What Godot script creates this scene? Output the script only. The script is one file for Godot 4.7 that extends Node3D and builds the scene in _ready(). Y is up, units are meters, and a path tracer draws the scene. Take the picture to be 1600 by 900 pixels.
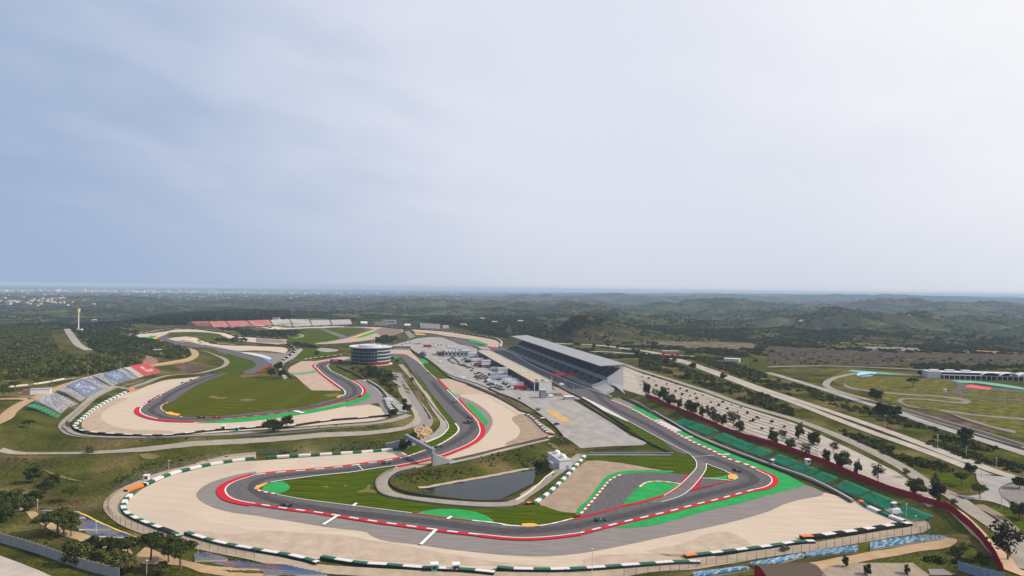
extends Node3D
# A motor racing circuit in green hills, seen from a hundred metres up. Metres, y up, the view runs towards -z.

var terraces := [
	{ring = [-346.7,-371.2, -263.5,-401, -229.1,-396.3, -187.2,-401.9, -155.5,-417.8, -120.6,-433, -84.6,-457.7, -73.5,-485.9, -94.2,-605.6, -131.6,-753.1, -278.4,-994.1, -537.5,-957.8, -750,-801.4], rise = 4, slope = 12, fade = [600, 950]},  # terrace
	{ring = [-343.6,-367.8, -277.1,-371.2, -227.3,-375.1, -181.9,-390.6, -134.1,-412.4, -81.8,-442.5, -67.7,-459.4, -60.1,-495.7, -82.3,-614.1, -130,-786.6, -290.5,-1037.4, -589.7,-1050.7, -782.6,-836.2], rise = 4, slope = 14, fade = [600, 950]},  # terrace road
	{ring = [101.4,-696.5, 119.8,-608.3, 127.9,-564.4, 139.7,-511.2, 148.1,-460.9, 175.3,-381, 179.8,-346.5, 187.5,-318, 193.8,-304.4, 188.1,-279.8, 178.7,-252.5, 168,-232.6, 161.6,-190.1, 760.9,-450.3, 1258.1,-1490, 202.3,-1072.7], rise = 4, slope = 16, fade = [850, 1100]},  # car park
	{ring = [51.1,-231.5, 66.5,-232.3, 82.3,-236.4, 106,-243.7, 135.2,-255.3, 148.9,-260.4, 163.5,-266.3, 172.8,-269.2, 175,-266.7, 157.9,-251.4, 128.1,-241.8, 78.1,-205, 39.4,-204], rise = 3, slope = 12, fade = [5000, 6000]},  # south bank
	{ring = [-201.2,-286, -192.8,-281.5, -187.8,-280.5, -168.1,-266.8, -156.6,-259, -148.4,-254.4, -142.1,-252.7, -134.1,-251.1, -110,-238.7, -102.6,-235.6, -87.6,-231.2, -73.5,-227.8, -64.8,-201.2, -184.5,-198.1, -274,-293.6], rise = 3, slope = 10, fade = [5000, 6000]},  # west bank
	{ring = [-324.9,-316.2, -291.6,-390.4, -333.2,-482, -369.6,-599.3, -389.9,-709.5, -399.8,-855.6, -440.1,-1001.7, -863,-1536.6, -1055,-1024.4], rise = 6, slope = 22, fade = [1500, 2500]},  # ridge
	{ring = [-42.6,-346.5, -31.9,-354.5, -15.8,-365.6, 1.3,-377.7, 6.7,-382.5, 14,-386.9, 9.7,-360.7, 1.3,-348.4, -5.8,-334.8, -18.4,-336.3, -30.7,-340.8], rise = -4.5, slope = 13, fade = [5000, 6000]},  # pond
]

const TILE := 6.0
const GX0 := -900.0
const GZ0 := -1150.0
const GNX := 301
const GNZ := 171
var lift_grid := PackedFloat32Array()
var hills_noise := FastNoiseLite.new()
var patch_noise := FastNoiseLite.new()
var taken := {}          # 5 m cells that carry a paved, sanded or mown surface, where nothing wild grows
var used := {}
var mats := {}
var rng := RandomNumberGenerator.new()


# ---------------------------------------------------------------- names, things and parts
func numbered(called: String) -> String:
	used[called] = used.get(called, 0) + 1
	return called if used[called] == 1 else "%s_%03d" % [called, used[called] - 1]

func thing(called: String, label: String, category: String, at := Vector3.ZERO, turn := 0.0, group := "") -> Node3D:
	var o := Node3D.new()
	o.name = numbered(called)
	add_child(o)
	o.position = at
	o.rotation.y = turn
	o.set_meta("label", label)
	o.set_meta("category", category)
	if group:
		o.set_meta("group", group)
	return o

func part(parent: Node3D, called: String, mesh: Mesh, m: Material = null, at := Transform3D.IDENTITY) -> MeshInstance3D:
	var o := MeshInstance3D.new()
	o.name = called
	o.mesh = mesh
	if m:
		o.material_override = m
	o.transform = at
	parent.add_child(o, true)
	return o

func ground_piece(called: String, mesh: Mesh, m: Material) -> MeshInstance3D:
	var o := MeshInstance3D.new()
	o.name = numbered(called)
	o.mesh = mesh
	o.material_override = m
	o.set_meta("kind", "structure")
	add_child(o)
	return o

func copy(o: Node3D, at: Vector3, turn: float, size: float, label: String, group := "") -> Node3D:
	var c: Node3D = o.duplicate()
	c.name = numbered(String(o.name).rstrip("_0123456789"))
	add_child(c)
	c.position = at
	c.rotation.y = turn
	c.scale = Vector3.ONE * size
	c.set_meta("label", label)
	if group:
		c.set_meta("group", group)
	elif c.has_meta("group"):
		c.remove_meta("group")
	return c

func scatter(called: String, mesh: Mesh, m: Material, places: Array, tints: Array, parent: Node3D = null) -> void:
	var mm := MultiMesh.new()
	mm.transform_format = MultiMesh.TRANSFORM_3D
	mm.use_colors = true
	mm.mesh = mesh
	mm.instance_count = places.size()
	for i in places.size():
		mm.set_instance_transform(i, places[i])
		mm.set_instance_color(i, tints[i])
	var o := MultiMeshInstance3D.new()
	o.name = called if parent else numbered(called)
	o.multimesh = mm
	o.material_override = m
	o.set_meta("kind", "stuff")
	(parent if parent else self).add_child(o, true)


# ---------------------------------------------------------------- materials
func speckle(key: String, freq: float, lo: float, hi: float, octaves := 4, size := 512) -> NoiseTexture2D:
	if mats.has(key):
		return mats[key]
	var n := FastNoiseLite.new()
	n.seed = key.hash() % 9999
	n.frequency = freq
	n.fractal_octaves = octaves
	n.fractal_gain = 0.6
	var t := NoiseTexture2D.new()
	t.width = size
	t.height = size
	t.seamless = true
	t.noise = n
	var g := Gradient.new()
	g.set_color(0, Color(lo, lo, lo))
	g.set_color(1, Color(hi, hi, hi))
	t.color_ramp = g
	mats[key] = t
	return t

# a colour given as it reflects (linear), with a fine and a coarse speckle laid over it in world space
func stone(key: String, r: float, g: float, b: float, rough := 0.9, fine := "", fine_m := 8.0, coarse := "", coarse_m := 60.0, vertex := false) -> StandardMaterial3D:
	if mats.has(key):
		return mats[key]
	var m := StandardMaterial3D.new()
	m.albedo_color = Color(r, g, b).linear_to_srgb()
	m.roughness = rough
	m.metallic_specular = 0.3 if rough < 0.7 else 0.0
	m.vertex_color_use_as_albedo = vertex
	if fine:
		m.albedo_texture = mats[fine]
		m.uv1_triplanar = true
		m.uv1_world_triplanar = true
		m.uv1_scale = Vector3.ONE / fine_m
	if coarse:
		m.detail_enabled = true
		m.detail_blend_mode = BaseMaterial3D.BLEND_MODE_MUL
		m.detail_uv_layer = BaseMaterial3D.DETAIL_UV_2
		m.detail_albedo = mats[coarse]
		m.uv2_triplanar = true
		m.uv2_world_triplanar = true
		m.uv2_scale = Vector3.ONE / coarse_m
	mats[key] = m
	return m

func paint(r: float, g: float, b: float, rough := 0.55) -> StandardMaterial3D:
	return stone("paint%.3f,%.3f,%.3f,%.2f" % [r, g, b, rough], r, g, b, rough)


# ---------------------------------------------------------------- heights
func inside_by(ring: Array, p: Vector2, most: float) -> float:
	var best := 1e12
	var inside := false
	var n := ring.size() / 2
	for i in n:
		var a := Vector2(ring[2 * i], ring[2 * i + 1])
		var k := (i + 1) % n
		var b := Vector2(ring[2 * k], ring[2 * k + 1])
		var e := b - a
		var t := clampf((p - a).dot(e) / (e.length_squared() + 1e-9), 0.0, 1.0)
		best = minf(best, p.distance_squared_to(a + e * t))
		if (a.y > p.y) != (b.y > p.y) and p.x < e.x * (p.y - a.y) / e.y + a.x:
			inside = not inside
	return sqrt(best) * (1.0 if inside else -1.0)

func make_lift_grid() -> void:
	lift_grid.resize(GNX * GNZ)
	for t in terraces:
		var lo := Vector2(1e9, 1e9)
		var hi := -lo
		for i in t.ring.size() / 2:
			lo = lo.min(Vector2(t.ring[2 * i], t.ring[2 * i + 1]))
			hi = hi.max(Vector2(t.ring[2 * i], t.ring[2 * i + 1]))
		var i0 := clampi(int((lo.x - t.slope - GX0) / TILE), 0, GNX - 1)
		var i1 := clampi(int((hi.x + t.slope - GX0) / TILE) + 1, 0, GNX - 1)
		var k0 := clampi(int((lo.y - t.slope - GZ0) / TILE), 0, GNZ - 1)
		var k1 := clampi(int((hi.y + t.slope - GZ0) / TILE) + 1, 0, GNZ - 1)
		for k in range(k0, k1 + 1):
			var z := GZ0 + k * TILE
			var f := 1.0 - smoothstep(float(t.fade[0]), float(t.fade[1]), -z)
			if f <= 0.0:
				continue
			for i in range(i0, i1 + 1):
				var d := inside_by(t.ring, Vector2(GX0 + i * TILE, z), 1.0)
				lift_grid[k * GNX + i] += t.rise * f * smoothstep(0.0, 1.0, 1.0 + d / t.slope)

const DOMES := [[140.0, -1500.0, 42.0, 150.0, 120.0], [520.0, -2300.0, 30.0, 400.0, 200.0], [1300.0, -2600.0, 45.0, 420.0, 300.0], [330.0, -2500.0, 24.0, 260.0, 180.0], [1150.0, -4400.0, 52.0, 650.0, 380.0],
	[2900.0, -4900.0, 66.0, 900.0, 600.0], [-200.0, -3300.0, 38.0, 700.0, 260.0], [4000.0, -9300.0, 78.0, 2400.0, 700.0], [1300.0, -8000.0, 66.0, 1700.0, 600.0], [6800.0, -10000.0, 92.0, 2600.0, 900.0], [-1300.0, -2600.0, 16.0, 800.0, 260.0],
	[-700.0, -4600.0, 30.0, 900.0, 350.0], [-2600.0, -4200.0, 22.0, 900.0, 400.0], [-900.0, -1350.0, 10.0, 240.0, 200.0], [3400.0, -13500.0, 85.0, 4200.0, 900.0], [9500.0, -13500.0, 90.0, 4200.0, 900.0]]

func height(x: float, z: float) -> float:
	var u := clampf((x - GX0) / TILE, 0.0, GNX - 1.001)
	var v := clampf((z - GZ0) / TILE, 0.0, GNZ - 1.001)
	var i := int(u)
	var k := int(v)
	var at := k * GNX + i
	u -= i
	v -= k
	var y := lerpf(lerpf(lift_grid[at], lift_grid[at + 1], u), lerpf(lift_grid[at + GNX], lift_grid[at + GNX + 1], u), v)
	var r := sqrt(x * x + z * z)
	var start := lerpf(1950.0, 1250.0, smoothstep(0.0, 0.12, x / r))
	start = lerpf(start, 1050.0, smoothstep(-0.42, -0.56, x / r))
	if r > start:
		var s := smoothstep(start, start + 1500.0, r)
		var n := hills_noise.get_noise_2d(x, z)
		var m := hills_noise.get_noise_2d(x * 3.1 + 900.0, z * 3.1)
		var far := smoothstep(7000.0, 14000.0, r)
		y += s * (-34.0 - 20.0 * far + (n * 72.0 + m * 30.0) * lerpf(1.0, 0.25, far) * lerpf(0.5, 1.0, smoothstep(-0.3, 0.2, x / r)))
		for d in DOMES:
			var e: float = ((x - d[0]) / d[3]) ** 2 + ((z - d[1]) / d[4]) ** 2
			if e < 6.0:
				y += d[2] * exp(-e) * smoothstep(start - 100.0, start + 250.0, r)
	return y

func on_ground(p: Vector2, up := 0.0) -> Vector3:
	return Vector3(p.x, height(p.x, p.y) + up, p.y)


# ---------------------------------------------------------------- outlines
func pairs(flat: Array) -> PackedVector2Array:
	var out := PackedVector2Array()
	for i in flat.size() / 2:
		out.append(Vector2(flat[2 * i], flat[2 * i + 1]))
	return out

# a curve through the points; real corners stay corners
func smooth(p: PackedVector2Array, closed := false, steps := 4) -> PackedVector2Array:
	var n := p.size()
	var out := PackedVector2Array()
	var tangents := PackedVector2Array()
	for i in n:
		var a := p[(i - 1 + n) % n] if closed or i > 0 else p[i]
		var b := p[(i + 1) % n] if closed or i < n - 1 else p[i]
		var e := (p[i] - a).normalized()
		var f := (b - p[i]).normalized()
		tangents.append((e + f).normalized() if e.dot(f) > 0.35 else Vector2.ZERO)
	for i in (n if closed else n - 1):
		var a := p[i]
		var b := p[(i + 1) % n]
		var l := a.distance_to(b)
		for s in steps:
			var t := float(s) / steps
			out.append(a.bezier_interpolate(a + tangents[i] * l / 3.0, b - tangents[(i + 1) % n] * l / 3.0, b, t))
	if not closed:
		out.append(p[n - 1])
	return out

func spaced(p: PackedVector2Array, step: float) -> PackedVector2Array:
	var out := PackedVector2Array([p[0]])
	var left := step
	for i in p.size() - 1:
		var a := p[i]
		var l := a.distance_to(p[i + 1])
		var at := 0.0
		while l - at >= left:
			at += left
			out.append(a.lerp(p[i + 1], at / l))
			left = step
		left -= l - at
	if out[out.size() - 1].distance_to(p[p.size() - 1]) > step * 0.3:
		out.append(p[p.size() - 1])
	return out

# the line moved sideways, to the left of its run when by > 0
func beside(p: PackedVector2Array, by: float) -> PackedVector2Array:
	var out := PackedVector2Array()
	for i in p.size():
		var t := (p[mini(i + 1, p.size() - 1)] - p[maxi(i - 1, 0)]).normalized()
		out.append(p[i] + Vector2(t.y, -t.x) * by)
	return out

func occupy(lo: Vector2, hi: Vector2) -> void:
	for i in range(floori(lo.x / 5.0), floori(hi.x / 5.0) + 1):
		for k in range(floori(lo.y / 5.0), floori(hi.y / 5.0) + 1):
			taken[Vector2i(i, k)] = true

func free_at(p: Vector2) -> bool:
	return not taken.has(Vector2i(floori(p.x / 5.0), floori(p.y / 5.0)))


# ---------------------------------------------------------------- surfaces laid over the terrain
func sheet(called: String, flat: Array, lift: float, m: Material, round := true, wild := false) -> void:
	var ring := pairs(flat)
	if round:
		ring = smooth(ring, true)
	var lo := ring[0]
	var hi := ring[0]
	for p in ring:
		lo = lo.min(p)
		hi = hi.max(p)
	var near := -hi.y
	var cell := 6.0 if near < 600.0 else 12.0 if near < 1100.0 else 25.0
	var st := SurfaceTool.new()
	st.begin(Mesh.PRIMITIVE_TRIANGLES)
	for i in range(floori(lo.x / cell), floori(hi.x / cell) + 1):
		for k in range(floori(lo.y / cell), floori(hi.y / cell) + 1):
			var a := Vector2(i, k) * cell
			var box := PackedVector2Array([a, a + Vector2(cell, 0), a + Vector2(cell, cell), a + Vector2(0, cell)])
			for piece in Geometry2D.intersect_polygons(ring, box):
				if piece.size() < 3:
					continue
				if not wild:
					if piece.size() == 4:
						occupy(a + Vector2(0.1, 0.1), a + Vector2(cell - 0.1, cell - 0.1))
					else:
						for p in piece:
							occupy(p, p)
				var tri := Geometry2D.triangulate_polygon(piece)
				for t in range(0, tri.size(), 3):
					var p0 := piece[tri[t]]
					var p1 := piece[tri[t + 1]]
					var p2 := piece[tri[t + 2]]
					if (p1 - p0).cross(p2 - p0) < 0.0:
						var q := p1
						p1 = p2
						p2 = q
					for p in [p0, p1, p2]:
						st.add_vertex(on_ground(p, lift))
	st.index()
	st.generate_normals()
	ground_piece(called, st.commit(), m)

# a band between two lines of equal count, with a colour for each step along and lane across
func band(called: String, a: PackedVector2Array, b: PackedVector2Array, lift: float, m: Material, lanes := 1, tints := []) -> void:
	var st := SurfaceTool.new()
	st.begin(Mesh.PRIMITIVE_TRIANGLES)
	for i in a.size() - 1:
		for w in lanes:
			var f := float(w) / lanes
			var g := float(w + 1) / lanes
			var q := [a[i].lerp(b[i], f), a[i + 1].lerp(b[i + 1], f), a[i + 1].lerp(b[i + 1], g), a[i].lerp(b[i], g)]
			occupy(q[0], q[0])
			occupy(q[2], q[2])
			if tints:
				st.set_color(tints[i % tints.size()])
			for t in [0, 1, 2, 0, 2, 3]:
				st.add_vertex(on_ground(q[t], lift))
	st.generate_normals()
	ground_piece(called, st.commit(), m)

func road(called: String, flat: Array, width: float, lift: float, m: Material, step := 6.0) -> void:
	var p := spaced(smooth(pairs(flat)), step)
	band(called, beside(p, width / 2.0), beside(p, -width / 2.0), lift, m)

# a kerb along the edge of the track: blocks of two colours, each "run" metres long
func kerb(flat: Array, width: float, run: float, one: Color, two: Color, lift := 0.62) -> void:
	var p := spaced(smooth(pairs(flat)), run)
	var side := beside(p, width)
	var m := stone("kerb_paint", 1.08, 1.08, 1.08, 0.7, "scuffs", 9.0, "", 0.0, true)
	band("kerb", p, side, lift, m, 1, [one, two])

func stripe(flat: Array, width := 0.5, m: Material = null) -> void:
	var p := spaced(smooth(pairs(flat)), 5.0)
	band("track_line", beside(p, width / 2.0), beside(p, -width / 2.0), 0.66, m if m else stone("white_line", 0.75, 0.75, 0.74, 0.6, "dust", 5.0))


# ---------------------------------------------------------------- solid shapes
func begin() -> SurfaceTool:
	var st := SurfaceTool.new()
	st.begin(Mesh.PRIMITIVE_TRIANGLES)
	st.set_smooth_group(-1)
	return st

func done(st: SurfaceTool) -> ArrayMesh:
	st.generate_normals()
	return st.commit()

func quad(st: SurfaceTool, a: Vector3, b: Vector3, c: Vector3, d: Vector3) -> void:
	for p in [a, b, c, a, c, d]:
		st.add_vertex(p)

# eight corners: the lower ring, then the upper one, both seen from above in the same turn
func hull(st: SurfaceTool, c: Array) -> void:
	quad(st, c[4], c[5], c[6], c[7])
	quad(st, c[3], c[2], c[1], c[0])
	for i in 4:
		var k := (i + 1) % 4
		quad(st, c[i], c[k], c[k + 4], c[i + 4])

func box(st: SurfaceTool, at: Vector3, size: Vector3, top := 1.0, top_z := -1.0) -> void:
	var h := size / 2.0
	var tx := h.x * top
	var tz := h.z * (top if top_z < 0.0 else top_z)
	hull(st, [at + Vector3(-h.x, -h.y, h.z), at + Vector3(-h.x, -h.y, -h.z), at + Vector3(h.x, -h.y, -h.z), at + Vector3(h.x, -h.y, h.z),
		at + Vector3(-tx, h.y, tz), at + Vector3(-tx, h.y, -tz), at + Vector3(tx, h.y, -tz), at + Vector3(tx, h.y, tz)])

func box_mesh(size: Vector3, at := Vector3.ZERO) -> ArrayMesh:
	var st := begin()
	box(st, at, size)
	return done(st)

func tube(st: SurfaceTool, a: Vector3, b: Vector3, ra: float, rb: float, sides := 6) -> void:
	var d := (b - a).normalized()
	var u := d.cross(Vector3.RIGHT if absf(d.x) < 0.8 else Vector3.FORWARD).normalized()
	var v := d.cross(u)
	for i in sides:
		var s := TAU * i / sides
		var t := TAU * (i + 1) / sides
		var p := u * cos(s) + v * sin(s)
		var q := u * cos(t) + v * sin(t)
		quad(st, a + p * ra, b + p * rb, b + q * rb, a + q * ra)
		if rb > 0.02:
			for w in [b, b + q * rb, b + p * rb]:
				st.add_vertex(w)

# a low wall or fence that follows the ground
func wall_mesh(p: PackedVector2Array, tall: float, thick: float, sunk := 0.6) -> ArrayMesh:
	var st := begin()
	var l := beside(p, thick / 2.0)
	var r := beside(p, -thick / 2.0)
	for i in p.size() - 1:
		var c := []
		for up in [-sunk, tall]:
			for q in [l[i], l[i + 1], r[i + 1], r[i]]:
				var mid := p[i] if q == l[i] or q == r[i] else p[i + 1]
				c.append(Vector3(q.x, height(mid.x, mid.y) + up, q.y))
		quad(st, c[4], c[5], c[6], c[7])
		quad(st, c[0], c[1], c[5], c[4])
		quad(st, c[2], c[3], c[7], c[6])
		if i == 0:
			quad(st, c[3], c[0], c[4], c[7])
		if i == p.size() - 2:
			quad(st, c[1], c[2], c[6], c[5])
	return done(st)

func wall(called: String, label: String, category: String, flat: Array, tall: float, thick: float, m: Material, step := 8.0) -> Node3D:
	var p := spaced(smooth(pairs(flat)), step)
	var o := MeshInstance3D.new()
	o.name = numbered(called)
	o.mesh = wall_mesh(p, tall, thick)
	o.material_override = m
	o.set_meta("label", label)
	o.set_meta("category", category)
	add_child(o)
	return o


# ---------------------------------------------------------------- the land
func terrain() -> void:
	var turns := 281
	var v := PackedVector3Array()
	var c := PackedColorArray()
	var nrm := PackedVector3Array()
	var index := PackedInt32Array()
	var rings := []
	var r := 130.0
	while r < 34000.0:
		rings.append(r)
		r *= 1.0125
	for q in rings:
		for k in turns:
			var a := deg_to_rad(-63.0 + 126.0 * k / (turns - 1))
			var p := Vector2(sin(a) * q, -cos(a) * q)
			v.append(Vector3(p.x, height(p.x, p.y), p.y))
			c.append(land_tint(p, q))
	nrm.resize(v.size())
	for i in rings.size():
		for k in turns:
			var at := i * turns + k
			var along := v[mini(i + 1, rings.size() - 1) * turns + k] - v[maxi(i - 1, 0) * turns + k]
			var across := v[i * turns + mini(k + 1, turns - 1)] - v[i * turns + maxi(k - 1, 0)]
			nrm[at] = across.cross(along).normalized()
			if i < rings.size() - 1 and k < turns - 1:
				index.append_array([at, at + turns, at + 1, at + 1, at + turns, at + turns + 1])
	var arrays := []
	arrays.resize(Mesh.ARRAY_MAX)
	arrays[Mesh.ARRAY_VERTEX] = v
	arrays[Mesh.ARRAY_NORMAL] = nrm
	arrays[Mesh.ARRAY_COLOR] = c
	arrays[Mesh.ARRAY_INDEX] = index
	var m := ArrayMesh.new()
	m.add_surface_from_arrays(Mesh.PRIMITIVE_TRIANGLES, arrays)
	ground_piece("terrain", m, stone("wild_land", 2.1, 2.1, 1.9, 0.95, "tufts", 34.0, "blots", 210.0, true))

func land_tint(p: Vector2, r: float) -> Color:
	var n := patch_noise.get_noise_2d(p.x, p.y)
	var m := patch_noise.get_noise_2d(p.x * 4.0 + 300.0, p.y * 4.0)
	var grass := Color(0.085, 0.094, 0.022).lerp(Color(0.17, 0.135, 0.06), smoothstep(-0.05, 0.42, m))
	var scrub := Color(0.05, 0.068, 0.03).lerp(Color(0.108, 0.124, 0.06), smoothstep(0.0, 0.3, n))
	var heath := exp(-((p.x - 140.0) / 170.0) ** 2 - ((p.y + 1470.0) / 150.0) ** 2)
	scrub = scrub.lerp(Color(0.075, 0.062, 0.045), heath * 0.9)
	grass = grass.lerp(Color(0.075, 0.062, 0.045), heath * 0.9)
	scrub = scrub.lerp(Color(0.12, 0.085, 0.06), smoothstep(0.15, 0.4, m) * 0.8)
	return grass.lerp(scrub, smoothstep(700.0, 1500.0, r - 500.0 * smoothstep(0.0, 0.4, absf(p.x / r))))

const OUT := [-29.1,-1155.5, -15.2,-1095, 18.8,-934, 49.5,-792.3, 76,-678.5, 90.7,-615.7, 89.1,-614.7, 98.6,-578.3, 107.5,-522.3, 113.9,-480.9, 118.9,-448.4, 124.7,-424.9, 129.2,-401.5, 134.4,-392, 136.9,-380.8, 138.5,-373, 139.6,-368.9, 137.6,-358.8, 132.6,-350.4, 128.8,-346.6, 121.5,-342.2, 110.1,-334.1, 99,-326.1, 87,-318.4, 73.6,-308.7, 61.1,-300.7, 49.3,-293.1, 38.8,-285.9, 28.7,-278.8, 17.3,-274.5, 7.6,-272.6, 1.2,-272.7, -11.7,-275.8, -24.9,-279.2, -38.6,-283.7, -52.8,-288.4, -67.6,-293.9, -83.1,-300, -98.7,-304.8, -115.4,-311.1, -124.1,-314.7, -130.7,-320, -135.2,-326.5, -138.1,-332.9, -139.1,-340.4, -137.3,-347.8, -132.7,-357.2, -125.7,-361.2, -118.2,-364, -104.4,-369.5, -91.2,-375.7, -77.2,-384.9, -67.6,-391.8, -59.6,-399.6, -55.9,-406.7, -48.1,-421.3, -41.8,-437.7, -37.3,-456.8, -35.3,-470, -35.8,-482.8, -39.7,-499.6, -47.3,-529, -57.6,-571, -72.7,-631.2, -94.2,-727.1, -114,-809, -90.4,-698.6, -106.7,-765.6, -126.5,-846.8, -147.7,-935, -157.7,-963.5, -172.6,-971.1]
const IN := [-178.7,-1005.4, -170,-1012.4, -153.6,-998.5, -136.6,-949, -111.4,-858.8, -92.8,-784, -79.8,-736.1, -62.9,-667.8, -62.3,-661.6, -48.4,-606, -36.4,-554.6, -28.4,-522.4, -23.1,-497.1, -21.4,-477.2, -22,-455.7, -25.5,-438.6, -30.6,-425.1, -35.7,-414.9, -41.5,-403.9, -46.2,-397.3, -53.4,-388.9, -63.7,-379.7, -73.3,-374.2, -84.4,-365.6, -99.6,-358.7, -110.2,-352.2, -117,-348.1, -120.9,-345.1, -124,-340.5, -125.3,-337.4, -125.2,-334.7, -122.9,-331.1, -116.7,-326.8, -110.4,-324.2, -95.3,-317.1, -79.1,-311.8, -63.5,-306.8, -41.6,-299.6, -26.3,-294.4, -15.8,-291.1, -5.5,-288.2, 1.3,-285.3, 12.6,-285.5, 19.5,-289.1, 28.2,-295.4, 41.2,-304.2, 52.9,-314.7, 63.7,-321, 79.2,-332.8, 90.4,-339.8, 106.7,-351.6, 118.4,-359.7, 121.6,-363.8, 121,-367.8, 119,-375, 112.8,-391.7, 110.7,-406.3, 109.4,-412, 104.7,-416.5, 100.4,-450.1, 94.1,-483, 88,-515.5, 76.9,-556.7, 64.1,-623.5, 44.2,-705.8, 1.2,-912, -32.6,-1062.6]
const SOUTH_EDGE := [121.5,-342.2, 110.1,-334.1, 99,-326.1, 87,-318.4, 73.6,-308.7, 61.1,-300.7, 49.3,-293.1, 38.8,-285.9, 28.7,-278.8]
const BASIN_EDGE := [-11.7,-275.8, -24.9,-279.2, -38.6,-283.7, -52.8,-288.4, -67.6,-293.9, -83.1,-300, -98.7,-304.8, -115.4,-311.1]
const WEST_TIP := [-115.4,-311.1, -124.1,-314.7, -130.7,-320, -135.2,-326.5, -138.1,-332.9, -139.1,-340.4, -137.3,-347.8, -132.7,-357.2]
const TERRACE_OUT := [-311.3,-714.8, -307.8,-674.2, -302,-634.2, -294.1,-591.7, -285.4,-550.9, -279.5,-522.5, -288.1,-563.2, -278.7,-526.2, -272.4,-505.6, -267.2,-493.3, -259.6,-481.4, -249,-470.3, -238.1,-462, -225.8,-456.8, -209.7,-456.3, -195,-463.9, -176.2,-479.1, -152.2,-503.4, -135.5,-533.9, -126,-559.4, -126.2,-574.3, -129.3,-595.4, -135.9,-618.1, -146.1,-643.9, -157.7,-669.8, -174.8,-708.7, -196.9,-754.9, -214.4,-803.2, -224.1,-836.2, -227.8,-861.1, -223.2,-878.8, -213.2,-904.3, -192.2,-938.1, -172.6,-971.1]
const TERRACE_IN := [-180,-1012.5, -201.1,-981.2, -221.4,-938.8, -227.4,-910.3, -241.6,-887.4, -243.9,-864.4, -238.5,-831.2, -220.7,-782.6, -199.6,-726.2, -172.1,-660.1, -150.5,-610.7, -142.9,-591.5, -139.2,-573.3, -140.6,-558.2, -147.9,-538.9, -155.4,-513.9, -180.7,-491.1, -204.8,-472.5, -225.3,-470, -243.9,-485.5, -254.6,-498.8, -262.9,-518.7, -262.5,-528.2, -271.1,-562.8, -282.4,-611.2, -290.8,-659.3, -299.1,-721.7]

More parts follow.
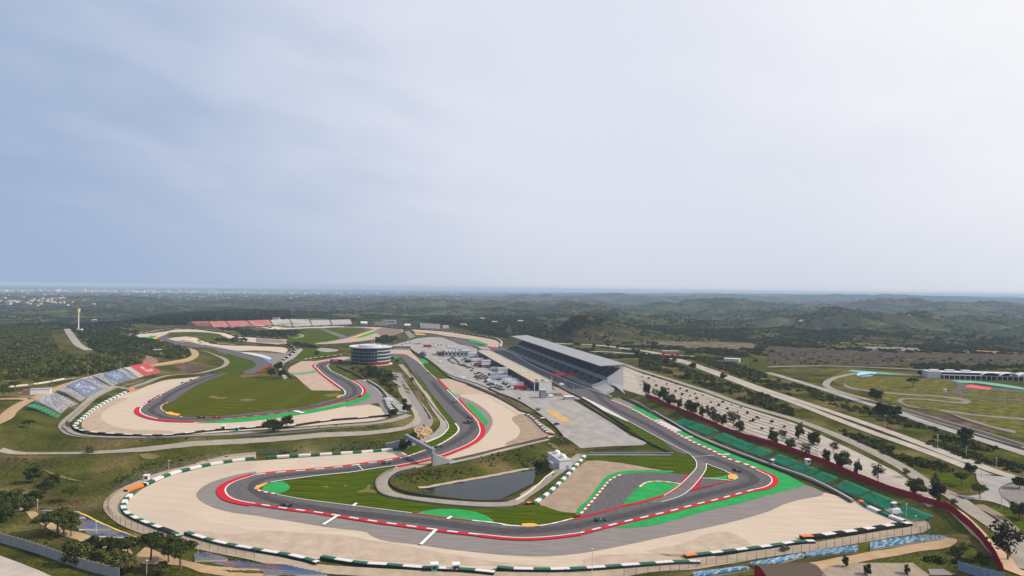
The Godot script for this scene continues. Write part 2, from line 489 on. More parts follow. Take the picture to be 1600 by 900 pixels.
func surfaces() -> void:
	var sand := stone("sand", 0.585, 0.487, 0.395, 0.95, "dust", 9.0, "drifts", 70.0)
	var pink_sand := stone("pink_sand", 0.50, 0.385, 0.31, 0.95, "dust", 9.0, "drifts", 70.0)
	var brown_sand := stone("brown_sand", 0.37, 0.285, 0.215, 0.95, "dust", 9.0, "drifts", 60.0)
	var runoff := stone("runoff", 0.28, 0.255, 0.25, 0.85, "tar", 6.0, "streaks", 55.0)
	var tar := stone("tar_track", 0.15, 0.142, 0.15, 0.75, "tar", 5.0, "streaks", 40.0)
	var lawn := stone("lawn", 0.165, 0.245, 0.01, 0.95, "tufts", 11.0, "blots", 60.0)
	var pale_lawn := stone("pale_lawn", 0.33, 0.31, 0.075, 0.95, "tufts", 12.0, "blots", 60.0)
	var concrete := stone("concrete", 0.4, 0.38, 0.37, 0.9, "tar", 9.0, "streaks", 80.0)
	var lot := stone("lot", 0.47, 0.42, 0.375, 0.92, "dust", 8.0, "streaks", 90.0)
	var lane := stone("lane", 0.36, 0.325, 0.285, 0.9, "tar", 8.0, "drifts", 50.0)
	var earth := stone("earth", 0.47, 0.33, 0.2, 0.95, "dust", 7.0, "drifts", 40.0)
	var brown := stone("brown_soil", 0.3, 0.22, 0.16, 0.95, "tufts", 16.0, "blots", 120.0)
	var green := stone("green_paint", 0.045, 0.42, 0.12, 0.7, "scuffs", 14.0, "streaks", 50.0)
	var teal := stone("teal_paint", 0.14, 0.42, 0.33, 0.6, "dust", 6.0, "drifts", 50.0)
	var red := stone("red_paint", 0.58, 0.035, 0.05, 0.7, "scuffs", 12.0, "streaks", 50.0)
	var white := stone("white_paint", 0.76, 0.75, 0.76, 0.7, "scuffs", 12.0, "streaks", 50.0)
	var ochre := stone("ochre_paint", 0.62, 0.4, 0.16, 0.7, "dust", 5.0, "drifts", 50.0)
	var orange := stone("orange_paint", 0.78, 0.36, 0.03, 0.6, "dust", 5.0)
	var rubber := stone("rubbered_tar", 0.092, 0.087, 0.094, 0.7, "tar", 5.0, "streaks", 26.0)

	mats["lawn"].uv2_scale = Vector3(1 / 130.0, 1, 1 / 10.0)
	mats["sand"].uv2_scale = Vector3(1 / 220.0, 1, 1 / 9.0)
	mats["tar_track"].uv2_scale = Vector3(1 / 12.0, 1, 1 / 60.0)
	mats["runoff"].uv2_scale = Vector3(1 / 90.0, 1, 1 / 9.0)
	mats["concrete"].uv2_scale = Vector3(1 / 70.0, 1, 1 / 150.0)
	# --- the near basin
	sheet("gravel_trap", [-144,-387.3, -153.5,-384, -160.2,-378.5, -166.7,-371.4, -171.5,-363.1, -176,-355.2, -177.6,-345.4, -178.4,-333.3, -177.3,-323.5, -175.5,-315, -171.5,-305.9, -166.6,-298.5, -160.3,-292.1, -151.1,-285.2, -142.6,-279.1, -132.8,-272.5, -121.5,-268.6, -109.6,-262.7, -95.3,-257.4, -88.2,-254.6, -77.9,-250.4, -68.7,-248.9, -60.3,-247.7, -50.4,-245.1, -41.6,-243.7, -32.8,-242, -18.5,-241.2, -4.4,-242.1, 1.2,-242.2, 9.7,-241.4, 16.5,-241.6, 25.7,-242.8, 33.9,-244.5, 43.4,-246.6, 59.8,-250, 70.1,-255.5, 79.1,-259.6, 101.1,-266.4, 115.4,-270.6, 119,-277.6, 133.3,-281.7, 151,-288, 169.8,-296.1, 168,-301.5, 166.3,-323.9, 156.6,-339.9, 127.2,-358.3, 108.4,-351.7, 45,-311, 1.3,-279, -47.4,-296.7, -94.6,-314.7, -119.4,-325.9, -127.3,-334.6, -124,-347.2, -108.4,-359.8, -62.5,-388.5, -60.2,-403.4, -66.9,-415.7], 0.15, sand)
	sheet("gravel_patch", [-97.7,-277.7, -111.3,-272.9, -124.1,-275.7, -131.7,-275.4, -124.2,-269.3, -107.5,-263.8, -90.2,-256.7, 9.9,-244.9, 26.7,-247.2, 27.8,-251.9, 37.3,-256.7, 67.7,-257.7, 85,-255.2, 62.7,-249.8, 41.6,-245.8, 24,-242.9], 0.2, stone("raked_sand", 0.5, 0.4, 0.32, 0.95, "dust", 9.0, "drifts", 50.0))
	sheet("gravel_patch", [52.7,-261.3, 69.5,-269.7, 84.5,-281.9, 90.9,-282.1, 94.7,-274.7, 95.8,-269.1, 82.4,-262.3, 62.2,-255.1], 0.2, mats["raked_sand"])
	sheet("tarmac_runoff", [-135.8,-365.4, -142.1,-359.8, -147.2,-352, -150.5,-342.7, -150.6,-332.3, -148.8,-324.7, -144.6,-317.5, -137.3,-309.6, -130.6,-304.2, -121.4,-299.1, -109.5,-295.4, -101.5,-292.2, -93.7,-289.5, -78.5,-283.6, -67.7,-280.2, -57.9,-277.3, -55.1,-273.4, -49.1,-268.4, -36,-264.7, -23.1,-260.3, -10.8,-257.2, 1.3,-254.8, 13.2,-254.4, 22.3,-256.3, 31.7,-259.7, 51.9,-270.1, 74,-282.4, 94.2,-293.7, 117.2,-309.3, 128.7,-320, 139.5,-327.7, 156,-338.6, 153.1,-352.2, 125.1,-352.4, 57,-297.4, 1.2,-275.4, -52.8,-288.4, -114.7,-309.3, -131.7,-324.1, -137.5,-338.3, -133.2,-358.7], 0.22, runoff)
	sheet("lawn", [-119.5,-345.7, -110,-351.6, -99.4,-358.1, -84.3,-365, -73.2,-373.6, -64.6,-379.7, -64,-371.4, -66.6,-361.7, -67.7,-352.6, -67,-342.7, -63.3,-332.1, -57,-323, -47.3,-318.5, -35.6,-314.7, -20.6,-310.7, -6,-310.1, 5.7,-313.6, 13.8,-314.3, 22.7,-305.7, 30.4,-303.4, 25.5,-295.3, 19.6,-289.5, 12.6,-285.9, 1.2,-285.7, -5.5,-288.5, -15.8,-291.5, -26.4,-294.8, -41.6,-300, -63.5,-307.2, -79.2,-312.3, -95.5,-317.5, -110.5,-324.5, -116.8,-327.3, -121.9,-334.9], 0.29, lawn)
	sheet("gravel_patch", [-63.6,-374, -62.3,-382.2, -53.5,-389.6, -46.1,-396.5, -43.9,-389.4, -51.5,-375.2, -59.7,-371.6, -64.9,-352.8, -67.6,-349.7, -66.7,-362.3], 0.33, pink_sand)
	sheet("green_runoff", [-121.3,-336.2, -120.1,-345.1, -115.3,-346.8, -109.5,-339.5, -107.9,-331.5, -110.9,-325.5, -118.1,-328.5], 0.36, green)
	sheet("green_runoff", [-41.5,-299.4, -37.2,-304.1, -31.1,-306.5, -23.9,-306.6, -15.8,-303.6, -9.2,-297.1, -5.5,-288.7, -15.8,-291.3, -29.9,-295.1], 0.36, green)
	sheet("gravel_trap", [47.8,-397.5, 58.7,-395.1, 69.6,-388.9, 81.4,-379.8, 89,-374.6, 71.1,-372.5, 60.7,-367.5, 52.8,-355, 46.4,-338, 38.7,-320, 30.8,-300.6, 22.8,-306.1, 13.8,-316.2, 20.8,-333, 30.9,-361.5, 40.3,-387.1], 0.2, brown_sand)
	sheet("lawn", [76.9,-556.7, 79.6,-532.1, 85.6,-489, 90.2,-449.6, 95.1,-425.9, 99.3,-413.4, 96.2,-410.2, 47,-408.8, 44.3,-399.6, 51.4,-397.7, 60.5,-394.9, 68.5,-389.9, 77.4,-385.1, 85,-380.3, 89,-374.6, 96.2,-368.5, 102.4,-379.1, 106.7,-391.4, 108.2,-400.5, 108.9,-412, 104.7,-416.5, 100.4,-450.1, 94.1,-483, 89.2,-510.1, 82.9,-544.4], 0.29, lawn)
	sheet("lawn", [112.6,-390.9, 118.8,-374.3, 121.3,-367.1, 116.3,-366.3, 103.4,-363.3, 102.6,-365.1, 108.2,-377.8], 0.29, lawn)
	sheet("green_runoff", [119,-370.8, 112.7,-365.8, 102.7,-363.8, 102.4,-361.4, 110.9,-360, 116.1,-357.8, 120.7,-364], 0.34, green)
	sheet("green_runoff", [30,-303.4, 37.8,-324.8, 46.2,-349, 52.6,-365, 60.8,-373.9, 72,-377.4, 89.5,-376.6, 90,-373.3, 79.6,-371.6, 71,-372.1, 61.5,-367.6, 55.3,-360.2, 50.1,-347.7, 44.8,-332.2, 39.2,-317.7, 31.5,-300], 0.36, green)
	sheet("race_track_loop", [31.3,-299.6, 39.5,-320.1, 46.6,-339.3, 54.1,-358, 61.5,-367.6, 71.1,-372.5, 88.3,-371.3, 96.2,-368.5, 103,-364.8, 116.3,-358.4, 102.9,-347.2, 90.1,-338.5, 78.9,-331.5, 63.4,-319.8, 52.7,-313.6, 41.1,-303.8, 31.1,-295.9], 0.43, tar)
	sheet("green_runoff", [52.2,-315.4, 58.6,-330.7, 65,-344.2, 69.8,-352.3, 76.2,-355.2, 84.1,-353.5, 87.8,-350.2, 83.7,-341.7, 74.9,-330.8, 64,-322.5], 0.47, green)
	sheet("race_track", OUT + IN, 0.43, tar)
	sheet("link_track", [109.2,-411.2, 108.4,-397.6, 104.5,-382.6, 98,-369.2, 90.7,-355.2, 82.9,-341.7, 74.7,-330.1, 63.8,-321.5, 68.5,-318.8, 72.8,-321.4, 81.8,-329.1, 89.6,-339.8, 96,-351.7, 102.5,-364.8, 109,-379.5, 113,-392.4, 112.5,-398.9], 0.5, stone("old_tar", 0.2, 0.185, 0.18, 0.85, "tar", 5.0, "streaks", 40.0))
	sheet("red_runoff", [102.1,-365.4, 103.2,-363.9, 95.9,-347.4, 97.6,-345.6, 116.7,-359.6, 116.5,-357.8, 89.8,-339, 89.9,-340.4], 0.56, red, false)
	sheet("red_runoff", [94.9,-367.5, 96.8,-366.7, 89.7,-352.3, 82.8,-339.5, 74.6,-329.3, 63.4,-319.6, 52.5,-312.6, 41,-303.1, 27.4,-293.3, 27.9,-294.9, 41.3,-305.5, 53,-315.4, 64.1,-323, 74.4,-332.1, 83,-343.6, 89.2,-354.3], 0.56, red)
	sheet("green_runoff", [101.3,-582.3, 107.3,-586, 110.8,-570.1, 112.5,-554.8, 116.4,-522.9, 121.6,-484.6, 124.5,-464.5, 129.3,-440.7, 134.9,-419.3, 130.2,-440.3, 135.2,-417.3, 146.1,-386.3, 150.8,-371, 153.1,-352.2, 141.5,-343.9, 126.5,-334, 122.1,-330.5, 106.9,-319.6, 87.8,-308, 70.3,-294.9, 58.5,-287.6, 48,-285.3, 44.1,-285.5, 56.4,-294.4, 90.8,-318.5, 120.7,-339.8, 131.9,-348.4, 137.4,-358.8, 138.7,-375.9, 134.4,-394.5, 122.7,-446.7, 124.7,-424.9, 118.9,-448.4, 113.9,-480.9, 107.5,-522.3], 0.3, green, false)
	sheet("white_runoff", [110.1,-515.8, 116.3,-519.2, 121.8,-484, 114.5,-480.3], 0.37, white, false)
	sheet("white_runoff", [106.7,-522.3, 116.4,-524.4, 117.2,-521.5, 107.8,-518.6], 0.37, white, false)
	sheet("white_runoff", [114.3,-461.9, 124,-466.6, 124.6,-463.9, 115.3,-459], 0.37, white, false)
	sheet("white_runoff", [125.8,-414.7, 134.5,-418.1, 133.5,-415.1, 126.6,-412.4], 0.37, white, false)
	sheet("white_runoff", [63.2,-623.4, 67,-630.3, 79.4,-574.7, 89.8,-517.5, 88,-515.5, 76.9,-556.7], 0.5, white, false)
	sheet("tarmac_runoff", [94.2,-625.8, 101.7,-623.2, 107.9,-587, 99.8,-580.8, 89,-613.6], 0.3, runoff, false)
	sheet("service_road", [47.4,-412.4, 91.8,-416.3, 96.1,-414.9, 98.1,-413.3, 96.2,-411.3, 45.4,-409.2], 0.36, concrete, false)
	road("service_road", [-53.1,-380.2, -62.2,-370.8, -65.2,-361.2, -65.8,-351.2, -63,-338.7, -57.7,-329, -50.3,-323.2, -40,-319.8, -24.7,-315.9, -9.8,-314.1, 1.3,-316.2, 5.8,-326, 13.3,-342, 22.6,-364.4, 33.1,-387.8, 43.7,-411.8], 6.5, 0.36, lane, 4.0)
	# worn darker line where the tyres run
	road("rubber_stain", [-1.2,-1056.2, 50.6,-810.3, 77.8,-695, 83.8,-589.1, 102.3,-496.8, 113.3,-426.8, 122.8,-399, 127,-388.8, 130.1,-369.1, 130,-361.4, 123.4,-352.3, 94.6,-332.2, 58.6,-306, 28.2,-287, 1.2,-278.6, -5.3,-279.7, -25.6,-286.5, -53.9,-294.4, -84.3,-304.2, -110,-316.5, -119.4,-325.9, -126.1,-335.5, -126.7,-350, -116.2,-357.9, -85.5,-370.4, -62.6,-389.2, -48.7,-409.8, -35,-442.6, -28.1,-470.4, -26.5,-490, -29.9,-511, -39.7,-545.8, -57.4,-610.5, -83.2,-720.7], 5.0, 0.48, rubber, 5.0)

	# tyre marks that run wide of the line, and where the gravel has been raked
	var line := spaced(smooth(pairs([50.6,-810.3, 77.8,-695, 83.8,-589.1, 102.3,-496.8, 113.3,-426.8, 122.8,-399, 127,-388.8, 130.1,-369.1, 130,-361.4, 123.4,-352.3, 94.6,-332.2, 58.6,-306, 28.2,-287, 1.2,-278.6, -5.3,-279.7, -25.6,-286.5, -53.9,-294.4, -84.3,-304.2, -110,-316.5, -119.4,-325.9, -126.1,-335.5, -126.7,-350, -116.2,-357.9, -85.5,-370.4, -62.6,-389.2, -48.7,-409.8, -35,-442.6, -28.1,-470.4, -26.5,-490, -29.9,-511, -39.7,-545.8, -57.4,-610.5, -83.2,-720.7])), 4.0)
	var dark := stone("skid_rubber", 0.075, 0.072, 0.078, 0.7)
	var dice := RandomNumberGenerator.new()
	dice.seed = 9
	for k in 46:
		var i0 := dice.randi_range(0, line.size() - 30)
		var bit := line.slice(i0, i0 + dice.randi_range(8, 28))
		var away := dice.randf_range(-4.5, 4.5)
		road("tyre_mark", flatten(beside(bit, away)), dice.randf_range(0.25, 0.5), 0.485, dark, 6.0)
	var rim := smooth(pairs([-143.2,-385.2, -152.7,-382, -159.2,-376.1, -165.7,-369.2, -170.3,-360.7, -174.6,-352.3, -176.2,-342.7, -177.2,-331.2, -176.2,-322.3, -174.4,-313.9, -170.8,-306, -165.8,-298.5, -159.6,-292.1, -150.5,-285.2, -142,-279.1, -132.4,-272.9, -120.8,-268.6, -109,-262.8, -95.3,-257.4, -87.9,-253.5, -77.6,-249.3, -68.5,-248]))
	for k in 9:
		road("rake_mark", flatten(beside(rim, 1.5 + 1.7 * k)), 0.5, 0.19, stone("rake_shade", 0.5, 0.41, 0.335, 0.95, "dust", 5.0), 5.0)
	for spot in [[-74.5,-331.6, -71.1,-335.7, -71.2,-343.3, -69.8,-342.5, -68.6,-335.8, -64.1,-332, -65,-328.6, -69.2,-330.5, -72,-329.1], [-93.6,-338.8, -91.2,-340.2, -89.2,-338.7, -90.2,-336.5], [-55.3,-321.6, -51.8,-323.7, -49.2,-321.3, -52.6,-319.2], [-83.1,-341.1, -81.8,-342.3, -80.8,-340.1, -82,-339], [-207.1,-381.6, -204.6,-385.3, -195.6,-381.7, -197.6,-378.8, -203.6,-378.4], [-248.9,-363.1, -226.7,-349.9, -213.4,-341.9, -221.5,-344.4, -241.2,-356.8], [24.5,-443.1, 29,-435.3, 30.9,-423.8, 28.3,-424.9, 25.2,-432.4], [-246.5,-557.3, -244,-562.5, -235.3,-553.3, -230.5,-558.6, -229.4,-546.6, -237.2,-547], [-217.3,-545.2, -213.1,-550.2, -201.9,-545, -206.4,-536.8, -212.4,-538.6], [-157,-571.9, -147.8,-583, -143.4,-575.5, -149.6,-562.4]] :
		sheet("bare_soil", spot, 0.36, stone("bare_soil", 0.27, 0.225, 0.085, 0.95, "tufts", 6.0), true, true)

	# --- the right-hand curve towards the bridge and its sand
	sheet("gravel_trap", [-80.8,-739.9, -69.4,-746.4, -62.4,-737.7, -41.4,-699.4, -20,-647, -1.6,-599.3, -33.2,-668.2, -13.3,-622.9, -0.1,-585.4, 11.6,-552.2, 24.6,-498.9, 30.1,-463.6, 22.5,-452.9, 9.5,-438.2, -5.1,-420.6, -19.7,-405.4, -34.2,-390.2, -42.3,-400.5, -35.6,-413.7, -25.4,-437.2, -21.4,-461.6, -21.8,-483.6, -28.6,-526.3, -48.9,-611.2, -79.8,-736.1], 0.15, sand)
	sheet("gravel_patch", [-80.8,-739.9, -69.4,-746.4, -62.4,-737.7, -41.4,-699.4, -19.8,-641.1, -43.8,-636.3, -49.3,-627.4, -62.9,-667.8], 0.2, pink_sand, false)
	sheet("gravel_patch", [1.5,-527, 9.9,-543.6, 15.1,-535.8, 24.5,-495.5, 26.9,-463.4, 16,-451.1, 0.2,-431.1, -2.8,-433.6, 4.7,-456.2, 6.9,-484.3], 0.2, brown_sand)
	sheet("tarmac_runoff", [-54.5,-654.1, -46,-625.8, -33.9,-600.2, -24.2,-571.9, -16.8,-541.8, -13.2,-510.9, -14.1,-483, -17.7,-454.9, -21.3,-437.9, -20.2,-466.8, -22.1,-492.6, -41.6,-589.7], 0.22, runoff)
	sheet("green_runoff", [-62.1,-664.8, -59.8,-665, -48.2,-619.3, -48,-611.2], 0.36, green, false)
	sheet("green_runoff", [-40.8,-588.9, -34.5,-586.9, -24.4,-546.9, -16.1,-506.4, -18.2,-487.2, -22.1,-497.2], 0.36, green, false)
	sheet("lawn", [-54.9,-436.9, -48,-420.4, -43,-429.6, -39.2,-440.5, -36.1,-454.9, -34.9,-470, -36,-482.8, -39.7,-499.6, -47.3,-529, -57.6,-571, -72.7,-631.2, -94.2,-727.1, -114,-809, -118.5,-808.5, -95,-703.5, -74.9,-613, -58.8,-545.2, -48.1,-506.2, -44,-489, -44.2,-472.6, -48.1,-454.2], 0.25, lawn)
	sheet("lawn", [-65.2,-417, -58.6,-428.8, -52.6,-424, -48.7,-416.7, -54.7,-408.6, -59.8,-404.6], 0.27, lawn)
	sheet("lawn", [-113.7,-885.7, -107.7,-897.7, -89.1,-830.7, -70.8,-760.8, -70.6,-747.9, -81,-742.2, -93.3,-788.4], 0.29, lawn)
	sheet("green_runoff", [-130.1,-949.8, -120,-944.6, -107.7,-897.7, -113.7,-885.7], 0.36, green, false)
	sheet("green_runoff", [-175,-984.5, -162.8,-986, -156,-953.2, -165.4,-945.6], 0.36, green, false)
	sheet("gravel_trap", [-192.4,-1081.8, -160.4,-1081.2, -146.5,-1016.9, -118.7,-914, -112.4,-880.3, -119.4,-890.7, -154.1,-1001.3, -178.7,-1005.4], 0.2, pink_sand, false)

	# --- the terrace behind: its sand, runoff, grass and track
	sheet("gravel_trap", [-313.1,-689.8, -320.4,-672.7, -329.7,-659.2, -327.3,-623, -321.2,-585, -316.3,-561.8, -330.4,-615.1, -320.9,-570.8, -316.3,-546.2, -309.6,-519.6, -296.7,-484.4, -287,-460.2, -279,-444.5, -264.9,-425.8, -251.5,-419.6, -240.6,-416.1, -222.2,-414.4, -204.8,-414.6, -161,-432.5, -117.9,-453.5, -87.6,-473.2, -93.5,-510.1, -120.9,-542.5, -233.3,-500.3, -246.1,-462.9, -267.2,-497.9, -279.5,-522.5, -293.3,-590.1], 0.15, sand)
	sheet("gravel_patch", [-315,-544, -305.2,-547.1, -298.8,-516.1, -291,-488.6, -280.4,-467.5, -259.2,-442.6, -239,-428.8, -209.9,-424.8, -204.8,-414.6, -222.2,-414.4, -251.5,-419.6, -264.9,-425.8, -278.4,-444.5, -294.5,-480.8], 0.2, stone("old_sand", 0.47, 0.37, 0.29, 0.95, "dust", 9.0, "drifts", 50.0))
	sheet("tarmac_runoff", [-155.8,-670, -149.4,-679.2, -137,-652.2, -119.8,-607.4, -104.3,-561.1, -102.7,-557.9, -90.9,-510.3, -86.1,-487.6, -89.9,-489.2, -104,-537, -124.8,-516.9, -129.3,-540.3, -126,-584.8, -135,-618.2], 0.22, runoff, false)
	var olive := stone("olive_lawn", 0.21, 0.24, 0.02, 0.95, "tufts", 11.0, "blots", 75.0)
	olive.uv2_scale = Vector3(1 / 160.0, 1, 1 / 12.0)
	sheet("lawn", [-299.1,-721.7, -290.5,-730.5, -275.8,-696.2, -256.8,-667.2, -244,-658, -236.6,-658.8, -222.1,-671, -218,-684.6, -197.5,-646.1, -174.4,-598.3, -147.1,-596.7, -142.2,-588.9, -139.6,-573.3, -140.6,-558.2, -147.9,-538.9, -155.4,-513.9, -180.7,-491.1, -204.8,-472.5, -225.3,-470, -243.9,-485.5, -254.6,-498.8, -262.9,-518.7, -262.5,-528.2, -271.1,-562.8, -282.4,-611.2, -290.8,-659.3], 0.29, olive)
	sheet("gravel_trap", [-274.5,-892.7, -257.5,-899.3, -248.3,-930.9, -238.5,-965.1, -226.4,-959.9, -217.4,-922.1, -229.3,-912.8, -243.1,-892.9, -245,-864.3, -239.1,-827, -222.1,-775.9, -197.8,-715.9, -169.2,-648.9, -148.3,-598.2, -174.4,-598.3, -195.5,-642.7, -221.8,-702.8, -239.5,-737.4, -250.3,-765.5, -263.5,-816.3], 0.2, pink_sand, false)
	sheet("green_runoff", [-239,-737.5, -227.8,-744.7, -224.2,-775.6, -212.3,-749.2, -217.7,-718.5, -229.3,-717], 0.3, stone("faded_green", 0.2, 0.33, 0.2, 0.8, "dust", 6.0, "drifts", 40.0))
	sheet("green_runoff", [-205.7,-454, -207.2,-450.9, -182.4,-455.5, -158.9,-474.3, -135.8,-503.7, -120.2,-537.2, -117.3,-574.4, -125.5,-593.5, -125.6,-553, -139.6,-517.7, -163.6,-488.4, -187.3,-467.6], 0.36, green)
	sheet("lawn", [-225.5,-850.1, -213.8,-823.8, -186.7,-756.3, -162.9,-700.4, -151.7,-678.9, -158.6,-673.9, -176.1,-713.6, -198.4,-760.7, -215.9,-809.8], 0.29, lawn)
	sheet("race_track", TERRACE_OUT + TERRACE_IN, 0.43, tar)
	road("rubber_stain", [-303.4,-712.7, -294.1,-636.4, -278.4,-552.4, -270.2,-531.3, -260.5,-494.5, -244.9,-475.1, -229.3,-464, -196.9,-469.5, -153.8,-508.6, -137.4,-547.4, -132.1,-568.8, -135.7,-594.8, -146.5,-630.1, -182.6,-707.7, -218.9,-795.9, -234.6,-848.8, -230.6,-883.4], 4.0, 0.48, rubber)
	# --- the far bend on the left
	sheet("gravel_trap", [-701.8,-1250.1, -678.4,-1289, -693.6,-1412.2, -653.3,-1410.8, -597.8,-1357, -543.2,-1312.8, -499.4,-1294.9, -419.9,-1248.1, -385.9,-1147.4, -459.9,-1192.9, -569,-1308.3, -614.2,-1326.6, -654,-1305.5, -617.4,-1198.8, -664.5,-1183.7], 0.2, sand)
	sheet("gravel_trap", [-588.1,-1174.1, -582.5,-1221.3, -523.1,-1176.6, -463.4,-1139.6, -412.2,-1109.6, -369.2,-1097.8, -345.4,-1055.1, -331.4,-999.7, -389.1,-1041.1, -410.3,-1027.1, -448.3,-1065.8, -505.2,-1125.6, -527.7,-1106.4, -575,-1147.9], 0.15, sand)
	sheet("lawn", [-643.4,-1295.2, -620.5,-1320.1, -567.1,-1295.8, -539.1,-1239.9, -521.6,-1176.8, -584.5,-1225.5], 0.25, lawn)
	sheet("lawn", [-453.2,-997.5, -411.2,-977.9, -370.8,-928.5, -336.7,-883.8, -314.1,-836.8, -296.3,-777.8, -291.8,-741.7, -299.1,-721.7, -311.3,-714.8, -313.9,-691.6, -318,-732.3, -331.9,-792.4, -355.8,-859.3, -394.8,-939, -420.9,-968.5], 0.27, lawn)
	sheet("tarmac_runoff", [-405.6,-1015.4, -334.5,-994.9, -331.4,-999.7, -335.8,-1048.3, -293.9,-868.5, -285.3,-813, -294,-839.8, -329.6,-933.9, -366.8,-969.5], 0.25, runoff, false)
	sheet("race_track", [-604.7,-1164.6, -618.7,-1208, -659.2,-1315.9, -628.7,-1337.5, -574.5,-1312.5, -570.5,-1295.2, -619.4,-1317.7, -644.9,-1294.7, -595.8,-1179.5, -573,-1144, -516.6,-1083.1, -496.2,-1105.7, -444.9,-1057.8, -394.2,-997.4, -348.3,-938.2, -316.9,-890.9, -299.9,-853.3, -285.4,-799.4, -273.9,-738.4, -271.1,-714.8, -283.7,-723.7, -297.6,-784.2, -313,-837, -339.3,-890.6, -373.4,-935, -413.8,-984.1, -461.3,-1009.1, -511.2,-1056.3, -561.2,-1105], 0.43, tar)
	sheet("white_kerb", [-403.9,-1011, -377.1,-996.7, -327.4,-931.5, -320.3,-907.5, -353,-950.9, -389.3,-992.2], 0.5, white)
	sheet("blue_kerb", [-348.1,-944.9, -328.7,-920.3, -304.1,-867, -298.6,-846.3, -320.3,-893.3], 0.54, paint(0.05, 0.17, 0.45))
	sheet("red_kerb", [-301,-853.1, -294.5,-839.8, -272.1,-736.4, -274.6,-736], 0.54, red, false)
	sheet("green_runoff", [-627.7,-1174.1, -646.7,-1222.4, -632.6,-1224.9, -606.4,-1155.6], 0.36, green, false)
	sheet("yellow_kerb", [-603.3,-1139, -632.6,-1224.9, -621.1,-1207.6, -591.6,-1130.4], 0.5, orange, false)
	road("service_road", [-395.3,-694.5, -390.6,-723.6, -390.1,-752.1, -391.8,-803.1, -397.5,-846.4, -418.7,-904.9, -456.1,-973.8, -488.2,-1011.8, -537.6,-1070.5, -596.7,-1140.1], 9.0, 0.36, earth)
	road("service_road", [-428.1,-948.3, -411.9,-948, -383.7,-912.8, -357.5,-859, -337.7,-798.2, -330.1,-748, -330.3,-714.4, -344.4,-702.3, -347,-678.4, -338.4,-635.6, -332,-592.4, -350.9,-605.7, -335.3,-552.3, -307.1,-483.7, -291.2,-446.9, -282.4,-432.1, -260.7,-410.8, -240.1,-405.4, -218,-406.7, -192,-412.1, -158.2,-425.1, -123.4,-442.8, -85.5,-462.1, -72.7,-492.4], 6.0, 0.36, lane)
	sheet("dirt_bank", [-387.3,-785, -388.9,-806.4, -376.6,-827, -349.6,-789.7, -338.2,-759, -335,-724.5, -343.5,-712.7, -375,-768.8], 0.2, brown)
	sheet("service_road", [-289.2,-854.9, -317,-990, -334.7,-1056.6, -332.9,-1082, -322.6,-1058.3, -297.7,-938, -288,-869.4, -257.5,-764.5, -223.5,-683.9, -223,-670.9, -259.5,-764.2], 0.3, concrete, false)

	# --- the loop in the middle distance
	sheet("gravel_trap", [-451.7,-1605.5, -412.5,-1665.7, -331.6,-1671.1, -286.3,-1640.7, -257.9,-1593.4, -238.5,-1500.2, -243.5,-1407.4, -261.5,-1274.1, -294.7,-1191.4, -335.5,-1158.9, -338.1,-1227.4, -318.8,-1326.1, -323,-1551.3, -353.6,-1611], 0.2, pink_sand)
	sheet("lawn", [-388.8,-1187.2, -407.7,-1250.1, -462.8,-1489.2, -443.8,-1569.7, -381.1,-1456.8, -331.4,-1331.7, -329.9,-1228.7, -349,-1176.9], 0.25, lawn)
	sheet("lawn", [-429.2,-1572.7, -381.2,-1632.2, -336.6,-1584.5, -328.9,-1499, -329.9,-1372.1], 0.25, lawn)
	sheet("race_track", [-474.8,-1520.6, -451.9,-1590.3, -416.7,-1636.5, -387.5,-1658.9, -348.1,-1627.6, -317.4,-1577.5, -312.2,-1469.9, -314,-1345.2, -317.7,-1269.6, -325.9,-1214.1, -335.7,-1170.8, -329.9,-1228.7, -327,-1306.9, -325.1,-1392.6, -328.9,-1499, -338.8,-1584.1, -382.1,-1636, -411,-1614.2, -443.9,-1562.3], 0.43, tar)
	sheet("link_track", [-451.9,-1590.3, -425.4,-1558.9, -375.2,-1457.9, -324.9,-1351.3, -325.3,-1307.2, -373.5,-1412.7], 0.45, mats["old_tar"], false)
	sheet("yellow_kerb", [-311.6,-1335.1, -316,-1559.8, -310.4,-1553.8, -301,-1321.5], 0.55, orange, false)
	sheet("green_runoff", [-304.1,-1310.8, -303.7,-1520.6, -290.3,-1458.4, -290.3,-1376.4, -296.3,-1317.2], 0.36, green)
	sheet("gravel_trap", [-482.5,-1290.3, -412.4,-1253.9, -383.9,-1167.5, -442.3,-1183], 0.2, pink_sand, false)
	sheet("gravel_trap", [-593.6,-1586.7, -524.9,-1601.5, -478.5,-1651.2, -422.4,-1705.6, -409.6,-1654.1, -464.5,-1602.8, -507.7,-1549.2, -562.2,-1502.9], 0.2, sand)
	sheet("lawn", [-295.6,-931.5, -309,-991, -325,-1066.2, -299.7,-1061.4, -264.2,-1011.5, -246.9,-999, -262.9,-955.4, -275.3,-920.5], 0.2, lawn)
	sheet("service_road", [-302.6,-1061, -304.5,-1094.7, -275.8,-1073.1, -267.2,-1033.9, -279.2,-1024.6], 0.3, concrete)
	sheet("lawn", [-330.9,-1165.6, -292.2,-1181.5, -254.9,-1225.3, -239.8,-1210.4, -261.9,-1109.7, -284.5,-1088.9, -311.4,-1102.6], 0.2, stone("rough_lawn", 0.16, 0.19, 0.04, 0.95, "tufts", 12.0, "blots", 60.0))
	road("service_road", [-446.6,-1399.1, -431.2,-1387.5, -412.6,-1349.2, -407.3,-1310.8, -411.9,-1285.1], 7.0, 0.36, lane)
	# --- the far right bend
	sheet("gravel_trap", [-234.5,-1599.5, -157.9,-1543.7, -85.1,-1416.9, -32.5,-1307.8, -20.9,-1230.2, -21.9,-1146.6, -32.5,-1126.8, -56.1,-1224.8, -86.8,-1323.3, -132.7,-1394.3, -193.9,-1487.2, -208.2,-1484.5], 0.2, pink_sand)
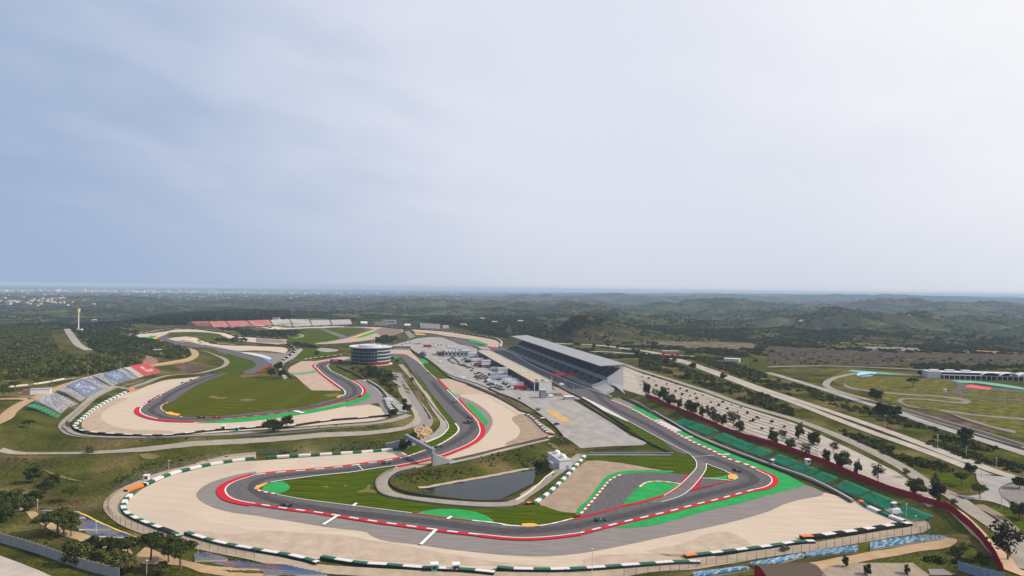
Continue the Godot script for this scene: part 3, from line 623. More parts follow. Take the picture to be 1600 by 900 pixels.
	sheet("gravel_trap", [-313.1,-1640.2, -296.6,-1663.7, -255.2,-1595.2, -240.5,-1510.7, -242,-1402.9, -251.2,-1346.5], 0.2, pink_sand)
	sheet("yellow_kerb", [-210,-1468.4, -185.1,-1451.6, -176.4,-1414.8, -195.8,-1411.3], 0.4, ochre, false)
	sheet("race_track", [-197,-1419.7, -163.1,-1402.9, -130.1,-1367.5, -97.8,-1321.5, -75.6,-1261.1, -54.2,-1184, -39.5,-1144, -24.9,-1053.1, -13.3,-968.3, -40.6,-1117.4, -69,-1152.8, -82.9,-1189.7, -107.4,-1260.6, -127.7,-1341.7, -160.6,-1381.1], 0.43, tar)
	sheet("green_runoff", [-87.3,-1330.7, -68.9,-1301.8, -40.9,-1206.2, -40.6,-1176.2, -57.4,-1214.1, -75.6,-1261.1], 0.5, green, false)
	sheet("red_kerb", [-39.5,-1166.6, -27.9,-1131.1, -22,-1080.2, -34.1,-1126.6], 0.5, red, false)
	sheet("service_road", [-237.4,-1511.3, -232.1,-1546.2, -192,-1370.1, -195,-1312.6], 0.3, runoff, false)

	# --- the paddock
	sheet("paddock", [-203.4,-1152.1, -181.9,-1324.8, -162.1,-1361.9, -134,-1348.4, -87.9,-1189, -75.4,-1176.9, -53.4,-1101.1, -6.7,-852.8, 49.7,-646.7, 61,-585.1, 75.1,-516.5, 81.7,-466.6, 89.3,-445.3, 85.5,-438.3, 66.4,-434.7, 44,-427.7, 44.1,-427.8, 40.4,-446.8, 35.6,-462.4, 31.5,-495.9, 19.6,-559.2, 4.1,-613.5, -24.1,-675.4, -10.7,-636.1, -41.8,-706.4, -65.7,-751.5, -90.7,-845.5, -116.1,-945.1, -156.9,-1078.3, -167.6,-1129.3, -198.6,-1134], 0.22, concrete, false)
	for q in [[-14,-651.4, 46.5,-470.7], [-1.3,-670.9, 58.4,-487.4], [13.5,-653.6, 65.6,-512.2], [-20.5,-627.8, 35.4,-446.5], [16.8,-604, 4.1,-608.2], [45.4,-537.8, 17.7,-548.3], [57.4,-490.7, 30.5,-502.8], [-116.1,-978.1, -32.4,-718], [-99.9,-1008.2, -24.4,-782.1], [-117.2,-1330.7, -155.4,-1078.5]]:
		road("concrete_joint", q, 0.45, 0.27, stone("joint_tar", 0.24, 0.225, 0.215), 12.0)
	sheet("ochre_panel", [28.3,-559.8, 35.1,-561.6, 45.8,-516.5, 43.5,-510.8, 38.5,-510.5], 0.3, ochre, false)
	sheet("pit_apron", [41.9,-698.7, 48.8,-685.9, 58,-637.8, 65.4,-621.8, 61,-613.4, 49,-637.1, 42.6,-678.9], 0.3, stone("pink_tar", 0.4, 0.27, 0.24, 0.85, "tar", 6.0), false)
	road("service_road", [-142.2,-876.9, -124.1,-808, -106,-738, -82.7,-639.4, -70.8,-593.4, -84,-649.4, -59.4,-543.4, -47.7,-495, -47.8,-475.6, -51.9,-454, -57.7,-439.5, -63.4,-428.5, -66.8,-423.2], 6.0, 0.36, lane)
	road("service_road", [-130.5,-772.5, -117.9,-722.2, -92.1,-612, -76.6,-556.8, -64.3,-510.5, -60.9,-488.7, -62.2,-473.2, -65.9,-462], 11.0, 0.36, runoff)
	road("footpath", [-122.6,-680.8, -112.3,-665.2, -93.6,-589.2, -80.9,-543.7, -70.6,-509.1, -65.9,-485.5, -67.2,-471, -74,-455.8, -82.6,-447, -104.7,-434.4, -153.1,-411.6, -201,-392.2, -232.7,-383.9, -258,-381.5, -283,-378.9], 5.0, 0.45, lane)
	road("service_road", [-145.1,-678.3, -126.6,-634.2, -108.1,-582.7, -96.4,-553.6, -83.7,-519, -78.4,-499.4, -82.7,-491.5], 7.0, 0.36, concrete)

	# --- to the right: car park, roads, karting ground
	sheet("car_park", [97.7,-704.8, 109.8,-754.4, 139,-864.9, 148.7,-786.6, 167.2,-701.3, 179.2,-638.2, 189.7,-574.6, 196.9,-538.8, 206.3,-497.4, 208.2,-465.1, 207.9,-404.7, 207,-365.9, 201.4,-329.8, 197.4,-309, 188.7,-307.7, 191.6,-325.1, 181.4,-349.5, 176.9,-384.6, 162.1,-429.1, 149.6,-465.7, 141.3,-517.1, 128.8,-568.2, 120.9,-613.9, 108.5,-654.2], 0.2, lot, false)
	road("service_road", [142.7,-895.5, 153.4,-811.9, 172.4,-723.6, 178.7,-688.5, 186.2,-653.7, 194.2,-588.4, 201.6,-551.9, 212.5,-512.3, 218,-458, 216.6,-383, 213.9,-363.1, 209.7,-342.2, 209.9,-323.8, 203.9,-298.3, 200.2,-278.4, 193.3,-256.1, 187.2,-248.1, 179.6,-236.1], 8.0, 0.3, lane)
	road("road", [236,-969.1, 238.6,-864.3, 241.3,-800.4, 244.5,-741.8, 246.1,-687.6, 252,-608.1, 261,-469.7, 261.2,-418.7, 261.8,-383.5, 263.2,-360.7, 267.8,-353.4], 8.0, 0.36, lot)
	road("road", [225.7,-942.9, 232.6,-842.7, 234.4,-777.7, 237.4,-719.9, 238.9,-667.5, 244.4,-589.7, 247.3,-473.1, 251.1,-426.6, 252.6,-390.1, 251.9,-360.2], 8.0, 0.36, lot)
	road("road", [302.5,-803.6, 307.2,-687.3, 307.3,-622.1, 308.9,-576, 309.6,-550.7, 307.7,-503, 308.5,-466.7, 309.6,-435.9, 309.6,-403.7], 9.5, 0.36, concrete)
	sheet("junction", [248.6,-364, 255.1,-358.8, 269.6,-357.9, 274.7,-353.7, 265.6,-341.9, 258.7,-347.8, 248.4,-342.5, 238.2,-332.7, 230,-314.9, 227.2,-301.3, 224.2,-301.2, 222.4,-314.6, 218.7,-316.9, 212,-319, 210.8,-328.9, 213.8,-324, 220.8,-324.3, 231.7,-332.4, 239.3,-349.2], 0.3, concrete)
	sheet("car_park", [261.6,-347.3, 253.2,-344.7, 243.3,-338.2, 235.2,-327.4, 231.5,-315, 231,-297.2, 270,-347.7], 0.25, runoff)
	sheet("lawn", [213,-307.4, 218.9,-307.6, 216.1,-286.6, 211.2,-271.6, 197,-253.2, 203.4,-273.1, 207.9,-288.3], 0.2, lawn)
	sheet("dirt_verge", [210.4,-309.1, 215.8,-310.7, 214.1,-294.9, 210.2,-284.1, 203.7,-267.6, 198.7,-263.4, 205.3,-282.7, 209.5,-297.3], 0.24, stone("dry_verge", 0.42, 0.34, 0.24, 0.95, "tufts", 9.0))
	sheet("lawn", [222.6,-363.5, 234.1,-364, 236.3,-352, 222.1,-332, 218.4,-337.1, 221.8,-351.3], 0.2, lawn)
	road("road", [313.4,-594.8, 318.1,-538.8, 319.7,-488.9, 320.6,-460.5, 322.9,-421.1], 6.0, 0.36, lane)
	road("service_road", [411.9,-811.5, 365.8,-766.6, 332,-718.4, 318,-682.8, 316.3,-646.4, 318.9,-605.4, 317.7,-596.6], 7.0, 0.36, lane)
	sheet("rough_grass", [409.7,-836.5, 411.7,-782.1, 441.5,-776.6, 477.1,-763.5, 484.3,-726, 516.7,-674.9, 350.9,-457.8, 351.5,-476.1, 344.9,-495.6, 348.9,-557.8, 333.8,-579.4, 341.6,-648.5, 340.3,-692.4, 351.4,-751.8], 0.2, pale_lawn)
	sheet("brown_field", [328.4,-556.4, 337.9,-552.7, 342.7,-513.2, 341.2,-485.2, 323.8,-465.2, 322,-492.4, 322.3,-527.1], 0.24, brown)
	sheet("green_runoff", [408.4,-826.7, 427.3,-811.9, 461,-791.2, 478.2,-765.2, 478.6,-732.8, 499.4,-733.2, 515.8,-686.2, 524.7,-698.2, 510.4,-749.3, 488.8,-756.7, 482.5,-772.2, 464.7,-797.6, 443.6,-820.9, 419.7,-842.4], 0.3, teal)
	sheet("blue_runoff", [410.9,-811.4, 427.6,-827.1, 437.8,-817.2, 411.7,-782.1, 395.2,-774.9], 0.33, paint(0.25, 0.5, 0.66))
	sheet("kart_track", [348.3,-713.9, 375.8,-754.1, 404,-781.4, 425.1,-793.5, 417.4,-793, 458.3,-786.6, 477.1,-763.5, 475.6,-736.3, 467.2,-713.8, 452.5,-692, 433.7,-671.2, 426.6,-667.5, 426.2,-655.3, 429.2,-629.8, 459.2,-610.8, 465.4,-619.1, 435.2,-638.6, 436.1,-659.1, 440.5,-668.6, 454.5,-681.1, 473.7,-674.5, 501.7,-667.5, 511.7,-680.8, 488.2,-695.1, 469.7,-707, 482.9,-733.2, 485.2,-776.6, 463.6,-795.8, 423.8,-805.2, 429.5,-808.7, 397.8,-783.6, 366.9,-746.7], 0.36, tar)
	sheet("kart_track", [348.3,-713.9, 344.2,-690.5, 349.4,-669.4, 351.5,-667.5, 370.2,-650.8, 399.2,-638.6, 412.5,-624.7, 409.4,-607, 395.5,-592.5, 389.1,-595.5, 375.1,-608.1, 358.7,-615.2, 345.2,-602.2, 339.8,-579.8, 344.9,-564.1, 357.1,-558.3, 369.7,-542.3, 397.2,-528.1, 391.2,-520.1, 365.4,-535.9, 351.3,-549.4, 350.3,-513.7, 349.7,-492.4, 354,-479.5, 346.7,-469.6, 344.5,-487.1, 345.3,-517.1, 348.9,-557.8, 336.6,-570.3, 337.8,-589.2, 345.4,-610, 357.4,-620.4, 379.4,-615.2, 394.2,-603.4, 403.1,-606.6, 403.1,-617, 394.5,-630.9, 365,-641.6, 347.5,-659.7, 343.3,-663.7, 336.3,-681.1], 0.36, runoff)
	sheet("red_runoff", [473.2,-710.8, 484.6,-718.8, 490.3,-695.2, 476.4,-681, 465.6,-697.8], 0.42, stone("pink_paint", 0.62, 0.12, 0.16, 0.7, "dust", 5.0), false)
	sheet("brown_field", [237.5,-1292.5, 310.4,-1319.4, 461.7,-1327.6, 465.1,-1237.2, 433.8,-1153.6, 385.4,-1171, 293.7,-1134.4, 259.4,-1223.9], 0.4, stone("tan_field", 0.45, 0.34, 0.24, 0.95, "tufts", 20.0, "blots", 150.0), true)
	sheet("field", [471.9,-1255.4, 516.4,-1221.3, 558.2,-1176.7, 624.2,-1155.9, 697.5,-1142.8, 852.4,-1135.2, 680.1,-905.4, 587.7,-927, 479.2,-886.9, 400.9,-897.9, 328.4,-872.8], 0.4, stone("heath", 0.215, 0.185, 0.135, 0.95, "tufts", 26.0, "blots", 160.0), true)
	sheet("field", [684,-1456.8, 740.9,-1434.7, 737.7,-1331.8, 691.5,-1280.8, 653.4,-1357.7], 0.5, pale_lawn, true)
	sheet("field", [653.2,-1264.7, 728.6,-1241.7, 736.6,-1171, 688.6,-1173.4, 620.1,-1179.1], 0.6, runoff, true)
	sheet("field", [807.7,-1220.4, 872.2,-1239, 895.2,-1192.3, 840.9,-1155.9, 772.9,-1155.6], 0.6, stone("orange_soil", 0.5, 0.3, 0.16, 0.95, "tufts", 20.0))
	road("road", [36.2,-1242.6, 116.5,-1230.1, 169.1,-1193.9, 189.8,-1149.7, 222.2,-1096.6, 238,-1010.6], 14.0, 0.5, lot, 20.0)
	road("road", [102.5,-1080.6, 154.1,-1087.5, 185,-1059.7, 226.6,-1068.7, 230.8,-979.8, 225.1,-901.3], 10.0, 0.5, lot, 20.0)
	road("road", [119.3,-1007.3, 168.2,-1018.1, 207.6,-1036, 247.9,-1042.3, 286.5,-974.1], 9.0, 0.5, lot, 20.0)
	sheet("lawn", [129.5,-1052.6, 162.5,-1075.1, 181.1,-1051.6, 158.3,-1031.3, 131.9,-1032.9], 0.3, lawn)
	road("footpath", [324.8,-863, 395.1,-884.7, 470.2,-870.3, 523.9,-841.8, 532.9,-782.5], 8.0, 0.4, lane, 20.0)

	# --- west: tracks in the wood, earth under the banks of seats
	road("road", [-930.8,-1423.1, -798.6,-1236.6, -725.6,-1132.8, -644.7,-1018.9, -586.7,-948.5], 11.0, 0.4, concrete, 12.0)
	road("dirt_road", [-304.5,-383.5, -316.2,-427.1, -328.6,-448.1, -345,-484.3, -354.3,-515.8, -369.2,-560.3, -377,-593.1, -384.6,-637.9, -385.8,-673.9, -391,-727.6, -392.9,-800.8, -398.3,-848.1, -432.8,-933.1, -459.6,-978.4, -514.6,-1038.2], 8.0, 0.4, earth, 6.0)
	road("dirt_road", [-381.9,-495.3, -359,-500.6, -350,-497.7], 7.0, 0.4, earth, 6.0)
	road("road", [-406.8,-552.6, -397.5,-567, -393.8,-601.9, -389.7,-613.1], 5.0, 0.4, concrete, 6.0)
	sheet("dirt_yard", [-383.8,-533.2, -374.7,-538.1, -373.4,-551, -378.7,-568.7, -348.1,-505.1, -361.5,-504], 0.3, stone("grey_soil", 0.32, 0.25, 0.19, 0.95, "tufts", 10.0))
	sheet("dirt_bank", [-404.9,-746.8, -473.5,-888.5, -409.7,-793.4, -392,-749], 0.4, stone("red_soil", 0.45, 0.28, 0.2, 0.95, "tufts", 10.0))
	sheet("dirt_road", [-222.3,-307.3, -220.7,-308.8, -212.5,-299.7, -205.8,-296.1, -192.1,-280.4, -182.6,-273.9, -172.5,-266.7, -165.7,-264.8, -157.2,-260.1, -148.4,-254.4, -141.6,-251.8, -132.7,-242.2, -133.5,-251.2, -110.2,-237.8, -99,-235, -87.3,-239.2, -80.4,-229.2, -78.6,-223.9, -103,-229.2, -112,-234.5, -130,-237.2, -132.7,-242.2, -143.5,-249, -150.9,-249.7, -162.5,-256.9, -171.4,-261.5, -186.7,-272.6, -194.3,-278, -210,-295.6], 0.22, earth)
	sheet("dirt_bank", [135.2,-255.3, 148.9,-260.5, 161.7,-265.8, 172,-268, 173.6,-264.7, 170.7,-261.4, 153.5,-255.9, 144.1,-251.9, 130.9,-247.1, 102.1,-234.6, 93.2,-233.5, 108.6,-238.8, 106.1,-243.7], 0.22, earth)
	sheet("dirt_yard", [129.5,-244.4, 140.1,-244.9, 145.6,-246.1, 146.3,-242.5, 148,-239.7, 133.3,-232.8, 114.1,-227.2, 106.1,-233.2, 110.3,-238.9, 119.2,-243.3], 0.24, stone("gravel_yard", 0.34, 0.28, 0.22, 0.95, "dust", 7.0, "drifts", 30.0))
	sheet("service_road", [149.2,-242.8, 155.3,-243.8, 157.8,-240.4, 148,-239.7], 0.26, runoff, false)
	sheet("road", [-180.6,-241.6, -168.5,-235.2, -157.7,-229.2, -149.2,-224.1, -155.2,-221, -165.8,-220.7], 0.3, lot, false)
	road("service_road", [-147,-395.3, -158.6,-389.9, -163.5,-386.4, -170.5,-379.7, -175.2,-371, -180.1,-363.4, -183.4,-354.9, -184.5,-341.7, -185.6,-330.8, -182.7,-315.9, -177.8,-305.7, -172.1,-298.3, -160.5,-286.4, -148.2,-277.4, -138.9,-272, -128.3,-265.8, -118.1,-261.2, -106.9,-256.4, -92.9,-251.1, -78.9,-244.3, -66.4,-240.5, -49,-238.3, -32,-236.8, 1.2,-236.5, 23.5,-237.8, 40.7,-240.3, 58.5,-244.5, 77.9,-251.7, 98.8,-260.3, 112.9,-264.7, 136,-273.8, 157.5,-282.6, 172.9,-288.4, 175.5,-290.6, 177.5,-300.8, 175.2,-314.6], 7.0, 0.3, stone("pale_lane", 0.44, 0.36, 0.27, 0.95, "dust", 7.0, "drifts", 40.0), 5.0)
	road("dirt_road", [177.1,-232.9, 175.3,-237.6, 179.4,-247.8, 182.9,-260.4, 188.4,-275.5, 194.1,-293, 196.2,-301.9, 196.1,-309.9], 5.5, 0.36, stone("pale_dirt", 0.5, 0.36, 0.25, 0.95, "dust", 7.0), 5.0)
	sheet("service_road", [111.5,-602, 125.4,-481.6, 102,-625.3, 108.4,-592.4, 116.2,-557.3, 121.7,-513.9, 126.9,-466.2, 137.7,-428.1, 139.2,-432.8, 128.5,-472.4, 123.2,-520.6, 115,-567.2, 105.6,-625.3], 0.3, lane, false)

	marks()

func marks() -> void:
	var red := Color(0.56, 0.028, 0.045)
	var white := Color(0.74, 0.73, 0.74)
	var amber := Color(0.75, 0.42, 0.04)
	var cream := Color(0.6, 0.52, 0.42)
	kerb([89.1,-614.7, 98.6,-578.3, 107.5,-522.3, 113.9,-480.9, 118.9,-448.4, 124.7,-424.9, 129.2,-401.5, 134.4,-392, 136.9,-380.8], 2.2, 3.2, red, white)
	kerb([136.9,-380.8, 138.5,-373, 139.6,-368.9, 137.6,-358.8, 132.6,-350.4, 128.8,-346.6, 121.5,-342.2], 0.7, 4.0, white, white)
	kerb(Array(flatten(beside(smooth(pairs([136.9,-380.8, 138.5,-373, 139.6,-368.9, 137.6,-358.8, 132.6,-350.4, 128.8,-346.6, 121.5,-342.2])), 0.7))), 2.8, 4.0, red, red)
	kerb(SOUTH_EDGE, 1.1, 4.6, white, red)
	kerb(Array(flatten(beside(smooth(pairs(SOUTH_EDGE)), 1.1))), 1.4, 4.0, red, red)
	kerb([28.7,-278.8, 17.3,-274.5, 7.6,-272.6, 1.2,-272.7, -11.7,-275.8], 0.6, 4.0, white, white)
	kerb(Array(flatten(beside(smooth(pairs([28.7,-278.8, 17.3,-274.5, 7.6,-272.6, 1.2,-272.7, -11.7,-275.8])), 0.6))), 2.4, 4.0, red, red)
	kerb(BASIN_EDGE, 1.1, 4.6, white, red)
	kerb(Array(flatten(beside(smooth(pairs(BASIN_EDGE)), 1.1))), 1.5, 4.0, red, red)
	kerb(WEST_TIP, 0.7, 4.0, white, white)
	kerb(Array(flatten(beside(smooth(pairs(WEST_TIP)), 0.7))), 3.6, 4.0, red, red)
	kerb([-132.7,-357.2, -125.7,-361.2, -118.2,-364, -104.4,-369.5, -91.2,-375.7, -77.2,-384.9, -67.6,-391.8, -59.6,-399.6], 1.3, 5.0, white, red)
	kerb([-133.2,-358.7, -126.2,-362.7, -118.7,-365.6, -104.8,-371.1, -91.6,-377.4, -77.6,-386.7, -67.9,-393.6, -60,-401.9], 1.6, 4.0, red, red, 0.58)
	kerb([-59.6,-399.6, -55.9,-406.7, -48.1,-421.3, -41.8,-437.7, -37.3,-456.8, -35.3,-470, -35.8,-482.8, -39.7,-499.6], 1.4, 3.0, white, cream)
	# the inner edge, run the other way
	kerb([-80.2,-739.9, -61.4,-661.7], 2.2, 4.0, red, red)
	kerb([-62.3,-661.6, -48.4,-606], 1.0, 4.0, white, white)
	kerb([-48.4,-606, -36.4,-554.6, -28.4,-522.4, -24,-500.6], 1.6, 1.8, white, red)
	kerb([-47.2,-611.3, -35.2,-559.1, -27,-524.4, -22.2,-500.7], 1.6, 4.0, red, red, 0.58)
	kerb([-24,-500.6, -21.4,-477.2, -22,-455.7, -25.5,-438.6, -30.6,-425.1, -35.7,-414.9, -41.5,-403.9, -53.4,-388.9, -63.7,-379.7], 0.7, 4.0, white, white)
	kerb(Array(flatten(beside(smooth(pairs([-24,-500.6, -21.4,-477.2, -22,-455.7, -25.5,-438.6, -30.6,-425.1, -35.7,-414.9, -41.5,-403.9, -53.4,-388.9, -63.7,-379.7])), 0.7))), 3.4, 4.0, red, red)
	kerb([-63.7,-379.7, -73.3,-374.2, -84.4,-365.6, -99.6,-358.7, -110.2,-352.2, -117,-348.1, -120.9,-345.1], 0.9, 4.5, white, white)
	kerb([-120.9,-345.1, -124,-340.5, -125.3,-337.4, -125.2,-334.7, -122.9,-331.1, -116.7,-326.8, -110.4,-324.2], 1.4, 2.4, red, white)
	sheet("orange_sausage_kerb", [-122.5,-343, -123.9,-340.2, -124.6,-336.1, -124.2,-333.4, -122.4,-331.9, -122.2,-335.7, -121.5,-338.9], 0.66, mats["orange_paint"])
	kerb([-110.4,-324.2, -95.3,-317.1, -79.1,-311.8, -63.5,-306.8, -41.6,-299.6], 0.5, 6.0, white, white)
	kerb([-41.6,-299.6, -26.3,-294.4, -15.8,-291.1], 0.8, 5.0, red, red)
	kerb([-15.8,-291.1, -5.5,-288.2, 1.3,-285.3, 12.6,-285.5, 19.5,-289.1, 28.2,-295.4], 1.1, 3.0, white, cream)
	sheet("orange_sausage_kerb", [5.4,-288.2, 10,-288.7, 12.3,-286.9, 12,-285.5, 5.3,-285.3], 0.66, mats["orange_paint"])
	sheet("orange_sausage_kerb", [119,-369.6, 122.5,-369.7, 121.7,-364.7, 118.8,-360.9, 115.8,-360.8], 0.7, mats["orange_paint"])
	kerb([118.3,-359.4, 121.8,-363.5, 121.7,-368.4, 119.2,-375.7], 1.0, 2.4, white, cream)
	kerb([112.8,-391.7, 119.2,-375.7], 0.6, 5.0, white, white)
	kerb([31.4,-299.6, 39.5,-320.1, 46.6,-339.3, 54.1,-358, 61.5,-367.6], 1.2, 2.8, red, white)
	kerb([88,-350.8, 84.1,-353.5, 76.2,-355.5, 70.8,-353.5, 65,-344.2], 1.2, 2.6, white, amber)
	kerb([102,-361.4, 110.8,-359.7, 116.1,-357.8], 0.7, 4.0, white, white)
	for s in [[109.2,-411.2, 108.4,-397.6, 104.5,-382.6, 98,-369.2, 90.7,-355.2, 82.9,-341.7, 74.7,-330.1], [113,-392.4, 109,-379.5, 102.5,-364.8, 96,-351.7, 89.6,-339.8, 81.7,-328.6, 71,-320.1], [108.8,-408.1, 123.8,-412], [89.4,-515.6, 96.2,-479.9, 104.2,-439.4, 109.7,-413.2], [-84.8,-380.4, -79.2,-369], [1.2,-285.1, -2.8,-286.3]]:
		stripe(s, 0.45)
	for s in [[-77.3,-284, -74.3,-295.7], [-34,-263.6, -29.8,-280.3], [-26.5,-292.9, -25,-296.5], [-70.7,-308.8, -70,-312.9]]:
		stripe(s, 1.4)
	stripe([-158.1,-498.5, -148.3,-489.4], 3.0)
	# terrace
	kerb([-307.8,-674.2, -302,-634.2, -294.1,-591.7, -285.4,-550.9, -279.5,-522.5, -288.1,-563.2, -278.7,-526.2, -272.4,-505.6], -1.6, 4.0, red, white)
	kerb([-272.4,-505.6, -267.2,-493.3, -259.6,-481.4, -249,-470.3, -238.1,-462, -225.8,-456.8, -209.7,-456.3], -4.0, 4.0, red, red)
	kerb([-272.4,-505.6, -267.2,-493.3, -259.6,-481.4, -249,-470.3, -238.1,-462], -0.9, 4.0, white, white, 0.66)
	kerb([-209.7,-456.3, -195,-463.9, -176.2,-479.1, -152.2,-503.4, -135.5,-533.9, -126,-559.4, -126.2,-574.3], -1.6, 4.0, red, red)
	kerb([-195,-463.9, -176.2,-479.1, -152.2,-503.4], -1.0, 5.0, cream, red, 0.66)
	kerb([-126,-559.4, -126.2,-574.3, -129.3,-595.4, -135.9,-618.1, -146.1,-643.9, -157.7,-669.8], -3.4, 4.0, red, red)
	kerb([-126.2,-574.3, -129.3,-595.4, -135.9,-618.1, -146.1,-643.9, -157.7,-669.8], -0.9, 4.0, white, white, 0.66)
	kerb([-157.7,-669.8, -174.8,-708.7, -196.9,-754.9, -214.4,-803.2, -224.1,-836.2, -227.8,-861.1], 0.8, 4.0, white, white)
	kerb([-239,-896.3, -243.9,-864.4, -238.5,-831.2, -220.7,-782.6, -199.6,-726.2, -172.1,-660.1, -150.5,-610.7], -3.2, 5.0, red, red)
	kerb([-243.9,-864.4, -238.5,-831.2, -220.7,-782.6, -199.6,-726.2, -172.1,-660.1, -150.5,-610.7, -142.9,-591.5, -139.2,-573.3, -140.6,-558.2], -1.0, 5.0, white, white, 0.66)
	sheet("orange_sausage_kerb", [-143.4,-562.9, -142.8,-573, -140.6,-572.2, -140.5,-560.7, -142.2,-558.1], 0.66, mats["orange_paint"])
	sheet("orange_sausage_kerb", [-244.2,-484.3, -242.7,-488.1, -237.4,-482.9, -230.9,-477.9, -231.4,-473.5, -238.7,-477.3], 0.66, mats["orange_paint"])
	kerb([-225.3,-470, -243.9,-485.5, -254.6,-498.8, -262.9,-518.7, -262.5,-528.2], 1.0, 3.0, white, red)
	kerb([-178.7,-1005.4, -170,-1012.4, -153.6,-998.5], 1.6, 4.0, red, red)
	kerb([-153.6,-998.5, -136.6,-949, -111.4,-858.8], 2.0, 4.0, red, white)
	kerb([-111.4,-858.8, -92.8,-784, -79.8,-736.1], 0.7, 4.0, white, white)
	kerb([-595.8,-1179.5, -573,-1144, -516.6,-1083.1, -496.2,-1105.7, -444.9,-1057.8, -394.2,-997.4], 2.0, 9.0, Color(0.45, 0.42, 0.6), Color(0.25, 0.23, 0.32))
	kerb([-559.3,-1101.3, -509.6,-1053, -459.9,-1006.1], -2.0, 9.0, Color(0.5, 0.35, 0.4), Color(0.3, 0.25, 0.3))

func flatten(p: PackedVector2Array) -> Array:
	var out := []
	for q in p:
		out.append_array([q.x, q.y])
	return out


# ---------------------------------------------------------------- plants
func leaves(seed_of: int, n: int, reach: Vector3, leaf: float, lumps: int, low := -1.0) -> ArrayMesh:
	var r := RandomNumberGenerator.new()
	r.seed = seed_of
	var v := PackedVector3Array()
	var nm := PackedVector3Array()
	var col := PackedColorArray()
	var centres := []
	for i in lumps:
		var a := TAU * (i + r.randf() * 0.6) / lumps * 1.618
		var y := clampf(lerpf(low, 0.85, (i + 0.5) / lumps), -0.85, 0.85)
		centres.append(Vector3(cos(a) * sqrt(1.0 - y * y), y, sin(a) * sqrt(1.0 - y * y)) * r.randf_range(0.42, 0.8))
	for i in n:
		var c: Vector3 = centres[r.randi() % lumps]
		var d := Vector3(r.randfn(), r.randfn(), r.randfn()).normalized()
		if d.y < -0.35 and low > -0.5 and r.randf() < 0.7:
			d.y = -d.y * 0.5
		var p: Vector3 = (c + d * r.randf_range(0.14, 0.4)) * reach
		var out := (d + Vector3(0, 0.35, 0)).normalized()
		var side := out.cross(Vector3(r.randfn(), r.randfn(), r.randfn())).normalized()
		var face := (out + side * r.randf_range(-0.7, 0.7)).normalized()
		side = face.cross(side).normalized()
		var up := face.cross(side)
		var s := leaf * r.randf_range(0.6, 1.3)
		var t := r.randf_range(0.55, 1.4)
		var tint := Color(t * r.randf_range(0.95, 1.15), t, t * 0.9)
		for q in [p - side * s - up * s * 0.5, p + up * s, p + side * s - up * s * 0.5, p - side * s * 0.7 + up * s * 0.5, p - up * s, p + side * s * 0.9 + up * s * 0.4]:
			v.append(q)
			nm.append((out + face * 0.6).normalized())
			col.append(tint)
	var arrays := []
	arrays.resize(Mesh.ARRAY_MAX)
	arrays[Mesh.ARRAY_VERTEX] = v
	arrays[Mesh.ARRAY_NORMAL] = nm
	arrays[Mesh.ARRAY_COLOR] = col
	var m := ArrayMesh.new()
	m.add_surface_from_arrays(Mesh.PRIMITIVE_TRIANGLES, arrays)
	return m

func foliage(key: String, r: float, g: float, b: float) -> StandardMaterial3D:
	var m := stone(key, r, g, b, 0.8, "", 1.0, "", 1.0, true)
	m.backlight_enabled = true
	m.backlight = Color(r, g, b).linear_to_srgb() * 0.6
	return m

var kinds := {}
# one tree of each kind: a tapered trunk with limbs, and a crown of leaf clumps; about eight metres high
func make_trees() -> void:
	var bark := stone("bark", 0.13, 0.095, 0.07, 0.9)
	var spec := {
		"umbrella_pine": [Vector3(4.3, 2.2, 4.1), 5.4, 0.32, 950, 0.4, 14, "pine_green", 0.085, 0.115, 0.03, -0.2],
		"round_tree": [Vector3(3.6, 3.3, 3.5), 3.9, 0.3, 950, 0.42, 14, "oak_green", 0.072, 0.1, 0.03, -0.7],
		"bushy_tree": [Vector3(3.4, 3.5, 3.2), 3.4, 0.26, 850, 0.45, 13, "olive_green", 0.12, 0.14, 0.045, -0.9],
		"upright_tree": [Vector3(2.4, 4.0, 2.3), 4.1, 0.2, 620, 0.36, 15, "grey_green", 0.075, 0.09, 0.045, -0.8],
		"thin_tree": [Vector3(3.2, 3.6, 3.0), 4.5, 0.18, 420, 0.3, 17, "dull_green", 0.085, 0.09, 0.055, -0.7],
	}
	for k in spec:
		var s: Array = spec[k]
		var pair := []
		for variant in 2:
			var o := Node3D.new()
			o.name = k
			var st := begin()
			var top: float = s[1]
			tube(st, Vector3(0, -0.5, 0), Vector3(0.15, top * 0.55, 0.1), s[2], s[2] * 0.7)
			tube(st, Vector3(0.15, top * 0.55, 0.1), Vector3(-0.1, top, 0), s[2] * 0.7, s[2] * 0.4)
			for i in 5:
				var a := TAU * i / 5.0 + variant
				tube(st, Vector3(0.1, top * (0.5 + 0.06 * i), 0.05), Vector3(cos(a) * s[0].x * 0.6, top + s[0].y * (0.1 + 0.08 * i), sin(a) * s[0].z * 0.6), s[2] * 0.45, 0.05, 5)
			part(o, "trunk", done(st), bark)
			part(o, "crown", leaves(k.hash() % 1000 + variant * 7, s[3], s[0], s[4], s[5], s[10]), foliage(s[6] + ("_light" if variant else ""), s[7] * (1.3 if variant else 0.9), s[8] * (1.2 if variant else 0.9), s[9] * (1.1 if variant else 0.85)), Transform3D(Basis.IDENTITY, Vector3(0, top, 0)))
			o.set_meta("category", "tree")
			pair.append(o)
		kinds[k] = pair

func tree(kind: String, at: Vector2, tall: float, label: String, group := "") -> void:
	var o: Node3D = kinds[kind][rng.randi() % 2]
	var c := copy(o, on_ground(at, -0.1), rng.randf() * TAU, tall / 7.0, label, group)
	c.scale *= Vector3(rng.randf_range(0.9, 1.12), 1.0, rng.randf_range(0.9, 1.12))

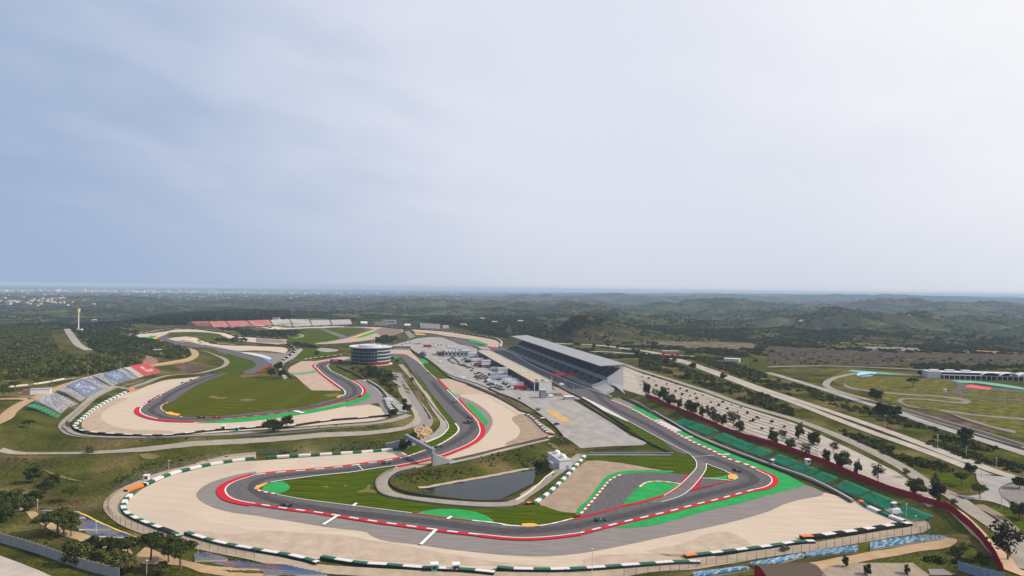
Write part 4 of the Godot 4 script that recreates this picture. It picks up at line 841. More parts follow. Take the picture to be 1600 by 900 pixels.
func trees(kind: String, flat: Array, tall: float, label: String, group: String, vary := 0.25) -> void:
	for p in pairs(flat):
		tree(kind, p, tall * rng.randf_range(1.0 - vary, 1.0 + vary), label, group)

# each with a label of its own
func named_trees(flat: Array, rows: Array) -> void:
	var p := pairs(flat)
	for i in rows.size():
		tree(rows[i][0], p[i], rows[i][1], rows[i][2])

func wood(called: String, zones: Array, mesh: Mesh, m: Material, gap: float, size: Vector2, fill: float) -> void:
	var places := []
	var tints := []
	var r := RandomNumberGenerator.new()
	r.seed = called.hash() % 1000 + zones.size()
	for flat in zones:
		var ring := pairs(flat)
		var lo := ring[0]
		var hi := ring[0]
		for p in ring:
			lo = lo.min(p)
			hi = hi.max(p)
		var y := lo.y
		while y < hi.y:
			var x := lo.x
			while x < hi.x:
				var p := Vector2(x + r.randf_range(-0.5, 0.5) * gap, y + r.randf_range(-0.5, 0.5) * gap)
				x += gap
				if patch_noise.get_noise_2d(p.x * 5.0, p.y * 5.0) > fill or (gap < 16.0 and not free_at(p)) or not Geometry2D.is_point_in_polygon(p, ring):
					continue
				var s := r.randf_range(size.x, size.y) * (0.75 + 0.5 * r.randf())
				places.append(Transform3D(Basis(Vector3.UP, r.randf() * TAU).scaled(Vector3(s, s * r.randf_range(0.75, 1.2), s)), on_ground(p, s * 0.3)))
				var t := r.randf_range(0.45, 1.5)
				tints.append(Color(t * r.randf_range(0.85, 1.25), t, t * 0.85))
			y += gap
	scatter(called, mesh, m, places, tints)

func vegetation() -> void:
	var clump := leaves(11, 70, Vector3(1.15, 0.95, 1.15), 0.36, 6, -0.3)
	var bush := leaves(12, 46, Vector3(1.2, 0.8, 1.2), 0.36, 5, -0.1)
	var spire := leaves(14, 60, Vector3(0.8, 1.7, 0.8), 0.34, 7, -0.9)
	for q in spaced(smooth(pairs([-933.7,-1422.5, -752.1,-1164.8, -666,-1044.8, -593.8,-947.5, -536.1,-878.4])), 6.0):
		occupy(q - Vector2(9, 5), q + Vector2(9, 34))
	wood("woodland", [[-834.6,-990.8, -1083.7,-1446.9, -1030,-1517.6, -981.4,-1497.7, -735.7,-1131.1, -640.4,-992, -583.3,-923.9, -556.8,-952.6, -529.8,-944.1, -571.2,-1090.4, -514.6,-1038.2, -454.1,-966.6, -399.9,-847.3, -421.8,-843.5, -477.4,-887.9, -406.5,-746.6, -394.3,-686, -397.5,-654.3, -396.7,-624.1, -427.3,-609.5, -441.5,-590.3, -464.6,-552.1]], clump, foliage("wood_green", 0.11, 0.135, 0.04), 6.4, Vector2(2.4, 4.2), 0.34)
	wood("woodland", [[-668.9,-1075.1, -734.9,-1227.1, -672.4,-1197.8, -617.9,-1169, -561.7,-1091.9, -514.6,-1038.2, -492.8,-937, -523.3,-932.7, -573.3,-950.3]], clump, foliage("oak_wood", 0.062, 0.09, 0.028), 7.0, Vector2(3.0, 4.6), 0.6)
	wood("pine_forest", [[-1636.4,-1996.9, -1440.4,-1922.7, -1351.6,-2062, -1118.7,-1911.9, -1049,-2037.4, -1124.9,-2529.4, -1141.8,-3048.8, -1017.1,-3104.2, -606.1,-1878.3, -665.5,-1778.5, -747.3,-1774.8, -806.1,-1705.6, -736,-1550, -791.7,-1538.1, -914.9,-1629.1, -1009.7,-1540.9, -1102.4,-1471.8, -1151.2,-1405.2]], spire, foliage("pine_wood", 0.055, 0.078, 0.032), 11.0, Vector2(3.6, 6.0), 0.7)
	wood("thicket", [[-622.6,-1446.9, -557,-1418.1, -531.4,-1464.8, -476,-1497.7, -435.6,-1420.9, -420.9,-1279.5, -486.6,-1301.3], [-384,-1181.1, -327,-1137, -304.5,-1080.3, -363.6,-1131.6], [-533.4,-1229.4, -487.1,-1252.4, -460,-1183, -513.5,-1188.6], [-259.2,-1298.5, -251.3,-1364.2, -226.4,-1342, -210.3,-1236.7, -230.3,-1170.8]], clump, mats["oak_wood"], 8.0, Vector2(2.6, 4.2), 0.6)
	var scrub := foliage("scrub_green", 0.105, 0.13, 0.045)
	wood("scrub", [[200.3,-1061.9, 221.1,-1019.9, 213.4,-891.1, 218,-841.1, 221.9,-772.2, 225.3,-713.7, 231.1,-645.4, 235.3,-567.6, 216.5,-522.1, 209,-561.2, 200.2,-606.7, 193.7,-673.2, 182.5,-743.8, 172.3,-793.5, 157.7,-834.7]], bush, scrub, 5.2, Vector2(1.4, 3.2), 0.16)
	wood("scrub", [[258.6,-1043.9, 285.5,-994.2, 303.5,-962.7, 294.9,-876.6, 293.8,-805.8, 293.6,-709, 258.8,-624.7, 256.4,-716.5, 253.1,-839.8, 254.5,-972], [283.1,-752, 295.4,-697.6, 298.3,-603.8, 302.6,-564.1, 300,-533.5, 299.3,-489.3, 301.7,-456.4, 303.8,-427.7, 292.9,-412.2, 280.7,-429, 280.3,-458.2, 279.9,-491.5, 274.2,-520.1, 272.3,-642.9, 261.6,-694.6]], bush, scrub, 4.6, Vector2(1.2, 2.6), 0.2)
	wood("scrub", [[227.8,-474.1, 237.5,-454.2, 236.4,-418.2, 238.2,-396.7, 245.6,-379.2, 242.7,-362.8, 234.2,-365.6, 222.7,-378.2, 219.9,-392.1, 222.8,-425.9, 224.1,-448.6], [276.3,-451.6, 277,-420.3, 287.1,-381.2, 274.4,-364.3, 263.7,-373.4, 264.2,-403.7, 265,-441.6]], bush, scrub, 3.0, Vector2(1.0, 2.3), 0.25)
	wood("scrub", [[174.1,-260.9, 176.9,-261.8, 176.1,-257.9, 179.5,-258.1, 177.7,-251.4, 172.2,-241.6, 169.5,-242.7, 166.2,-247.9, 158.5,-246.8, 150.1,-246.6, 160.3,-255.2, 168.2,-256.3]], bush, foliage("leafy_green", 0.1, 0.14, 0.034), 2.3, Vector2(0.9, 2.0), 0.3)
	wood("scrub", [[-62.9,-369.8, -43.4,-380.7, -26.6,-395.7, 1.2,-419.3, 22.4,-450.5, 36.2,-466, 43.5,-429.1, 39.5,-408.5, 22.6,-396.3, 15.1,-392.3, 1.3,-383.5, -24.4,-365.6, -44.2,-353.2, -47.7,-348.6, -56.9,-344.5], [-277.1,-371.1, -224.5,-370.5, -179.8,-386.2, -132.5,-407.6, -80.3,-435.1, -70.7,-438.6, -78,-422.6, -130.8,-402.5, -167.7,-383.5, -183.9,-365.8, -187.6,-347.3, -185,-325.7, -216.8,-357.9], [-222,-396.8, -154.2,-414.4, -105.2,-436.6, -83.8,-453, -101.6,-456.7, -159.6,-428.8, -216.4,-407.2]], bush, foliage("bank_green", 0.13, 0.17, 0.035), 2.6, Vector2(0.35, 0.95), 0.12)
	wood("scrub", [[-279.2,-373.9, -242.7,-371.8, -210.4,-361.3, -193.9,-341.3, -183.9,-311.2, -185.8,-295.6, -208.9,-299, -237.6,-318.5], [-215.3,-285.5, -194.7,-276.8, -164.2,-253.9, -156.1,-241.5, -194.3,-260.8], [-370.9,-496.1, -449.6,-739.8, -388.9,-756.5, -352.9,-581, -303.3,-448]], bush, mats["bank_green"], 4.0, Vector2(0.3, 0.8), -0.05)
	wood("scrub", [[-198.2,-826.2, -160.7,-813.1, -141.2,-799.5, -115.6,-699.8, -97.1,-609.4, -114.1,-647.1, -125.9,-661.1, -141.8,-693.5, -161.9,-731.2], [-163,-723.9, -139.3,-749.2, -121.7,-708.7, -107.5,-616.5, -85,-540.6, -88,-540.4, -114.9,-628.6, -139.5,-678.9]], bush, scrub, 4.0, Vector2(0.8, 2.2), 0.15)
	wood("thicket", [[-241,-1907.4, -188.8,-1843.8, -124.8,-1680.4, -68.8,-1495, -29,-1404.3, -6.9,-1344.3, 0.6,-1403.9, -19.1,-1553.8, -7.4,-1837.8, 74.7,-1958, 89.2,-2345.2, -129.3,-2142.2, -261.6,-2243.5], [1.3,-1940.2, 29.9,-2039.8, 93.2,-1962.5, 80.2,-1347, 34.2,-1405.2, 1.2,-1422.8]], clump, mats["oak_wood"], 9.0, Vector2(2.2, 4.0), 0.25)
	wood("scrub", [[44.8,-1430.5, 140,-1973.8, 256.8,-2097.5, 234.6,-1464.3, 197,-1305.3, 124.3,-1313.3, 80.2,-1347], [1.2,-4268.3, 768.5,-4677.6, 1334.8,-3556.9, 534.7,-1422.8, 468.9,-1348.6, 243.3,-1324.5, 230.2,-1416.3, 283.6,-2008.6, 146.7,-2069.5, 31.4,-2142.2], [801.4,-2134.2, 1525.3,-2032.5, 890.3,-1185.6, 728.6,-1193.9, 663,-1283.7, 471.9,-1255.4]], bush, mats["scrub_green"], 10.0, Vector2(1.6, 3.2), -0.02)
	wood("scrub", [[428,-1138.2, 534.5,-1083.6, 695.9,-1022.3, 753.1,-1002.7, 655.7,-872.8, 564,-923.8, 403,-902.5, 336.3,-893.9]], bush, mats["scrub_green"], 17.0, Vector2(1.2, 2.6), 0.3)
	# far slopes: what grows there is seen as one mass
	var places := []
	var tints := []
	var r := RandomNumberGenerator.new()
	r.seed = 77
	for i in 170000:
		var q := exp(lerpf(log(1000.0), log(7500.0), r.randf()))
		var a := deg_to_rad(r.randf_range(-43.0, 43.0))
		var p := Vector2(sin(a) * q, -cos(a) * q)
		if q < 2000.0 and a < 0.06 and a > -0.5:
			continue
		var n := patch_noise.get_noise_2d(p.x * 0.8, p.y * 0.8) + 0.6 * patch_noise.get_noise_2d(p.x * 3.0, p.y * 3.0)
		if n < r.randf_range(-0.12, 0.28) or not free_at(p):
			continue
		var s := r.randf_range(1.5, 3.2) * (1.0 + q / 3500.0)
		places.append(Transform3D(Basis(Vector3.UP, r.randf() * TAU).scaled(Vector3(s, s * 0.9, s)), on_ground(p, s * 0.3)))
		var t := r.randf_range(0.6, 1.25)
		tints.append(Color(t, t, t * 0.95))
	scatter("hillside_scrub", bush, foliage("hill_green", 0.085, 0.11, 0.045), places, tints)

	make_trees()
	named_trees([-216.9,-295.6, -204.5,-281.9, -203.6,-276.1, -237,-339.4, -219.4,-323, -222.9,-333.2, -213.2,-306.6, -200.3,-311.7, -235.7,-383.7, -290,-411.4, -276.5,-427.1, -208.2,-295.9, -177.8,-262.3, -173.5,-262.5, -171.3,-262.6, -167.1,-260.7, -152.1,-249.6, -157.6,-244.9, -147.9,-235, -147.8,-241.7, -141.8,-241.9, -135.6,-243, -134.6,-231.4, -128.8,-229.2, -125.3,-239, -118.2,-237.6, -111.5,-232.1, -115.9,-228.1, -127.9,-227.7, -138.1,-240.3], [
		["round_tree", 10.0, "tall dark tree at the left edge above the sandy path"], ["round_tree", 9.0, "dense dark tree below the tall one at the left edge"], ["bushy_tree", 8.0, "leafy dark tree just left of the sandy path"],
		["round_tree", 8.5, "largest dark round tree on the open slope left of the gravel trap"], ["round_tree", 7.0, "middle tree of the dark row on the open left slope"], ["round_tree", 7.0, "narrow tree at the right of the dark row on the left slope"], ["round_tree", 7.5, "dark tree beside the white lamp post above the seats"],
		["umbrella_pine", 6.5, "lone umbrella pine with its shadow on the mown left slope"], ["bushy_tree", 5.5, "small tree standing against the pale road below the terrace"], ["umbrella_pine", 5.5, "small dark pine on the bright grass left of the terrace bend"], ["thin_tree", 5.5, "small tree at the outer corner of the terrace barrier"],
		["bushy_tree", 7.0, "leafy tree right of the sandy path at the left edge"], ["umbrella_pine", 7.5, "dark pine beside the sandy path left of the blue seats"], ["umbrella_pine", 9.0, "left one of two tall pines in front of the blue seats"], ["umbrella_pine", 8.5, "right one of two tall pines in front of the blue seats"],
		["umbrella_pine", 6.0, "small pine with a bare stem on the sandy path by the seats"], ["round_tree", 4.5, "round bush below the sandy path, right of the pines"], ["bushy_tree", 5.0, "low bush on the grass above the grey metal fence"], ["bushy_tree", 10.0, "big olive coloured tree in front of the grey metal fence"],
		["round_tree", 7.0, "leafy tree behind the big olive coloured one"], ["umbrella_pine", 6.5, "left pine of the dark row right of the olive tree"], ["umbrella_pine", 6.5, "right pine of the dark row near the lower seats"], ["bushy_tree", 8.0, "bright leafy tree at the bottom edge right of the olive one"],
		["bushy_tree", 8.0, "leafy tree at the bottom edge by the brown shade"], ["umbrella_pine", 9.5, "left crown of the big pine pair below the near barrier"], ["umbrella_pine", 8.5, "middle pine of the clump below the near barrier"], ["umbrella_pine", 9.5, "right hand big pine with a clear trunk below the near barrier"],
		["bushy_tree", 5.5, "low bush at the bottom edge below the pine clump"], ["bushy_tree", 8.0, "leafy bush left of the shaded sandy ground at the bottom"], ["round_tree", 7.0, "dark tree left of the big pine clump"]])
	named_trees([-150.6,-426.9, -145.8,-429.2, -143.8,-440.3, -63.9,-413.4, -61.2,-426.9, -83.5,-536.2, -75.6,-499.6, -82.8,-480.5, -101.7,-702, -260,-764.1, -243.9,-695.3, -230.5,-687.6, -278.2,-980.8, 16.8,-389.8, 180.4,-246.7, 195.9,-312.4, 194.2,-326.2, 187.3,-346.9, 206.3,-355.1, 200.3,-307.3, 226.1,-341.6, 220.1,-319.3, 245.3,-363, 251.7,-337.2, 217.8,-291.6, 123.6,-235.2, 139.4,-238.7, 118.9,-240.9, 322.8,-603.1, 287.3,-526.8, 296.2,-525.4, 298.1,-446.2, 407.9,-691.5, 472.4,-788, 296.2,-443.3], [
		["round_tree", 9.0, "left tree of the three before the long terrace barrier"], ["round_tree", 8.0, "middle tree of the three before the long terrace barrier"], ["round_tree", 8.5, "right tree of the three, higher up the terrace barrier"], ["round_tree", 8.0, "dark tree at the left end of the concrete bridge"], ["round_tree", 9.0, "dark tree beside the heap of pale stones"],
		["round_tree", 4.5, "small round tree at the bend of the beige footpath"], ["round_tree", 7.5, "large round tree between footpath and service road"], ["round_tree", 6.5, "dark tree beside the stack of white barrier blocks"], ["round_tree", 5.0, "lone dark tree on the grass verge left of the racing line"],
		["round_tree", 10.0, "tall dark tree at the junction left of the pink gravel"], ["round_tree", 9.0, "left bush like tree at the edge of the terrace lawn"], ["round_tree", 8.5, "right bush like tree beside the white stones"], ["bushy_tree", 9.0, "tree on the bright lawn behind the white blocks"], ["round_tree", 5.0, "dark bush at the left wall of the white pump house"],
		["thin_tree", 14.0, "largest loose grey tree by the sandy track at lower right"], ["upright_tree", 12.5, "spiky tree at the end of the car park behind the red fence"], ["bushy_tree", 9.5, "round tree just behind the red fence near the end of the car park"], ["thin_tree", 9.0, "tree behind the red fence where the car park narrows"],
		["thin_tree", 5.0, "slim tree on the verge between the two lanes of the car park"], ["thin_tree", 4.0, "small bare tree on the verge below the spiky one"], ["umbrella_pine", 6.0, "tree on the grass corner beside the scrub"], ["umbrella_pine", 6.5, "tree on the traffic island beside the dark post"],
		["round_tree", 6.5, "tree at the top of the grass corner by the road"], ["round_tree", 7.0, "dark tree cut by the right edge by the round parking place"], ["round_tree", 8.0, "dark tree at the right edge over its own black shadow"], ["upright_tree", 4.2, "small pointed tree in the middle of the gravel yard"],
		["upright_tree", 3.6, "small pointed tree at the right of the gravel yard"], ["upright_tree", 4.0, "small pointed tree at the edge of the sandy bank"], ["round_tree", 12.0, "big dark tree beside the long beige wall by the kart track"], ["round_tree", 12.0, "left one of the large dark trees between the two roads"],
		["round_tree", 10.0, "right one of the large dark trees between the two roads"], ["round_tree", 9.0, "dark tree overhanging the grey road beside the wall"], ["umbrella_pine", 10.0, "lone tree on the oval infield of the kart track"], ["round_tree", 8.0, "tree beside the blue start area of the kart track"], ["round_tree", 6.5, "dark tree on the road verge at upper right"]])
	var row := pairs([123.4,-619.6, 127.5,-603.7, 133.3,-606.8, 131.6,-589.7, 133.9,-588.9, 133,-568.5, 136.4,-551.6, 139.8,-539, 142,-533, 144.9,-515.4, 146.3,-498.9, 150,-497.3, 151,-483.6, 156.1,-477.3, 157.3,-467.7, 165.2,-428, 175,-438.8, 171.1,-416.8, 188,-444.2, 171.9,-397.1, 190.5,-428.5, 177.5,-382.9, 193.3,-407.8, 181.1,-371.8, 182.7,-358.6])
	for i in row.size():
		tree(["upright_tree", "thin_tree", "bushy_tree"][i % 3], row[i], [11.5, 9.0, 8.0, 12.0, 9.0][i % 5] * (0.85 if i > 14 else 1.0), "%s tree in the row along the red fence, %s from the grandstand" % [["slim grey green", "loose leaved", "round dark"][i % 3], ["first", "second", "third", "fourth", "fifth", "sixth", "seventh", "eighth", "ninth", "tenth", "eleventh", "twelfth", "thirteenth", "fourteenth", "fifteenth", "sixteenth", "seventeenth", "eighteenth", "nineteenth", "twentieth", "twenty-first", "twenty-second", "twenty-third", "twenty-fourth", "twenty-fifth"][i]], "trees along the red fence")
	trees("round_tree", [150.6,-773.7, 144.1,-748.1, 156.4,-749.3, 147,-728.8, 137.7,-709.4, 150.1,-714.1, 159.4,-733.8, 129.9,-684.2, 144,-675.5, 147.8,-662.9, 157.7,-690.1, 165.5,-704.7, 167,-694.3, 168.6,-691, 150.9,-653.9, 154.3,-639.1, 163.4,-658, 166,-643, 155.6,-619.4, 161.3,-614.3, 169.9,-628.9, 163.1,-598.7, 174.8,-620.9, 170.8,-581.8, 157.3,-571.2, 160,-555.5, 162.6,-540.6, 181.2,-582.5, 184.9,-570.9, 168.2,-530.7, 172.4,-565.4, 174.7,-550, 188.8,-559.8, 178.7,-537.6, 171.6,-517.2, 175.4,-499, 178.2,-500.9, 184.8,-512.4, 185.9,-510.6, 173.9,-471.9, 190.2,-496.3, 181.4,-472.3, 192.5,-479.5, 183.9,-529.8], 2.2, "small round sapling growing in a row of the pale car park", "saplings in the car park", 0.4)
	trees("round_tree", [-162.3,-742.3, -179.5,-775.8, -147.8,-722.4, -140.8,-712.9, -140.9,-734, -122.7,-695.7, -118.6,-646.7, -149.3,-894.9, -161.6,-929.2, -129.4,-694.9, -161.5,-778.3, -155.1,-779.3, -219.6,-879.3, -120.1,-656.5, -134.5,-697.5, -143.1,-706, -153.3,-736, -125.6,-708.2, -143.1,-716], 5.5, "dark shrubby tree on the planted mound below the round tower", "trees round the foot of the tower", 0.35)
	trees("round_tree", [137.8,-1142.4, 166.8,-1177.5, 148.1,-1010.9, 161.2,-989.5, 125.7,-1083.7, 187.2,-1017.6, 194,-1003.5, 253.4,-1223, 264.6,-1241.9, 199.8,-947, 199.8,-921.3, 218.1,-911.8, 168,-837.5, 198.2,-840.7, 191.1,-736.8, 220,-826.5, 198.5,-876.9, 228.2,-733.8], 7.0, "dark roundish tree on the scrub between the grandstand and the highway", "trees on the scrub behind the grandstand", 0.35)
	trees("umbrella_pine", [-393.1,-567.4, -394.1,-586.5, -394.4,-532.4, -392.4,-540.8, -374.5,-510.4, -373.8,-503.1, -444.6,-893.1, -444.5,-918.9, -425.1,-896.1, -471.1,-964.3], 7.0, "dark pine on the bare ground above the seat terraces", "pines above the seat terraces", 0.3)
	for k in kinds:
		for o in kinds[k]:
			o.free()


# ---------------------------------------------------------------- barriers, walls and fences
var block_meshes := {}
func block_mesh(cover: String) -> ArrayMesh:
	if block_meshes.has(cover):
		return block_meshes[cover]
	var rubber := stone("tyre_rubber", 0.03, 0.03, 0.032, 0.9, "dust", 3.0)
	var tops := {"green": stone("belt_green", 0.012, 0.11, 0.07, 0.6, "dust", 3.0), "white": stone("belt_white", 0.62, 0.62, 0.64, 0.6, "dust", 3.0), "orange": stone("belt_orange", 0.6, 0.16, 0.03, 0.6), "red": stone("belt_red", 0.55, 0.05, 0.04, 0.6), "black": rubber}
	# one metre long, 1.3 high, 2.4 deep: stacked tyres with a belt over the top and the track side
	var st := begin()
	for k in 4:
		box(st, Vector3(0, 0.13 + 0.28 * k, 0.1), Vector3(0.97, 0.26, 2.1 - 0.05 * (k % 2)))
	var m := done(st)
	st = begin()
	hull(st, [Vector3(-0.5, 1.1, 1.1), Vector3(-0.5, 1.0, -1.1), Vector3(0.5, 1.0, -1.1), Vector3(0.5, 1.1, 1.1), Vector3(-0.49, 1.26, 1.0), Vector3(-0.49, 1.1, -1.05), Vector3(0.49, 1.1, -1.05), Vector3(0.49, 1.26, 1.0)])
	box(st, Vector3(0, 0.5, -1.08), Vector3(0.99, 0.96, 0.06))
	st.generate_normals()
	st.commit(m)
	m.surface_set_material(0, rubber)
	m.surface_set_material(1, tops[cover])
	block_meshes[cover] = m
	return m

# a run of tyre blocks; "inner" is +1 when the track lies to the left of the run
func tyre_wall(label: String, flat: Array, covers: Array, long: Array, inner := 1.0, size := 1.0, called := "tyre_barrier") -> void:
	var line := smooth(pairs(flat))
	var p := spaced(line, 1.0)
	var o := thing(called, label, "barrier", on_ground(p[p.size() / 2]))
	var i := 0
	var k := 0
	while i < p.size() - 2:
		var l := int(long[k % long.size()])
		var j := mini(i + l, p.size() - 1)
		var d := p[j] - p[i]
		var mid := (p[i] + p[j]) / 2.0
		var yaw := atan2(-d.y, d.x) + (0.0 if inner < 0.0 else PI)
		var b := Basis(Vector3.UP, yaw) * Basis.from_scale(Vector3(d.length() - 0.08, size, size))
		part(o, "tyre_block", block_mesh(covers[k % covers.size()]), null, Transform3D(b, on_ground(mid, 0.12) - o.position))
		i = j
		k += 1

func debris_fence(label: String, flat: Array, tall: float, gap: float) -> void:
	var p := spaced(smooth(pairs(flat)), gap)
	var o := thing("debris_fence", label, "fence", on_ground(p[p.size() / 2]))
	var steel := stone("galvanised", 0.1, 0.1, 0.1, 0.6)
	var st := begin()
	tube(st, Vector3(0, -0.3, 0), Vector3(0, tall, 0), 0.09, 0.07, 5)
	var post := done(st)
	for q in p:
		part(o, "post", post, steel, Transform3D(Basis.IDENTITY, on_ground(q) - o.position))
	var mesh := stone("wire_mesh", 0.16, 0.16, 0.16, 0.7)
	mesh.transparency = BaseMaterial3D.TRANSPARENCY_ALPHA
	mesh.albedo_color.a = 0.16
	st = begin()
	for i in p.size() - 1:
		quad(st, on_ground(p[i], 0.1) - o.position, on_ground(p[i + 1], 0.1) - o.position, on_ground(p[i + 1], tall - 0.1) - o.position, on_ground(p[i], tall - 0.1) - o.position)
	part(o, "wire_netting", done(st), mesh)
	st = begin()
	for i in p.size() - 1:
		for f in [0.02, 0.5, 0.98]:
			tube(st, on_ground(p[i], tall * f + 0.1) - o.position, on_ground(p[i + 1], tall * f + 0.1) - o.position, 0.03, 0.03, 3)
	part(o, "cable", done(st), steel)

func panel_fence(called: String, label: String, flat: Array, tall: float, long: float, m: Material, n: Material) -> void:
	var p := spaced(smooth(pairs(flat)), long)
	var o := thing(called, label, "fence", on_ground(p[p.size() / 2]))
	for i in p.size() - 1:
		var d := p[i + 1] - p[i]
		var mid := (p[i] + p[i + 1]) / 2.0
		var b := Basis(Vector3.UP, atan2(-d.y, d.x))
		var slope := atan2(height(p[i + 1].x, p[i + 1].y) - height(p[i].x, p[i].y), d.length())
		part(o, "fence_panel", box_mesh(Vector3(d.length() - 0.06, tall, 0.12), Vector3(0, tall / 2.0 - 0.1, 0)) if i == p.size() - 2 else cached_panel(d.length(), tall), m if i % 3 else n, Transform3D(b * Basis(Vector3.BACK, slope), on_ground(mid) - o.position))
		part(o, "fence_post", cached_panel(0.26, tall + 0.25), n, Transform3D(b, on_ground(p[i]) - o.position))

var panel_meshes := {}
func cached_panel(long: float, tall: float) -> ArrayMesh:
	var key := "%.1f,%.1f" % [long, tall]
	if not panel_meshes.has(key):
		var st := begin()
		box(st, Vector3(0, tall / 2.0 - 0.1, 0), Vector3(long - 0.06, tall, 0.12 if long > 1.0 else 0.2))
		if long > 1.0:
			for k in int(long / 0.5):
				box(st, Vector3(-long / 2.0 + 0.25 + k * 0.5, tall / 2.0 - 0.1, 0), Vector3(0.2, tall - 0.1, 0.2))
		panel_meshes[key] = done(st)
	return panel_meshes[key]

func barriers() -> void:
	var gw := ["green", "white"]
	tyre_wall("green and white tyre wall along the upper side of the near gravel trap", [-66.9,-418.2, -76.4,-414.4, -87,-409.4, -103,-404.3, -117.7,-399.7, -127.2,-397.3, -140.4,-392.6], gw, [5, 7], -1.0)
	tyre_wall("green and white tyre wall curving up the left side of the near gravel trap", [-146.1,-390.5, -154.4,-386.1, -161,-380.5, -167.8,-373.7, -172.7,-365.6, -177.1,-357.3, -179.1,-348.3, -180.4,-337.8], gw, [5, 7], -1.0)
	tyre_wall("orange blocks at the gap in the tyre wall left of the gravel trap", [-180.5,-335.9, -182.6,-331, -183.6,-325.3], ["orange"], [3, 4], -1.0)
	tyre_wall("green and white tyre wall round the lower left end of the gravel trap", [-178.5,-324.4, -176.9,-316.2, -173.4,-307, -169.5,-300.1, -163.6,-293.2, -157.3,-287.9, -149.6,-282.4, -141.6,-277.1, -135.5,-273.3, -129.5,-268.3], ["green", "white", "green", "white", "green", "white", "green", "white", "green", "white", "green", "white", "green", "white", "black", "black"], [4, 5], -1.0)
	tyre_wall("green and white tyre wall along the left part of the bottom barrier", [-128.6,-272.3, -121.8,-268, -115.1,-264.2, -108.9,-261.1, -101.6,-258.2, -94.6,-255.6, -87.7,-253.1, -82.4,-251.4, -77,-249.4, -72.1,-246.6, -68.3,-244.3], gw, [5, 7], -1.0)
	tyre_wall("green and white tyre wall along the middle of the bottom barrier", [-68.4,-249.6, -60,-246.5, -51.3,-244, -41.4,-242.9, -32.7,-241.2, -28.1,-240.8, -19,-240.3, -13.9,-239.7, -4.3,-237.6], gw, [6, 7], -1.0)
	tyre_wall("green and white tyre wall on the right of the bottom middle, towards the gap", [-4.1,-242.1, 1.2,-240.9, 6.9,-240.8, 16.5,-240.9, 25.6,-242, 33.8,-243.5, 43.3,-245.6, 51,-247.1, 59.6,-248.8, 63.2,-249.5, 70.2,-249.4], gw, [6, 7], -1.0)
	tyre_wall("green and white tyre wall with an orange end at bottom right", [65.7,-254.6, 67.7,-255.6, 70.2,-256, 78.7,-258.4, 86.9,-261, 100.8,-265.4, 108.1,-268.2, 114.1,-270.5, 121.4,-271.3], ["orange", "green", "white", "green", "white", "green", "white", "green", "white", "green", "white", "orange", "black"], [5, 6], -1.0)
	tyre_wall("wide dark tyre wall with white panels and red caps at the right corner", [117.8,-275.5, 124.3,-276.4, 132.2,-279.3, 141.5,-282.4, 149.7,-285.5, 158.1,-288.6, 166,-291.8, 172.3,-293.2], ["orange", "black", "white", "black", "white", "black", "white", "black", "white", "black", "white", "black", "white"], [5, 5, 6, 5, 6], -1.0, 1.25)
	tyre_wall("green and white tyre wall below the screen at the right corner", [171.7,-297, 171.3,-298.6, 169.2,-303.7, 167.8,-309, 166.3,-314.5, 167,-325.1], ["white", "green", "white", "green", "orange"], [7, 6, 7, 6, 9], -1.0)
	tyre_wall("green and white tyre wall round the left end of the terrace gravel", [-323.7,-575.8, -317.1,-547.6, -309.6,-519.6, -300,-489.8, -290.1,-465.1, -281.1,-442.8, -276,-432.5, -268.6,-424.2, -259.2,-417.7], ["green", "white"], [4, 5], -1.0, 1.0)
	tyre_wall("short orange piece at the far end of the terrace tyre wall", [-327,-591.9, -324.4,-578.4], ["orange"], [4, 4], -1.0, 1.0)
	tyre_wall("black and white tyre wall along the lower side of the terrace gravel", [-256.1,-416.5, -244.9,-413.4, -232,-411.2, -219.7,-409.7, -203.6,-412.3, -187,-427.1, -169.7,-434, -155.8,-440.8], ["white", "black"], [6, 6], -1.0)
	tyre_wall("black and white tyre wall at the right of the lower terrace gravel", [-150.2,-431.6, -140.2,-444.8, -130.2,-455.7, -120.6,-464.8, -106.8,-471.3, -94.4,-478.6, -84.6,-485.1], ["black", "white", "black"], [9, 8, 9], -1.0)
	tyre_wall("short stack of white and black blocks at the end of the terrace", [-101,-553.3, -96.2,-535.3, -90.9,-514.4, -86.7,-502.7], ["white", "black"], [4, 3], 1.0, 1.5)
	tyre_wall("green and white tyre wall at the corner of the paddock gravel", [12.5,-538.9, 16.3,-526, 20,-505.7, 23.3,-485.3, 26,-471, 29.2,-463.6], ["green", "white", "green", "white", "green", "white", "red"], [4, 3], 1.0)
	tyre_wall("thin green and white barrier beside the brown gravel and the pump house", [46.1,-411.9, 39.8,-391.7, 31.2,-365.6, 22.9,-342.4, 16.5,-326.4, 10.9,-315.4], gw, [5, 5], -1.0, 0.8)
	tyre_wall("orange blocks at the foot of the thin green and white barrier", [9.8,-316, 7.9,-314.6], ["orange"], [4, 4], 1.0)
	tyre_wall("row of white blocks behind the pink gravel left of the tower", [-274.9,-906.7, -267.8,-935, -255.1,-956.4, -240.8,-979.9], ["white", "black"], [8, 4], -1.0, 1.3)
	tyre_wall("far row of white blocks along the upper edge of the circuit", [-695.3,-1238.5, -686.6,-1287.4, -700.6,-1386.7, -675.5,-1415.7, -639.8,-1407.3, -590.7,-1358.3, -534.6,-1314.3, -493.6,-1303.5, -425.9,-1265.8], ["white", "black"], [14, 7], -1.0, 1.6)
	tyre_wall("far row of white blocks under the red and white seats", [-615.5,-1443, -588.3,-1497.7, -540.8,-1542.3, -560.4,-1556.4, -524.9,-1601.5, -478.5,-1651.2, -420.4,-1697.5, -333.9,-1682.9, -262.4,-1607.4], ["white", "black"], [16, 9], -1.0, 1.8)
